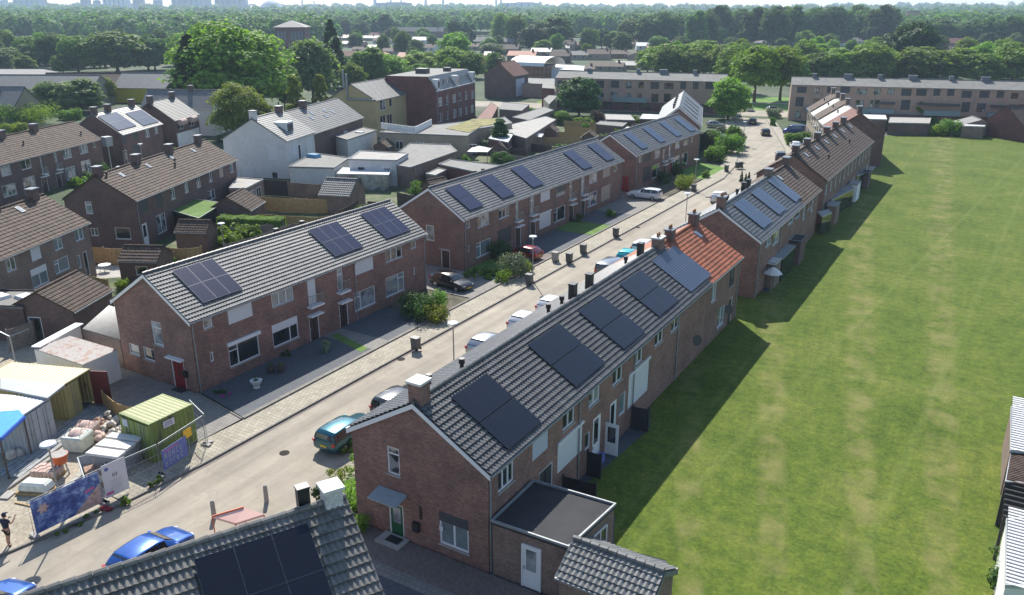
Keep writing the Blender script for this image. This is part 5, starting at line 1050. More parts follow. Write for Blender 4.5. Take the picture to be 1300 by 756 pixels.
flat('outhouse','flat felt-roofed outhouse with two bright rooflights at the left edge',[(-30,369),(63,370),(28,390),(-30,388)],3.,'brick_dark','roof_felt','frame_dark',lights=((1.2,.9,1.6,1.1),(-.7,-.1,1.6,1.1)))
flat('extension','flat-roofed extension with white windows at the far end of the angled brown terrace',[(291,239.5),(312.5,239.5),(334,228.5),(302,226)],2.9,'brick_grey','roof_pale','zinc',ops=[(1,.8,.5,2.4,2.3,'w2',{}),(1,3,.5,4.6,2.3,'w2',{})])
flat('patio_awning','green and white patio awning on the back wall of the angled brown terrace',[(215,266),(252,277),(283,258),(243,252)],2.6,'glass_dark','garden_grass','upvc',cat='awning',par=.04)
# lean-tos beside terrace A
def leanto(name,label,P,z0,z1,roof,wall,cat='lean-to',ribs=True,wm=None):
    """mono-pitch shed: P = four roof corners in world metres, first two low, last two high"""
    o=P[0]; t=thing(name,label,cat,(o[0],o[1],0)); q=[(p[0]-o[0],p[1]-o[1]) for p in P]; zs=[z0,z0,z1,z1]
    mb=MB()
    for i in range(4):
        j=(i+1)%4; mb.quad((*q[i],0),(*q[j],0),(*q[j],zs[j]),(*q[i],zs[i]))
    mb.build('wall',wall,t)
    mb=MB(); n=26; A,B,C_,Dd=[Vector((*q[i],zs[i]+.02)) for i in range(4)]
    for k in range(n):
        u,v=k/n,(k+1)/n; m_=(u+v)/2
        a,b,c,d=A.lerp(B,u),A.lerp(B,v),Dd.lerp(C_,v),Dd.lerp(C_,u); e,f=A.lerp(B,m_)+Vector((0,0,.05)),Dd.lerp(C_,m_)+Vector((0,0,.05))
        if ribs: mb.quad(a,e,f,d); mb.quad(e,b,c,f)
        else: mb.quad(a,b,c,d)
    mb.quad(*(p-Vector((0,0,.05)) for p in (A,Dd,C_,B)))
    mb.build('roof',roof,t); return t
leanto('workshop','pale-walled lean-to with a rust-streaked corrugated roof beside the first grey terrace',[(-56.4,28.0),(-50.9,28.1),(-51.0,30.8),(-56.3,30.6)],2.25,2.35,'sheet_rusty','white_render')
leanto('lean_to','tiled lean-to against the back corner of the first grey terrace',[(-57.0,32.0),(-52.6,32.1),(-52.6,35.3),(-58.4,35.2)],2.3,2.9,'tile_dark','brick_grey')
mb=MB(); p,q=at(45,441,2.4),at(101,411,2.4); L=math.hypot(q[0]-p[0],q[1]-p[1]); mb.box(0,0,2.4,L,.7,.08); mb.box(0,0,1.2,L-.1,.1,2.35); o=mb.build('wall_coping',['white_paint']); o.location=((p[0]+q[0])/2,(p[1]+q[1])/2,0); o.rotation_euler.z=math.atan2(q[1]-p[1],q[0]-p[0]); tag(o,'white boarded wall running behind the rusty corrugated roof','wall')
t=fence('fence','dark green board fence behind the white boarded wall',[(14,448),(45,436),(88,402)],1.9,'fence_grey')
tag(MB().tube([(0,0,0),(0,0,2.2),(-1.2,-.3,2.6),(-2.6,-.6,2.2),(-2.6,-.6,0)],.06,6).tube([(0,0,2.2),(.5,1.2,2.5)],.05,5).build('pergola','metal_pole',loc=(*at(20,462),0)),'pale metal pergola arch at the left edge above the containers','pergola')
# ---- garden fences
fence('fence','sunlit yellow board fence behind the small weathered shed',[(119,334),(150,337),(196,334),(238,337),(258,334)],1.8,'fence_wood')
fence('fence','long light board fence behind the second brown terrace gardens',[(327,267),(362,270),(405,271),(440,271)],1.9,'fence_wood')
fence('fence','pale low fence just in front of the long light fence',[(327,283),(365,286),(405,288),(428,284)],1.2,'fence_wood')
fence('fence','diagonal board fence climbing to the tiled garage, upper of the two',[(398,303),(424,290),(455,272)],1.8,'fence_dark')
fence('fence','diagonal board fence climbing to the tiled garage, lower of the two',[(410,311),(440,294),(474,276)],1.8,'fence_wood')
fence('fence','grey paling fence behind the ridge of the first grey terrace',[(288,330),(330,318),(372,302),(392,300)],1.7,'fence_grey')
fence('fence','brown fence below the long hedge beside the pole lamp',[(268,308),(320,306),(362,300)],1.7,'fence_grey')
fence('fence','black slatted fence in front of the big white gable',[(335,248),(367,250)],2.3,'fence_black')
fence('garden_wall','dark brick garden wall right of the black slatted fence',[(367,251),(408,254)],2.2,'brick_grey',cat='wall')
fence('garden_wall','low dark wall winding from the white workshop to the second terrace',[(456,243),(492,232),(520,226),(548,237)],1.9,'brick_grey',cat='wall')
fence('fence','low yellow fence strip beside the flat outhouse behind the first terrace',[(118,372),(140,377)],1.7,'fence_wood')
fence('fence','timber fence between the red container door and the paved side yard',[(133,517),(150,532),(170,538)],1.2,'fence_wood')
for k,(a,b,c) in enumerate((((716,162),(761,164),'farthest garden fence strip left of the grey garden store'),((717,170),(786,173),'light garden fence strip in the middle of the stacked gardens'),((690,176),(752,178),'orange-brown garden fence strip left of the pond garden'),((690,184),(745,186),'nearest of the stacked garden fence strips'),((600,196),(668,200),'fence behind the columnar conifer'),((660,190),(700,196),'dark fence right of the white garden tent'))):
    fence('fence',c,[a,b],1.5,'fence_wood' if k<4 else 'fence_dark',step=2.6)
hedge('hedge','long bright clipped hedge behind the first grey terrace',(281,297),(361,300),1.6,2.1,'leaf_bright')
# garden greenery
B_=lambda px,pb,w_,h_,lb,**k: bush_px(px,pb,w_,h_,lb,**k)
B_(300,309,62,20,'low leafy vine on the grey paling fence behind the first terrace',m='leaf_bright',ls=.35)
B_(262,313,36,16,'leafy climber at the left end of the grey paling fence',m='leaf_bright',ls=.3)
B_(262,265,30,22,'bright bush beside the green patio awning',m='leaf_bright')
B_(108,205,28,14,'yellow-flowering shrub by the angled brown terrace',m='leaf_yellow')
B_(125,222,26,16,'round green bush next to the yellow-flowering shrub',m='leaf_mid')
B_(203,190,34,18,'leafy hedge bush in front of the dark brick solar house',m='leaf_mid')
B_(233,197,30,10,'low green bush left of the white house forecourt',m='leaf_mid')
B_(279,182,11,10,'small round clipped bush in the forecourt of the white house',m='leaf_dark')
B_(528,246,22,16,'green bush in the corner between the low dark walls',m='leaf_mid')
B_(455,290,18,14,'green bush at the end of the diagonal fences',m='leaf_mid')
B_(160,366,30,14,'bright weeds beside the first grey terrace back corner',m='leaf_bright')
B_(208,340,34,14,'pale bush behind the ridge of the first terrace',m='leaf_bright')
B_(93,425,12,26,'climbing shrub on the brown corrugated outhouse',m='leaf_mid')
B_(32,422,8,10,'little bush by the flat outhouse',m='leaf_mid')
B_(530,402,52,28,'dark spreading shrub in the bed at the end of the first terrace',m='leaf_dark')
B_(556,395,26,30,'rounded dark bush beside the black car',m='leaf_mid')
B_(552,408,34,22,'pale yellow-green shrub at the pavement before the black car',m='leaf_yellow')
B_(415,447,14,16,'tuft of ornamental grass by the front door of the first terrace',m='leaf_pale')
B_(365,453,16,6,'low dark plant under the window of the first terrace',m='leaf_dark')
B_(634,330,30,24,'dark bush under the windows of the second terrace',m='leaf_dark')
B_(610,352,50,10,'low green ground cover in the second terrace front garden',m='leaf_mid')
B_(652,352,34,30,'grey-green bush in front of the red car',m='leaf_pale')
B_(668,348,26,16,'yellowish bush at the street lamp before the red car',m='leaf_yellow')
B_(640,358,22,16,'bright shrub at the pavement edge in the second front garden',m='leaf_bright')
B_(775,276,12,10,'small round bush before the third pair of doors',m='leaf_mid'); B_(734,282,12,10,'round bush beside a front door halfway along the second terrace',m='leaf_mid')
B_(868,240,26,18,'pink and yellow flowering bush on the corner behind the street lamp',m='leaf_yellow')
B_(842,232,22,14,'dark bush beside the white estate car',m='leaf_dark'); B_(858,222,24,16,'dark shrub under the windows of the third terrace',m='leaf_dark')
B_(896,226,14,10,'small bush on the bright corner lawn',m='leaf_mid'); B_(876,236,12,8,'magenta flowering plant in the corner bush bed',m='flower_pink')
B_(455,600,22,30,'bright bush against the shaded gable wall, beside the teal car',m='leaf_bright',ls=.12)
B_(443,640,42,34,'sprawling sunlit ground-cover shrub beside the green-door gable',m='leaf_bright',ls=.12)
B_(452,676,26,20,'bright shrub at the foot of the green-door gable',m='leaf_bright',ls=.12)
B_(403,640,20,26,'dark upright shrub behind the white chimney of the nearest roof',m='leaf_dark',ls=.12)
B_(428,612,40,14,'low green ground cover between the road and the green-door gable',m='leaf_yellow',ls=.1); B_(440,575,34,14,'low yellowish ground cover beside the teal car',m='leaf_bright',ls=.1); B_(420,660,36,16,'pale green ground cover behind the white chimney',m='leaf_bright',ls=.1)
# greenery round the far end of the street
for i,(px,pb,w_,h_,m_,lb) in enumerate(((908,205,26,18,'leaf_mid','bush below the round tree at the bend'),(925,195,34,24,'leaf_mid','large bush beside the pavement at the bend'),(933,185,20,20,'leaf_pale','pale bush at the bend of the street'),(905,178,20,12,'leaf_mid','hedge left of the cars under the round tree'),(896,190,20,22,'leaf_dark','dark shrub at the far end of the third terrace'),(982,150,16,12,'leaf_pale','flowering shrub at the corner lawn by the right flats'),(980,160,8,12,'leaf_mid','thin hedge plant at the corner lawn'),(1003,184,16,14,'leaf_mid','bush in the planter beside the blue van'),(1018,184,16,16,'leaf_mid','leafy bush right of the planter beside the blue van'),(672,148,12,12,'leaf_mid','bush beside the beige end wall'),(711,158,20,17,'leaf_mid','rounded bush left of the dark tree before the flats'),(740,160,28,10,'leaf_bright','bright bushes under the dark tree before the flats'),(758,155,16,14,'leaf_purple','purple-brown bush beside the garage roofs'),(783,158,16,8,'leaf_bright','small bright bush among the garage roofs'),(670,183,30,12,'leaf_bright','bright green bush before the long pale shed'),(688,170,16,10,'leaf_mid','bush at the end of the garden fence strips'),(640,215,26,22,'leaf_dark','dark bush behind the ridge right of the white tent'),(615,192,18,14,'leaf_pale','pale bush near the lean-to under the conifer'),(701,153,18,8,'leaf_mid','hedge before the pond garden'),(1190,172,22,14,'leaf_bright','yellow-green bush at the far edge of the field'),(1205,172,26,20,'leaf_mid','grey-green bush at the far edge of the field'),(1218,173,22,8,'leaf_pale','low pale bush on the far field edge'),(1182,160,12,12,'leaf_mid','bush beside the bright young tree'),(1160,157,10,6,'leaf_mid','small bush before the garages at the field edge'),(10,160,60,30,'leaf_mid','big hedge bush behind the left terrace'),(45,158,60,26,'leaf_bright','bright hedge bush behind the left terrace chimneys'),(92,152,30,14,'leaf_mid','bush between the hedge and the solar house'),(20,170,30,14,'leaf_yellow','yellowish hedge bush at the left edge'))):
    B_(px,pb,w_,h_,lb,m=m_,ls=.3,n=60)
gb='shrubs growing in the back gardens'
pr=house('garden_shed','little tiled shed in the back gardens north of the terraces',(-62,112),20,3.2,2.4,2.0,2.8,wall='brick_dark',roof='tile_brown',trim=None,tw=.3,ch=.4,detail=1,cat='shed',front=[('doorg@',1.,.02,1.9,1.9,{})],group='little sheds in the back gardens')
for k in range(9):
    copy_thing(pr.t,(rnd.uniform((-72 if k<4 else -94),(-57 if k<4 else -64)),rnd.uniform(*((64,102) if k<4 else (112,150))) ,0),rnd.choice([.3,1.87,-.2]),'little tiled shed in the back gardens north of the terraces')
for k in range(12):
    x=rnd.uniform(-74,-56) if k<5 else rnd.uniform(-92,-58); y=rnd.uniform(62,102) if k<5 else rnd.uniform(108,150)
    fence('fence','board fence dividing the back gardens between the terraces',[(x,y),(x+6.5,y-1.2)],1.7,rnd.choice(['fence_wood','fence_dark','fence_grey']),world=True,group='board fences dividing the back gardens')
def tableset(lb,x,y):
    t=thing('garden_table',lb,'garden table',(x,y,0),rnd.random()*3); MB().cyl(0,0,.70,.74,.6,.6,14).build('table_top','white_paint',t)
    for e in (-.35,.35):
        for f in (-.35,.35): MB().cyl(e,f,0,.7,.025).build('leg','metal_pole',t)
tableset('round white garden table on the slabs behind the weathered shed',*at(134,345)); tableset('round white garden table in the garden behind the second terrace',-62,84); tableset('round white garden table on the terrace roofless yard behind the white workshop',-66,118)
areas=[((-72,36),(-54,100),26),((-100,108),(-56,150),22),((-96,150),(-66,182),18),((-125,60),(-96,100),10),((-28,120),(-19,142),8)]
for (x0,y0),(x1,y1),n_ in areas:
    for k in range(n_):
        x=rnd.uniform(x0,x1); y=rnd.uniform(y0,y1)
        bush(x,y,rnd.uniform(1.2,3.2),rnd.uniform(.8,2.2),'leafy shrub growing in the back gardens between the terraces',m=rnd.choice(['leaf_mid','leaf_mid','leaf_bright','leaf_grey','leaf_dark']),group=gb,ls=.28,n=50,seed=k)
# ---- trees one can tell apart
T=tree_px
T('broad','leaf_bright',300,148,24,135,'huge light green tree left of the brick tower',seed=0,ls=.2)
T('cone','leaf_dark',250,152,46,72,'dark bell-shaped tree in front of the huge light green tree',seed=0)
T('broad','leaf_yellow',306,176,104,62,'yellow-green round tree behind the big white house',seed=1,ls=.2)
T('broad','leaf_yellow',338,172,130,26,'small yellow-green tree beside the white house chimney',seed=2)
T('young','leaf_yellow',378,158,98,32,'slender yellow-green tree left of the pair behind the skylight roof',seed=0)
T('young','leaf_yellow',409,150,97,26,'slender yellow-green tree right of the pair behind the skylight roof',seed=1)
T('willow','leaf_grey',398,130,54,72,'grey-green willow-like tree under the brick tower',seed=0)
T('willow','leaf_grey',362,140,76,46,'smaller grey-green tree left of the willow',seed=1)
T('willow','leaf_grey',345,118,62,40,'grey-green tree just below the brick tower',seed=2)
T('cone','leaf_dark',425,112,27,40,'tall dark conifer right of the brick tower',seed=1)
for k,(px,pb,pt,w_,m_,lb) in enumerate(((448,118,80,34,'leaf_bright','bright tree left of the yellow gable'),(470,108,60,44,'leaf_mid','green tree behind the yellow house flue'),(497,104,70,40,'leaf_bright','bright tree behind the left end of the brick flats'),(530,98,68,40,'leaf_yellow','yellow-green tree behind the brick flats roof'),(548,94,66,34,'leaf_bright','bright tree over the middle of the brick flats'),(577,84,42,40,'leaf_bright','rounded bright tree above the brick flats'),(575,98,60,48,'leaf_bright','broad bright tree over the right half of the brick flats'),(600,100,66,34,'leaf_mid','green tree at the right end of the brick flats'),(480,92,66,26,'leaf_yellow','yellow-green treetop behind the flue'),(625,72,56,30,'leaf_grey','grey-green tree behind the dull red roofs'),
 (150,92,40,74,'leaf_mid','large green tree in front of the far wood at left'),(100,92,46,40,'leaf_mid','green tree left of the large one above the school'),(80,94,70,24,'leaf_mid','small tree above the school roof'),(10,90,62,36,'leaf_mid','tree above the blue-window hall'),(30,92,72,30,'leaf_bright','bright tree above the blue-window hall'),(4,95,64,28,'leaf_grey','grey tree at the left edge above the hall'),
 (65,140,104,40,'leaf_grey','thin greyish tree left in front of the school'),(104,143,100,58,'leaf_grey','broad greyish tree in front of the school wing'),(134,132,97,28,'leaf_yellow','small yellowish tree in front of the school'),(52,122,100,30,'leaf_grey','pale thin tree at the left of the school wing'),
 (735,148,98,50,'leaf_dark','dark rounded tree in front of the left long flats'),(924,152,99,50,'leaf_mid','round green tree at the bend of the street'),(677,66,33,37,'leaf_dark','dark dome tree above the barrel roof'),(640,56,17,32,'leaf_bright','light green tree above the school block'),(655,60,20,26,'leaf_mid','green tree beside the light one above the school block'),(700,62,22,60,'leaf_forest','wide dark tree mass behind the dome tree'),
 (748,64,36,24,'leaf_mid','first of the row of rounded trees'),(764,62,38,22,'leaf_dark','darker rounded tree in the row'),(775,64,42,20,'leaf_mid','small rounded tree in the row'),(790,62,42,22,'leaf_dark','dark tree next to the big rounded one'),(804,58,24,38,'leaf_mid','largest rounded tree of the middle row'),(738,45,22,26,'leaf_mid','rounded tree behind the middle row, left'),(762,45,23,20,'leaf_mid','rounded tree behind the middle row, right'),(780,42,22,18,'leaf_bright','light rounded tree behind the middle row'),
 (876,56,36,20,'leaf_mid','left of three light rounded trees'),(894,56,36,18,'leaf_mid','middle of three light rounded trees'),(913,58,34,24,'leaf_mid','right of three light rounded trees'),(745,72,56,14,'leaf_bright','bright little tree below the row of rounded trees'),
 (511,70,40,20,'leaf_mid','small round tree among far roofs'),(577,55,26,22,'leaf_dark','dark dome tree right of the far flats'),(592,55,30,9,'leaf_dark','narrow dark tree beside the dome'),(600,57,32,9,'leaf_dark','narrow dark conifer near the far school'),(440,47,25,14,'leaf_forest','rounded tree at the foot of the far wood'),(459,47,28,20,'leaf_forest','grey-green rounded tree at the foot of the far wood'),(476,48,26,8,'leaf_dark','narrow poplar by the far wood'),(490,48,20,22,'leaf_forest','tree right of the poplar by the far wood'),(519,45,28,7,'leaf_dark','narrow tree in front of the far flats'),
 (850,96,56,66,'leaf_mid','broad tree behind the left long flats'),(893,96,52,56,'leaf_mid','big tree right of the first behind the left flats'),(822,92,62,30,'leaf_mid','tree at the left of the group behind the flats'),(930,118,62,50,'leaf_mid','tree at the left of the bright meadow'),(957,130,60,56,'leaf_mid','tall tree with a visible trunk on the meadow'),(990,128,62,50,'leaf_mid','tree with low branches on the meadow by the flats'),(1006,108,66,36,'leaf_mid','tree just left of the right long flats'),(1035,104,68,46,'leaf_mid','tree behind the left end of the right flats'),(1060,104,62,50,'leaf_mid','broad tree behind the right flats'),(1100,104,56,60,'leaf_mid','wide tree below the big dark one'),(1082,104,80,40,'leaf_bright','bright low tree over the roof of the right flats'),(1125,102,90,30,'leaf_bright','bright low tree mid roof of the right flats'),
 (1152,96,28,64,'leaf_dark','big dark dome tree above the right flats'),(1168,104,60,70,'leaf_mid','broad light tree right of the dark dome'),(1208,104,62,74,'leaf_mid','broad light tree above the right flats chimneys'),(1246,106,68,60,'leaf_mid','green tree toward the right edge above the flats'),(1284,106,54,60,'leaf_mid','large green tree at the right edge'),(1253,66,42,24,'leaf_dark','dark egg-shaped tree near the right edge'),(1310,100,50,50,'leaf_mid','tree cut by the right edge'),(1210,60,44,20,'leaf_mid','small tree among far roofs at right'),(1030,64,58,30,'leaf_bright','pale low tree before the far right roofs'),(978,55,38,24,'leaf_pale','pale willow tree before the far right roofs'),
 (1163,158,123,24,'leaf_bright','bright young tree in front of the right long flats'),(930,188,160,20,'leaf_mid','small tree at the inside of the bend'),(915,175,162,16,'leaf_pale','small pale tree by the cars at the bend'))):
    kind='broad' if w_>9 and 'narrow' not in lb and 'poplar' not in lb else 'column'
    if 'bright young' in lb: kind='young'
    if px>=850 and w_>=50 and m_=='leaf_mid' and pb>90: m_='leaf_bright'
    T(kind,m_,px,pb,pt,w_,lb,trunk=(.24 if 'trunk' in lb or 'low branches' in lb or 'left of the bright meadow' in lb else .04))
T('column','leaf_dark',635,194,153,21,'columnar clipped conifer beside the white garden tent',seed=0,ls=.2,trunk=.02)
for k,(px,pb,pt) in enumerate(((941,231,219),(950,232,220),(946,235,222))): T('cone','leaf_dark',px,pb,pt,6,('small dark cypress on the east pavement, left of three','small dark cypress on the east pavement, right of three','small dark cypress on the east pavement, front of three')[k],trunk=.02)
# tall wood edge behind the meadow: big individual trees
gn='tall dark trees along the edge of the wood'
for k in range(26):
    px=820+k*14.5+rnd.uniform(-4,4); pt=(16 if px<900 else 9 if px<1135 else 22)+rnd.uniform(-3,5)
    if 1135<px<1150: continue
    T('broad','leaf_forest',px,58+rnd.uniform(-4,4),pt,30+rnd.uniform(-4,10),'tall dark tree standing along the edge of the wood behind the far roofs',group=gn)
for k in range(9): T('broad','leaf_forest',1190+k*15,62,18+rnd.uniform(0,12)+ (6 if k<3 else 0),34,'tall dark tree standing along the edge of the wood behind the far roofs',group=gn)
gm='trees along the foot of the wooded slope'
for k in range(0):
    px=-10+k*18+rnd.uniform(-5,5); pb=48+rnd.uniform(-4,4)
    if 415<px<610: pb-=6
    T('broad','leaf_forest',px,pb,pb-24-rnd.uniform(0,8),22+rnd.uniform(0,12),'dark rounded tree along the foot of the far wooded slope',group=gm)
gt='garden and street trees scattered between the far houses'
for k in range(66):
    px=rnd.uniform(-10,1310); lo,hi=((56,88) if px<420 else (50,72) if px<640 else (48,70) if px<830 else (60,80))
    T('broad',rnd.choice(['leaf_mid','leaf_mid','leaf_forest','leaf_bright','leaf_grey']),px,rnd.uniform(lo,hi),0,20,'tree standing between the far houses',group=gt) if False else tree('broad',rnd.choice(['leaf_mid','leaf_mid','leaf_forest','leaf_bright','leaf_grey']),*at(px,rnd.uniform(lo,hi)),rnd.uniform(8,13),rnd.uniform(8,14),'tree standing between the far houses',group=gt)
for k in range(48):
    tree('broad',rnd.choice(['leaf_mid','leaf_bright','leaf_bright']),*at(rnd.uniform(825,1330),rnd.uniform(84,101)),rnd.uniform(10.5,14),rnd.uniform(10,14),'tree in the belt right behind the long flats',group='belt of trees behind the long flats')
for k in range(20):
    tree('broad',rnd.choice(['leaf_mid','leaf_forest','leaf_bright']),*at(rnd.uniform(420,640),rnd.uniform(84,104)),rnd.uniform(6,9),rnd.uniform(7,10),'tree in the belt behind the brick flats',group='belt of trees behind the brick flats')
for k in range(20):
    tree('broad',rnd.choice(['leaf_mid','leaf_forest','leaf_bright','leaf_grey']),*at(-10+k*13+rnd.uniform(-6,6),rnd.uniform(66,90)),rnd.uniform(10,16),rnd.uniform(11,17),'tree in the loose line behind the school wings',group='loose line of trees behind the school')
# ---- the far wood as one mass
def rise(d): return float(np.interp(d,[900,1500,2300,3300,4300,5200],[0,3,9,17,26,28]))
def wood():
    C=[];Nn=[];S=[]
    r=np.random.RandomState(3); N_=3000; V=[];cnt=0
    for k in range(N_):
        px=r.uniform(-60,1360); lim=(54 if px<190 else 58 if px<420 else 46 if px<640 else 48 if px<830 else 54); v=r.rand()
        pb=18+(lim-18)*v**1.1
        x,y=at(px,pb); dist=math.hypot(x,y)
        if dist>4200: continue
        H=r.uniform(13,20)*(1+dist/9000); W=r.uniform(10,17)*(1+dist/2500)
        n=int(max(45,260-dist/10)); d=r.randn(n,3); d/=np.linalg.norm(d,axis=1)[:,None]; d[:,2]=np.abs(d[:,2])*1.15-.25
        q=1+.16*np.sin(d[:,0]*7+k)*np.cos(d[:,1]*6+k*2)+r.randn(n)*.06
        p=d*q[:,None]*np.array([W/2,W/2,H*.55])+np.array([x,y,H*.45+rise(dist)]); C.append(p); Nn.append(d+r.randn(n,3)*.3+np.array([0,0,.25])); S.append(np.full(n,W*.16*math.sqrt(260/n)))
    C=np.concatenate(C);Nn=np.concatenate(Nn);S=np.concatenate(S); return C,Nn,S
C_,N_,S_=wood()
o=leafmesh('woodland',C_,N_,S_,'leaf_forest'); tag(o,'wooded belt filling the distance up to the horizon','woodland',None,'stuff')
def hills():
    V=[];F=[];n=150
    rows=((900,-.5),(1500,2.5),(2300,8),(3000,14),(3700,23),(4300,30),(5100,25))
    for j,(d,h) in enumerate(rows):
        for i in range(n+1):
            a=R(-75+150*i/n)+YAW*-1; q=h+(h/37)*8*(.6*math.sin(i*.23)+.4*math.sin(i*.61+1)+.3*math.sin(i*1.7)) if d>3000 else h
            px=i/n
            V.append((math.sin(a)*d,math.cos(a)*d,q))
    for j in range(len(rows)-1):
        for i in range(n): F.append((j*(n+1)+i,j*(n+1)+i+1,(j+1)*(n+1)+i+1,(j+1)*(n+1)+i))
    o=np_mesh('hills',V,F,'hill_wood'); o['kind']='structure'
hills()
# ---- far houses among the trees
def mini(name,label,px,pb,wpx,hpx,roof,wall='brick_grey',heading=None,group=None,ridge=.4,depth=8,cat='house'):
    x,y=at(px,pb); s=scale_at(x,y); L=wpx*s; H=max(2.5,hpx*s*1.05); hd_=R(heading if heading is not None else rnd.choice([-20,62,70,75]))
    e=H*(1-ridge); W=depth; mb=MB(); 
    if heading is None or abs(heading)>40: pass
    mb.box(0,0,e/2,W,L,e)
    for sd in (1,-1): mb.quad((0,-L/2*sd,H-.05),(-W/2*sd,-L/2*sd,e),(W/2*sd,-L/2*sd,e))
    o_=.4; z_=e-.1
    for sd in (1,-1): mb.quad(*([(sd*(W/2+o_),-L/2-.2,z_),(sd*(W/2+o_),L/2+.2,z_),(0,L/2+.2,H),(0,-L/2-.2,H)][::sd]),mi=1)
    for sd in (1,-1):
        for k in range(max(1,int(L/3.5))):
            yy=-L/2+(k+.5)*L/max(1,int(L/3.5)); mb.box(sd*(W/2+.01),yy,e*.6,.05,1.3,1.2,mi=2)
    mb.box(0,L*.35,H+.3,.8,.9,1.2,mi=3)
    t=mb.build(name,[wall,roof,'glass_curtain','brick_dark']); t.location=(x,y,0); t.rotation_euler.z=-hd_
    return tag(t,label,cat,group)
FH=[(60,78,26,13,'tile_redbrown','brown-roofed brick house with a dormer above the blue-window hall'),(84,80,22,14,'slate_grey','grey-roofed brick house above the school'),(38,80,22,14,'slate_grey','dark gable house between trees at far left'),(112,80,28,12,'slate_grey','grey-roofed row right of the dormer house'),(92,62,30,8,'tile_light','pale-roofed row at the foot of the wood'),(60,62,30,7,'tile_light','light-roofed row left of the pale row'),(10,68,20,9,'tile_light','light roof at the left edge below the wood'),(95,88,16,7,'tile_redbrown','small red-brown house above the school roof'),
 (205,62,22,19,'tile_brown','dark brick house left of the huge light green tree'),(184,56,20,5,'tile_light','bright low building in a gap of the wood'),
 (455,52,60,6,'tile_light','long pale low roof near the far wood'),(450,60,30,7,'tile_light','light roof below the long pale one'),(490,56,30,7,'tile_brown','brown far house left of the white roof'),(536,56,28,8,'roof_white','white-roofed hall among far houses'),(478,66,20,8,'slate_grey','dark blue-roofed house among far roofs'),(500,70,26,8,'tile_brown','far house with brown roof behind the small round tree'),(520,80,26,12,'tile_red','red roof behind the bright trees'),(447,80,22,14,'tile_redbrown','pink-red roof behind the willow'),(540,66,30,9,'tile_brown','low brown roof below the white hall'),(560,62,24,8,'tile_brown','brown house before the dark dome tree'),
 (624,92,30,20,'tile_red','red-roofed house behind the dark brick gable'),(664,78,36,12,'tile_red','orange-roofed house left of the barrel roof'),(688,72,26,10,'tile_light','house with a dormer band above the barrel roof'),(712,80,24,14,'tile_brown','tan house right of the barrel roof'),(735,76,22,10,'tile_light','pale-roofed house right of the tan house'),(716,64,28,12,'tile_brown','gable house with pale roof above the tan house'),(760,76,28,12,'tile_brown','dark gable house below the rounded trees'),(785,74,24,9,'tile_brown','brown row below the rounded trees, left'),(808,76,24,9,'tile_brown','brown row below the rounded trees, right'),(770,90,44,10,'tile_light','long beige roof behind the left flats'),(804,88,44,9,'roof_pale','long pale roof behind the left flats'),(742,92,24,8,'tile_brown','low brown roof left of the long beige roof'),(817,64,20,9,'white_render','little white gable house'),(836,60,16,8,'tile_redbrown','small red-brown house right of the white gable'),(826,47,18,9,'slate_grey','grey barn at the wood edge'),(855,48,26,6,'roof_pale','flat pale hall at the wood edge'),(846,58,26,7,'tile_redbrown','red-brown row below the pale hall'),(862,60,14,8,'roof_white','white-gabled far house beside the brown rows'),
 (630,60,52,11,'roof_felt','far two-storey school block with big windows'),(535,48,62,12,'roof_felt','far flats with balcony bands'),(590,64,40,8,'tile_brown','dark roofs left of the far school block'),(645,70,30,12,'tile_brown','dark roofed row below the far school block'),
 (985,58,18,11,'tile_light','cream gable house behind the right trees'),(966,58,26,6,'tile_light','cream low roof behind the right trees'),(995,64,18,8,'panel_blue','house with a pale blue side wall'),(1014,62,16,9,'slate_grey','slate gabled far house'),(1042,62,26,13,'tile_redbrown','pinkish-roofed house with a solar panel'),(1032,64,20,8,'tile_redbrown','pinkish roof left of the solar house'),(1080,58,24,9,'slate_grey','blue-grey roofed house with a white gable'),(1112,54,18,6,'tile_light','pale roof left of the big dark dome'),(1190,60,14,10,'tile_light','pink-white gable house right of the dome'),(1216,64,32,14,'tile_redbrown','large red-brown roofed house'),(1240,66,14,10,'tile_light','pale house right of the red-brown roof'),(1245,72,30,6,'tile_redbrown','low red roof below the egg-shaped tree'),(900,66,30,7,'tile_brown','brown roof above the meadow trees'),(930,66,30,6,'slate_grey','grey row roof above the meadow trees'),(950,64,20,5,'tile_brown','low roof in the gap above the meadow trees'),(1000,20+50,60,5,'tile_redbrown','long brown row roof above the meadow trees'),
 (1290,162,16,8,'tile_redbrown','red brick annexe at the right edge beyond the field')]
for (px,pb,w_,h_,rm,lb) in FH:
    if rm in('tile_light','roof_white','roof_pale') and 'white' not in lb: rm=rnd.choice(['slate_grey','tile_brown','roof_felt'])
    mini('distant_house',lb,px,pb,w_,h_,rm,wall=rnd.choice(['brick_brown','brick_grey','brick_pink','brick_beige','brick_dark']) if 'white' not in lb else 'white_render',heading=72 if w_>24 else rnd.choice([60,70,-20]),depth=9)
gl='roofs scattered between the far trees'
for k in range(56):
    px=rnd.choice([rnd.uniform(400,720),rnd.uniform(700,900),rnd.uniform(880,1290)]); pb=rnd.uniform(48,66) if px<900 else rnd.uniform(58,72)
    if px<720: pb=rnd.uniform(50,76)
    mini('distant_house','small far house half hidden between the distant trees',px,pb,rnd.uniform(10,24),rnd.uniform(6,9),rnd.choice(['tile_brown','tile_redbrown','slate_grey','tile_brown','tile_red']),wall=rnd.choice(['brick_brown','brick_grey','brick_pink','white_render']),heading=rnd.choice([62,75,-20,70]),group=gl)
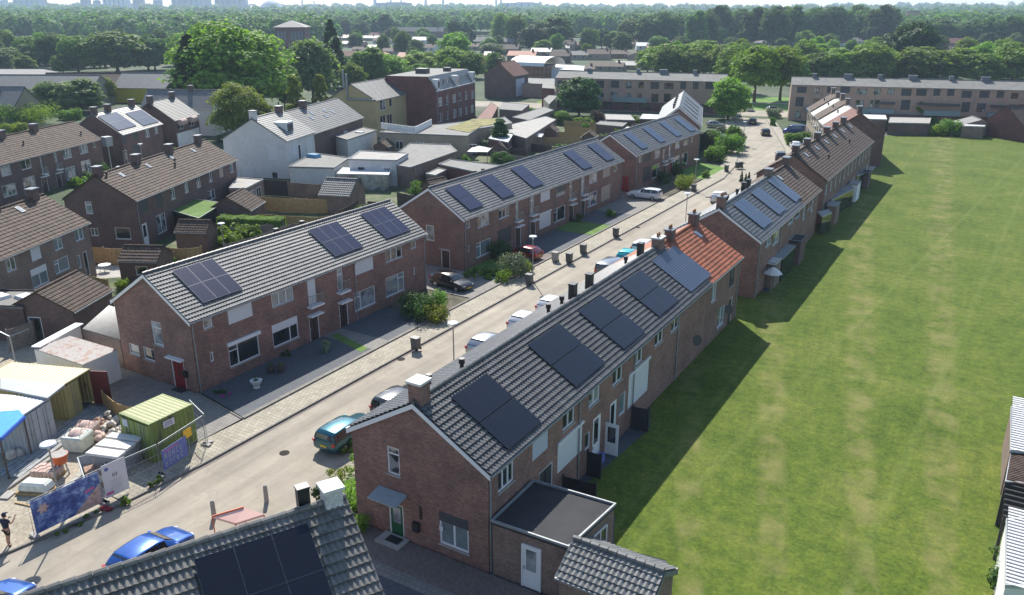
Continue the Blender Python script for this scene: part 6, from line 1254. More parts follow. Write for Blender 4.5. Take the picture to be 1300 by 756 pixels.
# skyline
SK=[(0,22,-4,'industrial_pale','long pale tower block at the far left of the skyline'),(42,34,-6,'industrial_dark','darker broad tower block at the left of the skyline'),(112,11,-1,'industrial_dark','small dark tower on the skyline'),(126,8,1,'industrial_dark','second small tower on the skyline'),(151,29,-6,'industrial_pale','broad pale block on the skyline'),(179,13,-2,'industrial_dark','block beside the broad pale one on the skyline'),(203,10,0,'industrial_pale','small pale block on the skyline'),(241,35,-5,'industrial_dark','broad dark block on the skyline'),(266,8,-1,'industrial_pale','slim block on the skyline'),(295,35,-5,'industrial_dark','broad block left of the brick tower on the skyline'),(501,43,4,'industrial_dark','long flat factory hall on the skyline'),(662,44,4,'industrial_pale','long pale factory hall on the skyline')]
for px,w_,pt,m_,lb in SK:
    x,y,H,W=size_px(px,22,pt,w_); t=thing('tower_block' if pt<3 else 'factory',lb,'building',(x,y,0),YAW)
    MB().box(0,0,H/2,W,W*.5,H).build('wall',m_,t); MB().box(W*.1,0,H+H*.02,W*.5,W*.3,H*.05).build('roof_plant','industrial_dark',t)
    mb=MB()
    for k in range(5): mb.box(-W/2+W*(k+.5)/5,-W*.25-.3,H*.55,W*.05,.6,H*.8)
    mb.build('window_strip','lead',t)
for px,w_,pt,lb in ((477,4,-2,'pale twin chimney stack left of the factory hall'),(497,2.5,0,'thin chimney over the factory hall'),(510,2,-1,'second thin chimney over the factory hall'),(541,3,0,'grey chimney right of the factory hall'),(563,3,-1,'tall grey chimney on the skyline'),(630,2.5,-1,'left chimney of the pair at the pale factory'),(636,2.5,0,'right chimney of the pair at the pale factory'),(316,2,0,'thin mast right of the broad block'),(385,2,0,'thin mast above the brick tower'),(400,1.6,1,'second thin mast above the brick tower')):
    x,y,H,W=size_px(px,21,pt,w_); o=MB().cyl(0,0,0,H,W*.6,W*.42,12).build('chimney','industrial_pale'); o.location=(x,y,0); tag(o,lb,'chimney')
x,y,H,W=size_px(346,22,1,32); o=MB().tube([(0,0,0),(0,0,H*.6),(0,0,H*.85),(0,0,H)],[W*.5,W*.48,W*.3,W*.12],16).build('storage_dome','industrial_dark'); o.location=(x,y,0); tag(o,'low domed building above the brick tower on the skyline','dome')
x,y,H,W=size_px(1155,45,15,14); t=thing('tower_block','beige tower block above the dark dome tree on the right','building',(x,y,0),YAW); MB().box(0,0,H/2,W,W*.6,H).build('wall','brick_pink',t); MB().box(0,0,H+.4,W+1,W*.6+1,.8).build('roof','roof_felt',t)
# ---- cars
def carp(lb,x,y,hd_,paint,style='hatch',**k): return car('car' if style!='van' else 'van',lb,x,y,hd_,paint,style,cat='car' if style!='van' else 'van',**k)
carp('teal estate car with its tail lights to the camera, beside the nearest gable',-31.35,32.75,0,'paint_teal','estate',L=4.5,W=1.8,H=1.5)
carp('dark grey estate car parked ahead of the teal one',-31.3,37.8,0,'paint_dark','estate',L=4.5)
carp('silver hatchback with a sunlit white roof, third car behind the nearest ridge',-31.5,48.9,0,'paint_silver',L=4.1)
carp('white hatchback behind the two flue boxes on the nearest ridge',-31.4,54.6,0,'paint_white',L=3.8)
carp('white hatchback farther up, seen over the nearest ridge before the grey van',-31.3,59.2,0,'paint_white',L=3.8)
carp('grey van-like car parked before the turquoise car',-31.0,70.9,0,'paint_grey','van',L=4.6,H=1.85,W=1.85)
carp('turquoise small car between the grey van and a white car',-31.4,76.1,0,'paint_turquoise',L=3.7,H=1.52)
carp('white car with red tail lights just beyond the turquoise one',-31.5,80.7,0,'paint_white','estate',L=4.3)
carp('white car alone at the kerb left of the cypresses',-32.1,109.2,0,'paint_white',L=4)
carp('bright blue car half hidden by the nearest roof ridge',-31.4,18.9,-3,'paint_blue',L=4.0,H=1.42)
carp('light blue car at the bottom left corner behind the roof ridge',-34.0,12.6,-14,'paint_blue',L=4.2)
carp('black car parked nose to the street between the first two terraces',-42.6,59.8,98,'paint_black','hatch',L=4.4,W=1.78)
carp('dark red car parked tail to the street in front of the second terrace',-41.6,71.6,-88,'paint_red',L=4.0,W=1.7)
carp('white estate car parked across the drive between the second and third terraces',-41.7,105.4,-92,'paint_white','estate',L=4.8,W=1.85,H=1.55)
carp('dark parked car at the right side of the bend',-33.2,147.3,-14,'paint_dark')
carp('black car driving in the middle of the far street',-43.2,175.6,-18,'paint_black')
carp('dark car farther up near the junction',-50.3,191.4,-18,'paint_dark')
carp('white car parked at the junction under the meadow trees',-58,217,-14,'paint_white'); carp('blue-grey car parked right of the white one at the junction',-52,218.5,60,'paint_grey')
carp('deep blue van with a black front in front of the right flats',-38.3,180.2,-105,'paint_deepblue','van',L=4.9,H=1.95,W=1.9)
for k,(px,pb,m_,lb) in enumerate(((909,162,'paint_silver','pale car under the round tree at the bend'),(912,177,'paint_white','white car between bushes left of the bend'),(908,190,'paint_silver','silver car behind the corner bushes'),(1009,189,'paint_white','white car nose-in beside the planter on the right'),(1022,188,'paint_grey','grey car next to the white nose-in car'))):
    x,y=at(px,pb); carp(lb,x,y,70 if k<3 else -20,m_)
# ---- lamps, bins, posts
lamp('street lamp rising through the fence banner on the building site',-38.3,18.7)
x,y=at(575,409,4.6); lamp('street lamp over the silver hatchback',x,y); lamp('street lamp beside the red car',-36.95,65.4); x,y=at(873,245,4.6); lamp('street lamp on the east pavement opposite the pink bush',x,y)
x,y=at(884.5,202,4.6); lamp('street lamp on the corner lawn',x,y); lamp('thin street lamp at the bend',*at(943,184.5))
x,y=at(178,184,4.4); lamp('street lamp in front of the dark brick solar house',x,y); x,y=at(151,213,4.4); lamp('street lamp just over the ridge of the angled terrace',x,y); x,y=at(280.5,283,3.2); lamp('white garden lamp below the long hedge',x,y,H=3.2)
x,y=at(143,222); t=thing('street_lantern','square grey lantern column beside the yellow shrub','street lamp',(x,y,0)); MB().cyl(0,0,0,4.6,.09,.07).build('pole','metal_pole',t); MB().box(0,0,5.3,1.1,1.1,1.5,taper=1.12).build('lamp_box','zinc',t)
x,y=at(96,220,4.); 
for px,pb,lb,m_ in ((528,444,'wheeled bin at the kerb nearest the first terrace','bin_grey'),(671.7,361,'dark bin beside the street lamp and the red car','bin_grey'),(704.7,332,'pale grey bin right of the red car','concrete'),(722.5,333.5,'dark bin second to the right of the red car','bin_grey'),(740.3,322,'dark bin at the kerb before the dark front yard','bin_grey'),(781.6,300.5,'lone bin halfway along the second terrace kerb','bin_grey'),(880.6,243,'dark bin beside the pink flowering bush','bin_grey'),(922,218,'bin at the corner of the bright lawn','bin_grey'),(935.7,214,'left bin of the pair at the bend','bin_grey'),(940.5,213.5,'right bin of the pair at the bend','bin_grey'),(929,178+8,'bin beside the low wall near the blue van','bin_grey'),(289,180,'dark bin in the white house forecourt','bin_grey')):
    x,y=at(px,pb,.1); bin_(lb,x,y,R(90),m=m_)
for px,pb,lb in ((338.5,637,'grey concrete bollard right of the salmon tarpaulin'),(272,657,'grey concrete bollard left of the salmon tarpaulin')):
    x,y=at(px,pb); o=MB().cyl(0,0,0,.95,.13,.11,10).cyl(0,0,.95,1.02,.11,.05,10).build('bollard','concrete',smooth=False); o.location=(x,y,0); tag(o,lb,'bollard')
# salmon tarpaulin shelter behind the near ridge
a,b,c,d=at(270,658,.9),at(309,641,1.3),at(335,652,1.0),at(300,672,.4)
t=thing('tarpaulin_shelter','salmon pink tarpaulin stretched over low posts behind the near ridge','tarpaulin',(a[0],a[1],0))
rel=lambda p:(p[0]-a[0],p[1]-a[1])
mb=MB(); q=[(*rel(a),1.0),(*rel(b),1.15),(*rel(c),.95),(*rel(d),.75)]; mb.quad(*q[::-1]); mb.quad(*[(x,y,z-.12) for x,y,z in q]); 
for i in range(4): mb.quad(q[i],q[(i+1)%4],(*q[(i+1)%4][:2],q[(i+1)%4][2]-.12),(*q[i][:2],q[i][2]-.12))
mb.build('sheet','tarp_salmon',t); 
for p in q: MB().cyl(p[0],p[1],0,p[2]-.02,.03).build('post','orange_plastic',t)
MB().tube([q[0],q[1]],.05,6).build('edge_roll','orange_plastic',t)
for k,(x,y) in enumerate(((-33.6,29.5),(-36.25,44),(-33.2,62),(-36.25,90),(-37.5,140))):
    t=MB().cyl(0,0,0,.02,.3,.3,16).build('manhole_cover','cast_iron'); t.location=(x,y,.003); tag(t,('round iron cover in the road before the teal car','iron cover in the gutter by the first bin','iron cover in mid road beside the lamp shadow','iron cover in the gutter at the third set of doors','iron cover in the road at the bend')[k],'manhole cover')
# ---- building site
def container(label,x,y,rz,L,W,H,side,topm,door,group=None,openl=False,plate=False,name='shipping_container'):
    """origin at the near-right ground corner of the door end; body runs along +y, doors on -y"""
    t=thing(name,label,'container',(x,y,0),rz,group); mb=MB()
    def ribbed(p,q,z0,z1,out):
        dx,dy=q[0]-p[0],q[1]-p[1]; l=math.hypot(dx,dy); n=max(4,int(l/.28)); ux,uy=dx/l,dy/l
        pts=[]
        for k in range(n):
            for f,dp in ((0,0),(.3,0),(.5,-.045),(.8,-.045)): s=(k+f)/n*l; pts.append((p[0]+ux*s+out[0]*dp,p[1]+uy*s+out[1]*dp))
        pts.append(q)
        for a,b in zip(pts,pts[1:]): mb.quad((*a,z0),(*b,z0),(*b,z1),(*a,z1))
    ribbed((0,.08),(0,L-.08),.16,H-.1,(1,0)); ribbed((-W,L-.08),(-W,.08),.16,H-.1,(-1,0)); ribbed((-.08,L),(-W+.08,L),.16,H-.1,(0,1))
    mb.build('side_wall',side,t)
    mb=MB()
    for cx in (-.04,-W+.04):
        for cy in (.04,L-.04): mb.box(cx,cy,H/2,.1,.1,H)
    for z in (.08,H-.05):
        mb.box(-.04,L/2,z,.08,L-.2,.12 if z<1 else .1); mb.box(-W+.04,L/2,z,.08,L-.2,.12 if z<1 else .1); mb.box(-W/2,.04,z,W-.2,.08,.12 if z<1 else .1); mb.box(-W/2,L-.04,z,W-.2,.08,.12 if z<1 else .1)
    mb.build('frame',side,t)
    mb=MB(); n=int(L/.3)
    for k in range(n):
        y0,y1=.1+(L-.2)*k/n,.1+(L-.2)*(k+1)/n; ym=(y0+y1)/2; mb.quad((-.06,y0,H-.01),(-W+.06,y0,H-.01),(-W+.06,ym,H+.02),(-.06,ym,H+.02)); mb.quad((-.06,ym,H+.02),(-W+.06,ym,H+.02),(-W+.06,y1,H-.01),(-.06,y1,H-.01))
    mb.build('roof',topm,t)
    MB().box(-W/2,.35,.1,W-.1,L-.4,.06) 
    for k in (0,1):
        cx=-W/2+(W/4-.02)*(1 if k else -1)
        if openl and k==1: d=MB().box(-.04,-.62,H/2,.07,1.2,H-.2,.1).build('door','steel_red',t); d['label']='dark red door folded open'; continue
        mb=MB(); mb.box(cx,.0,H/2,W/2-.1,.06,H-.32)
        for z in (.25,.5,.75): mb.box(cx,-.035,.16+(H-.32)*z,W/2-.16,.02,.06)
        d=mb.build('door',door,t)
        r=MB()
        for s in (-.12,.12): r.cyl(cx+s*W/2.4,-.07,.2,H-.2,.02,n=6); r.box(cx+s*W/2.4,-.09,1.1,.12,.04,.05)
        r.build('locking_rod','metal_pole',d)
    return t
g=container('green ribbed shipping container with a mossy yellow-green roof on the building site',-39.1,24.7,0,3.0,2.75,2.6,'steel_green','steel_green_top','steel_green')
MB().box(.0,0,0,.03,.75,.42).build('sign_plate','banner_white',g,loc=(.03,1.25,2.15)); MB().box(0,0,0,.45,.03,.45).build('sign_plate','industrial_pale',g,loc=(-2.2,-.06,2.15))
mb=MB()
for j in range(3):
    for i in range(5): mb.box(.05,1.0+i*.11,2.27-j*.1,.005,.07 if (i+j)%3 else .1,.035)
mb.build('plate_lettering','lettering_dark',g)
# row of three steel containers standing side by side, doors to the street
hx,hy=-46.4,21.4; rzc=R(67)
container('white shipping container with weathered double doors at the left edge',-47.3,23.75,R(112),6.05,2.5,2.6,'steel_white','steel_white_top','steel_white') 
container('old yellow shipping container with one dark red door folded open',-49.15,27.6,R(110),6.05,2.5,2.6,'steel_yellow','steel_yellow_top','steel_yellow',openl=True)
P=[at(82,487,2.85),at(60,504,2.85),at(0,492,2.85),at(0,479,2.85)]
o=MB().prism([(p[0]-P[0][0],p[1]-P[0][1]) for p in P],2.66,2.78).build('roof_sheet','sheet_grey'); o.location=(P[0][0],P[0][1],0); tag(o,'grey sheet bridging the gap between the yellow and white containers','roof sheet')
P=[at(30,527,2.75),at(24,520,2.75),at(-40,525,2.75),at(-40,575,2.75),at(0,555,2.75)]
t=thing('tarpaulin_shelter','bright blue tarpaulin shelter left of the white container','tarpaulin',(P[0][0],P[0][1],0)); MB().prism([(p[0]-P[0][0],p[1]-P[0][1]) for p in P],2.62,2.72).build('sheet','tarp_blue',t)
q=[(p[0]-P[0][0],p[1]-P[0][1]) for p in P]; mb=MB(); mb.tube([(*q[0],2.6),(*q[4],2.6)],.12,6); mb.build('rolled_edge','tarp_edge',t)
for p in (q[0],q[4]): MB().cyl(p[0]-.1,p[1],0,2.6,.05).build('post','fence_dark',t)
# pile of logs and sacks under the blue sheet
for k,(px,pb,s,m_,lb) in enumerate(((12,565,.9,'fence_wood','heap of firewood under the blue tarpaulin'),(16,583,.6,'sack','brown sack by the corner of the white container'),(26,580,.5,'sack','smaller sack leaning on the white container'))):
    x,y=at(px,pb); 
    if k==0:
        mb=MB(); r=random.Random(2)
        for i in range(26): a_=r.random()*3; mb.tube([(r.uniform(-.7,.7),r.uniform(-.7,.7),.1+.05*i),(r.uniform(-.7,.7),r.uniform(-.7,.7),.12+.05*i)],.08,6)
        o=mb.build('firewood_pile',m_)
    else:
        o=MB().tube([(0,0,0),(0,0,s*.3),(0,0,s*.8),(0,0,s*1.05)],[s*.45,s*.55,s*.42,s*.12],9).build('sack',m_,smooth=True)
    o.location=(x,y,0.05); tag(o,lb,'firewood' if k==0 else 'sack')
# dark planks laid along the containers, timber beam, pallets and slabs
def lay(name,label,cat,a,b,w_,h_,m_,n=1,z=.06,gap=.06):
    p,q=at(*a),at(*b); L=math.hypot(q[0]-p[0],q[1]-p[1]); mb=MB()
    for k in range(n): mb.box(rnd.uniform(-.06,.06),(k-(n-1)/2)*w_,h_/2,L,w_-gap,h_)
    o=mb.build(name,m_); o.location=((p[0]+q[0])/2,(p[1]+q[1])/2,z); o.rotation_euler.z=math.atan2(q[1]-p[1],q[0]-p[0]); return tag(o,label,cat)
lay('plank_stack','dark grey steel planks laid in a long strip before the containers','planks',(8,608),(128,519),.34,.1,'plank',5)
lay('timber_beam','pale timber beam lying along the dark planks','beam',(2,628),(88,568),.3,.12,'roof_pale')
lay('stone_slab','flat grey slab at the left end of the timber beam','slab',(4,636),(16,626),.6,.08,'concrete')
def sackpile(label,px,pb,w_,h_,m_,n,seed,name='rubble_pile',cat='rubble pile'):
    x,y=at(px,pb); r=random.Random(seed); mb=MB()
    for k in range(n):
        a_,q=r.random()*6.28,r.random()**.5; s=r.uniform(.18,.38)*w_/2; zx=h_*(1-q)*.8
        mb.tube([(math.cos(a_)*q*w_*.45-s*.7,math.sin(a_)*q*w_*.35,zx+.05),(math.cos(a_)*q*w_*.45,math.sin(a_)*q*w_*.35+.1,zx+.12),(math.cos(a_)*q*w_*.45+s*.7,math.sin(a_)*q*w_*.35,zx+.05)],[s*.35,s*.62,s*.3],7)
    o=mb.build(name,m_,smooth=True); o.location=(x,y,.05); return tag(o,label,cat)
sackpile('heap of pinkish debris bags between the planks and the green container',112,560,2.0,.9,'sack_pink',26,1); sackpile('heap of pale sandbags touching the green container',140,550,1.8,.8,'sack',22,2); sackpile('dark red rubble heap behind the pale sandbags',126,545,1.6,.7,'rubble',20,4); sackpile('heap of cream sacks by the timber fence',140,535,1.8,.6,'sack',14,5)
def bigbag(label,px,pb,s,m_):
    x,y=at(px,pb); t=thing('bulk_bag',label,'bulk bag',(x,y,.05),.4); mb=MB(); mb.box(0,0,s*.4,s,s,s*.8,taper=1.1); o=mb.build('bag',m_,t,smooth=False,bevel=.1)
    mb=MB(); 
    for e in (-1,1): mb.tube([(e*s*.4,-s*.4,s*.78),(e*s*.3,0,s*1.05),(e*s*.4,s*.4,s*.78)],.03,5)
    mb.build('loop',m_,t); mb=MB(); mb.tube([(0,0,s*.72),(0,0,s*.86),(.05,0,s*.98)],[s*.45,s*.34,s*.1],8); mb.build('filling','sack_pink',t,smooth=True); return t
bigbag('grey-white bulk bag open at the top in the middle of the building site',101,570,1.25,'plastic_wrap'); bigbag('second bulk bag with pinkish filling behind the open one',112,556,1.1,'sack_pink')
x,y=at(48,625); t=thing('wrapped_pallet','plastic-wrapped pallet of pale material by the timber beam','pallet',(x,y,.05),R(25)); MB().box(0,0,.08,1.9,1.0,.14).build('pallet','fence_wood',t); MB().box(0,0,.42,1.8,.95,.52,taper=.82).build('wrapped_load','plastic_wrap',t,bevel=.12)
x,y=at(62,606); t=thing('brick_pallet','pallet of pinkish bricks half unwrapped behind the wrapped one','pallet',(x,y,.05),R(25)); mb=MB(); MB().box(0,0,.08,1.4,1.0,.14).build('pallet','fence_wood',t)
for i in range(6):
    for j in range(3): mb.box(-.6+i*.24,-.32+j*.32,.36+.03*((i+j)%2),.21,.29,.4)
mb.build('bricks','sack_pink',t)
# red mixing bucket on a stand
x,y=at(80,602); t=thing('mortar_tub','orange-red mortar tub on a splashed stand in the building site','tub',(x,y,.05)); mb=MB(); mb.cyl(0,0,.72,1.25,.36,.48,16); mb.build('tub','orange_plastic',t); MB().cyl(0,0,1.2,1.26,.45,.45,16).build('mortar','concrete',t)
for k in range(4): a_=k*1.57+.4; MB().tube([(math.cos(a_)*.42,math.sin(a_)*.42,0),(math.cos(a_)*.28,math.sin(a_)*.28,.75)],.05,6).build('leg','sack',t)
# grey skip / slab stack
x,y=at(152,592); t=thing('slab_stack','stack of large pale grey boards on trestles in front of the green container','boards',(x,y,.05),R(18))
for k,(dy,dz,w_) in enumerate(((0,1.35,.75),(-.85,1.3,.7),(.78,1.4,.55))): MB().box(0,dy,dz,2.1,w_,.16).build('board','cap_stone',t)
for e in (-.8,.8): MB().box(e,0,.62,.12,2.1,1.2).build('trestle','plank',t)
MB().box(.2,-1.1,.75,1.7,.05,.9,rx=.2).build('side_panel','zinc',t)
x,y=at(122,610); t=thing('skip','open pale steel skip with sloping ends beside the board stack','skip',(x,y,.05),R(-25)); mb=MB()
mb.v=[(-1.1,-.5,0),(.8,-.5,0),(.8,.5,0),(-1.1,.5,0),(-1.4,-.6,.9),(1.4,-.6,.9),(1.4,.6,.9),(-1.4,.6,.9)]; mb.f=[(0,1,5,4),(1,2,6,5),(2,3,7,6),(3,0,4,7),(3,2,1,0)]; mb.m=[0]*5; o=mb.build('body','steel_white',t); s_=o.modifiers.new('solid','SOLIDIFY'); s_.thickness=.05
MB().box(0,0,.3,1.9,.9,.4).build('contents','rubble',t); MB().tube([(-1.4,-.62,.92),(1.4,-.62,.92),(1.4,.62,.92),(-1.4,.62,.92),(-1.4,-.62,.92)],.04,5).build('rim','zinc',t)
boxthing('cement_box','small pale box on the site ground beside the skip','box',*at(116,594),.05,.5,.4,.4,.5,'roof_pale')
# ---- site fence with banners
FPTS=[(-38.15,17.2),(-37.85,20.0),(-37.55,22.6),(-37.45,24.4),(-37.9,27.2)]
mesh_bays=[((-37.95,20.75),(-37.55,24.45)),((-37.5,24.5),(-38.35,27.9))]
def bay(label,a,b,h=2.0,mesh=True):
    L=math.hypot(b[0]-a[0],b[1]-a[1]); t=thing('site_fence_panel',label,'fence panel',(a[0],a[1],.1),math.atan2(b[1]-a[1],b[0]-a[0]),'steel mesh panels round the building site')
    MB().tube([(0,0,0),(0,0,h),(L,0,h),(L,0,0)],.022,6).build('frame','metal_pole',t)
    mb=MB(); n=int(L/.22)
    for k in range(1,n): mb.tube([(L*k/n,0,.12),(L*k/n,0,h)],.004,3)
    for z in (.14,.75,1.35,1.9): mb.tube([(0,0,z),(L,0,z)],.010,4)
    mb.build('wire_mesh','metal_pole',t)
    for x_ in (0,L): MB().box(x_,0,.05,.25,.6,.12).build('foot','concrete',t)
    return t
bay('steel mesh panel carrying the big blue banner',(-38.2,17.1),(-37.95,20.7)); bay('steel mesh panel carrying the white notice board',(-37.93,20.75),(-37.6,24.0)); bay('steel mesh panel with the small blue lettered banner beside the green container',(-37.58,24.1),(-38.2,27.6)); bay('short steel mesh panel closing the site by the timber fence',(-38.3,27.8),(-40.6,28.6))
def banner(name,label,a,b,z0,z1,m_):
    L=math.hypot(b[0]-a[0],b[1]-a[1]); t=thing(name,label,'banner',(a[0]+.05,a[1],.1),math.atan2(b[1]-a[1],b[0]-a[0])); MB().box(L/2,-.03,(z0+z1)/2,L-.05,.02,z1-z0).build('cloth',m_,t); return t,L
def bmat():
    m,t,p,l=new('banner_blue'); v=coord(t); f=noise(t,l,v,1.3,6,.75); g=noise(t,l,v,.8,2)
    c=ramp(t,l,f,[(.40,(.035,.065,.24)),(.5,(.07,.13,.38)),(.58,(.24,.36,.62)),(.70,(.55,.62,.75))])
    l.new(c,p.inputs['Base Color']); p.inputs['Roughness'].default_value=.45
bmat()
t,L=banner('site_banner','large blue banner with pale clouds and pink blossom on the site fence',(-38.2,17.15),(-37.95,20.65),.1,1.95,'banner_blue')
mb=MB(); mb.quad((L*.55,-.045,.12),(L-.05,-.045,.12),(L-.05,-.045,1.25)); mb.build('white_corner','sack_pink',t)
def disc(mb,cx,cz,rx_,rz_,ang=0,y=-.046,n=12):
    P=[]
    for k in range(n): a_=6.2832*k/n; u,v=math.cos(a_)*rx_,math.sin(a_)*rz_; P.append((cx+u*math.cos(ang)-v*math.sin(ang),y,cz+u*math.sin(ang)+v*math.cos(ang)))
    mb.quad(*P)
mb=MB()
for k in range(6): a_=k*1.05; disc(mb,L*.16+math.cos(a_)*.15,1.33+math.sin(a_)*.15,.15,.075,a_,y=-.045-k*.0006)
disc(mb,L*.16,1.33,.07,.07,y=-.0495); mb.build('blossom_print','sack_pink',t)
mb=MB()
for k in range(3): disc(mb,L*.78+k*.17,1.12+.03*k,.10,.085,y=-.045-k*.0006)
mb.build('pink_print','lettering_pink',t)
t,L=banner('notice_board','white notice board reading 03 beside the large blue banner',(-37.93,20.8),(-37.8,22.15),.2,2.15,'banner_white')
MB().tube([(.28,-.045,1.86),(.28,-.052,1.86)],.11,14).build('emblem','lettering_blue',t)
def text(body,size,loc,m_,parent,name='lettering'):
    cu=bpy.data.curves.new(name,'FONT'); cu.body=body; cu.size=size; cu.extrude=.003; cu.align_x='CENTER'; cu.align_y='CENTER'
    tmp=bpy.data.objects.new('tmp',cu); COL.objects.link(tmp); dg=bpy.context.evaluated_depsgraph_get(); me=bpy.data.meshes.new_from_object(tmp.evaluated_get(dg)); bpy.data.objects.remove(tmp)
    me.materials.clear(); me.materials.append(M[m_]); o=bpy.data.objects.new(name,me); COL.objects.link(o); o.parent=parent; o.location=loc; o.rotation_euler=(math.pi/2,0,0); return o
text('03',.30,(L*.5,-.046,1.38),'lettering_dark',t)
mb=MB()
for k in range(7): mb.box(L*.5,-.045,1.1-k*.08,.55 if k%3 else .7,.004,.018)
mb.build('small_print','lettering_grey',t); MB().box(L*.2,-.045,.42,.4,.004,.16).build('pink_print','lettering_pink',t)
t,L=banner('site_banner','small dark blue banner with two rows of letters before the green container',(-37.6,24.15),(-37.95,26.1),.25,1.5,'lettering_blue')
mb=MB(); r=random.Random(9)
for row in range(2):
    for k in range(5):
        x_=.28+k*.30; z_=1.05-row*.48; h_=.30
        mb.box(x_-.07,-.045,z_,.035,.004,h_)
        for q in r.sample([0,.5,1],2): mb.box(x_,-.045,z_-h_/2+h_*q,.13,.004,.04)
        if r.random()<.6: mb.box(x_+.06,-.045,z_,.035,.004,h_)
mb.build('pale_lettering','lettering_grey',t); mb=MB(); mb.box(.75,-.046,1.36,1.1,.004,.07); mb.build('pink_stripe','lettering_pink',t)
x,y=-37.95,26.25; t=thing('warning_sign','yellow-orange sign board clipped on the site fence','sign',(x,y,.1),R(98)); MB().box(0,-.04,1.55,.62,.02,.55).build('sign_board','yellow_sign',t); MB().box(0,-.02,.9,.03,.03,1.8).build('post','metal_pole',t)
bush(-37.35,19.0,.7,.35,'strip of weeds growing under the blue banner',d=3.4,m='leaf_mid',ls=.1); bush(-37.15,23.0,.5,.4,'weeds at the foot of the mesh panel by the kerb',d=2.0,m='leaf_mid',ls=.1); bush(*at(160,642),.5,.7,'tall weed right of the notice board',m='leaf_bright',ls=.1)
x,y=at(128,648); o=MB().tube([(0,0,.1),(.3,.1,.14),(.6,.3,.1)],[.1,.2,.08],7).build('plastic_bag','door_red',smooth=True); o.location=(x,y,.02); tag(o,'red plastic bag lying under the blue banner','plastic bag')
lay('kerb_board','brown board lying at the roadside before the blue banner','board',(20,640),(46,646),.14,.06,'fence_wood')
# planters by terrace A
for px,pb,s,m_,lb,pl in ((326,492,.36,'pot_white','white bowl planter on a foot in the dark front yard','leaf_dark'),(344,473,.26,'plant_pot','left of two brown pots in the dark front yard','leaf_mid'),(357,472,.28,'plant_pot','right of two brown pots in the dark front yard','leaf_mid')):
    x,y=at(px,pb,.1); t=thing('planter',lb,'planter',(x,y,.1)); MB().tube([(0,0,0),(0,0,.12),(0,0,.3),(0,0,.55)],[s*.7,s*.55,s*.85,s*1.2] if s>.3 else [s*.8,s,s*1.15,s],14).build('pot',m_,t)
    C,Nm=crown_pts('broad',s*1.6,s*1.2,.5,8,14,3); leafmesh('plant',C,Nm,.08,pl,t)
x,y=at(280,500,.1); bush(x,y,.9,.45,'low dark heather by the corner of the first terrace',m='leaf_dark',ls=.08); bush(*at(287,504),.7,.3,'pinkish flowering plant beside the dark heather',m='flower_pink',ls=.07)
x,y=at(228,497); boxthing('door_mat','dark mat outside the red gable door','mat',x,y,.1,1.1,.6,.03,0,'black_plastic')
# garden bits behind
for px,pb,w_,h_,lb in ((609,206,26,10,'white party tent roof beside the columnar conifer'),(680,186,18,8,'white box-shaped garden canopy')):
    x,y,H,W=size_px(px,pb,pb-h_,w_); t=thing('garden_tent',lb,'tent',(x,y,0),.4); mb=MB(); mb.v=[(-W/2,-2,2.1),(W/2,-2,2.1),(W/2,2,2.1),(-W/2,2,2.1),(0,0,2.8)]; mb.f=[(0,1,4),(1,2,4),(2,3,4),(3,0,4),(3,2,1,0)]; mb.m=[0]*5; mb.build('canopy','roof_white',t)
    for a_ in (-1,1):
        for b_ in (-1,1): MB().cyl(a_*(W/2-.1),b_*1.9,0,2.1,.05).build('leg','metal_pole',t)
o=MB().box(0,0,0,2.2,1.4,.5,taper=.8).build('hot_tub_cover','panel_blue'); 
o.location=(*at(398,199,3.1),3.25); tag(o,'blue and white cover on the roof terrace of the white house','cover')
# flowering parasol etc.
x,y=at(999,326); t=thing('parasol','closed pale parasol cloth in the shaded yard behind the glossy panel terrace','parasol',(x,y,0)); 
x,y=-16.2,74; t.location=(x,y,0); MB().cyl(0,0,0,2.2,.03).build('pole','metal_pole',t); MB().tube([(0,0,1.9),(0,0,2.25),(0,0,2.5)],[.9,.45,.05],8).build('canopy','roof_white',t)
# ---- the person
def skinned(name,verts,edges,rad,m_,parent=None,sub=2):
    me=bpy.data.meshes.new(name); me.from_pydata(verts,edges,[]); me.materials.append(M[m_]); o=bpy.data.objects.new(name,me); COL.objects.link(o)
    if parent: o.parent=parent
    s=o.modifiers.new('skin','SKIN'); 
    for i,r_ in enumerate(rad): me.skin_vertices[0].data[i].radius=(r_ if hasattr(r_,'__len__') else (r_,r_))
    me.skin_vertices[0].data[0].use_root=True
    u=o.modifiers.new('sub','SUBSURF'); u.levels=u.render_levels=sub
    for p in me.polygons: p.use_smooth=True
    return o
x,y=at(13,693); t=thing('person','person in dark cap, navy T-shirt and dark shorts walking at the site edge','person',(x,y,.06),R(200))
# facing -y; x = left/right
V=[(0,0,.92),(0,.0,1.12),(0,-.01,1.34),(0,-.03,1.48),(0,-.06,1.56),(0,-.07,1.66),(0,-.06,1.74), (.09,0,.88),(.11,-.05,.50),(.10,.02,.10),(.10,-.12,.04), (-.09,0,.88),(-.13,.08,.50),(-.12,.20,.12),(-.12,.07,.05),
 (.17,-.01,1.42),(.27,-.02,1.18),(.20,-.25,1.20),(.13,-.34,1.26), (-.17,-.01,1.42),(-.30,-.05,1.22),(-.30,-.28,1.34),(-.27,-.38,1.42)]
E2_=[(0,1),(1,2),(2,3),(3,4),(4,5),(5,6),(0,7),(7,8),(8,9),(9,10),(0,11),(11,12),(12,13),(13,14),(2,15),(15,16),(16,17),(17,18),(2,19),(19,20),(20,21),(21,22)]
Rr=[(.15,.11),(.13,.10),(.16,.11),.055,(.085,.09),(.085,.10),(.06,.07),.095,.062,.042,.04,.095,.062,.042,.04,.062,.048,.036,.03,.062,.048,.036,.03]
bd=skinned('body',V,E2_,Rr,'skin',t)
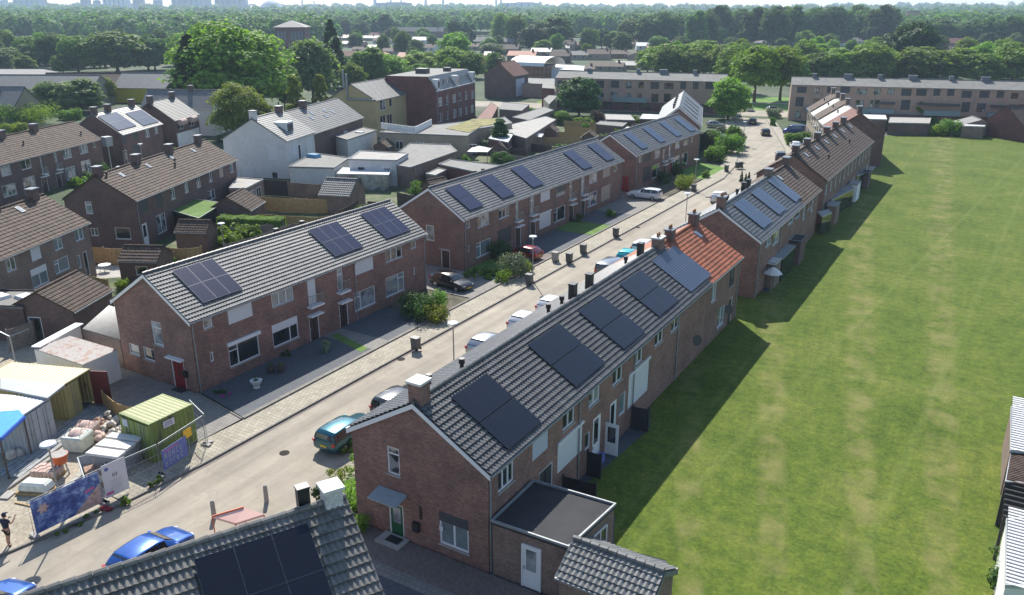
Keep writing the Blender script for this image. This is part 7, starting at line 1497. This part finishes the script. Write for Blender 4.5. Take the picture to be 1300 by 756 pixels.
skinned('shirt',[(0,0,.90),V[1],V[2],(0,-.02,1.43),V[15],(.24,-.02,1.26),V[19],(-.25,-.03,1.28)],[(0,1),(1,2),(2,3),(2,4),(4,5),(2,6),(6,7)],[(.172,.13),(.158,.124),(.178,.128),.078,.083,.070,.083,.070],'cloth_navy',t)
skinned('shorts',[(0,0,.95),(.085,0,.82),(.108,-.045,.56),(-.085,0,.82),(-.122,.07,.56)],[(0,1),(1,2),(0,3),(3,4)],[(.15,.115),.098,.082,.098,.082],'cloth_black',t)
for sd,(ax,ay,az) in ((1,V[9]),(-1,V[13])): skinned('shoe',[(ax,ay+.02,az-.04),(ax,ay-.08,.045),(ax,ay-.17,.04)],[(0,1),(1,2)],[.055,.05,.04],'cloth_black',t,1)
MB().tube([(0,-.06,1.70),(0,-.06,1.76),(0,-.06,1.81)],[.108,.10,.04],12).box(0,-.19,1.715,.15,.14,.015).build('cap','cloth_navy',t)
MB().tube([(0,-.03,1.60),(0,-.03,1.70)],[.075,.10],10).build('hair','hair',t)
mb=MB(); mb.tube([(0,-.155,1.66),(0,-.185,1.635),(0,-.16,1.625)],[.008,.014,.008],6)
for e in (-.033,.033): mb.box(e,-.158,1.672,.025,.01,.01,mi=1)
mb.box(0,-.155,1.60,.05,.01,.01,mi=2)
for e in (-.092,.092): mb.box(e,-.065,1.655,.02,.035,.06)
mb.build('face',['skin','cloth_black','orange_plastic'],t)
for hx_,hy_,hz_,sd in ((.13,-.34,1.26,-1),(-.27,-.38,1.42,1)):
    vs=[(hx_,hy_,hz_),(hx_+sd*.02,hy_-.07,hz_+.02)]; es=[(0,1)]; rr=[.028,.034]
    for k in range(4):
        f=(k-1.5)*.02; b0=len(vs); ln=(.075,.085,.08,.06)[k]; vs+=[(hx_+sd*.02,hy_-.09,hz_+.02+f),(hx_+sd*.035,hy_-.09-ln*.55,hz_+.02+f*1.1),(hx_+sd*.06,hy_-.09-ln,hz_+.01+f)]; es+=[(1,b0),(b0,b0+1),(b0+1,b0+2)]; rr+=[.010,.009,.008]
    b0=len(vs); vs+=[(hx_+sd*.02,hy_-.03,hz_+.05),(hx_+sd*.03,hy_-.07,hz_+.085)]; es+=[(0,b0),(b0,b0+1)]; rr+=[.011,.009]
    skinned('hand',vs,es,rr,'skin',t,1)
# ---- haze: the air itself
m=bpy.data.materials.new('haze_air'); m.use_nodes=True; tt=m.node_tree
for n in list(tt.nodes):
    if n.type!='OUTPUT_MATERIAL': tt.nodes.remove(n)
pv=tt.nodes.new('ShaderNodeVolumePrincipled'); pv.inputs['Color'].default_value=(.62,.80,1,1); pv.inputs['Density'].default_value=.00018; pv.inputs['Anisotropy'].default_value=.2
tt.links.new(pv.outputs[0],tt.nodes['Material Output'].inputs['Volume']); M['haze']=m
o=MB().box(0,3150,74,10600,6700,150).build('haze','haze'); tag(o,'thin blue air over the whole neighbourhood','haze',None,'stuff')
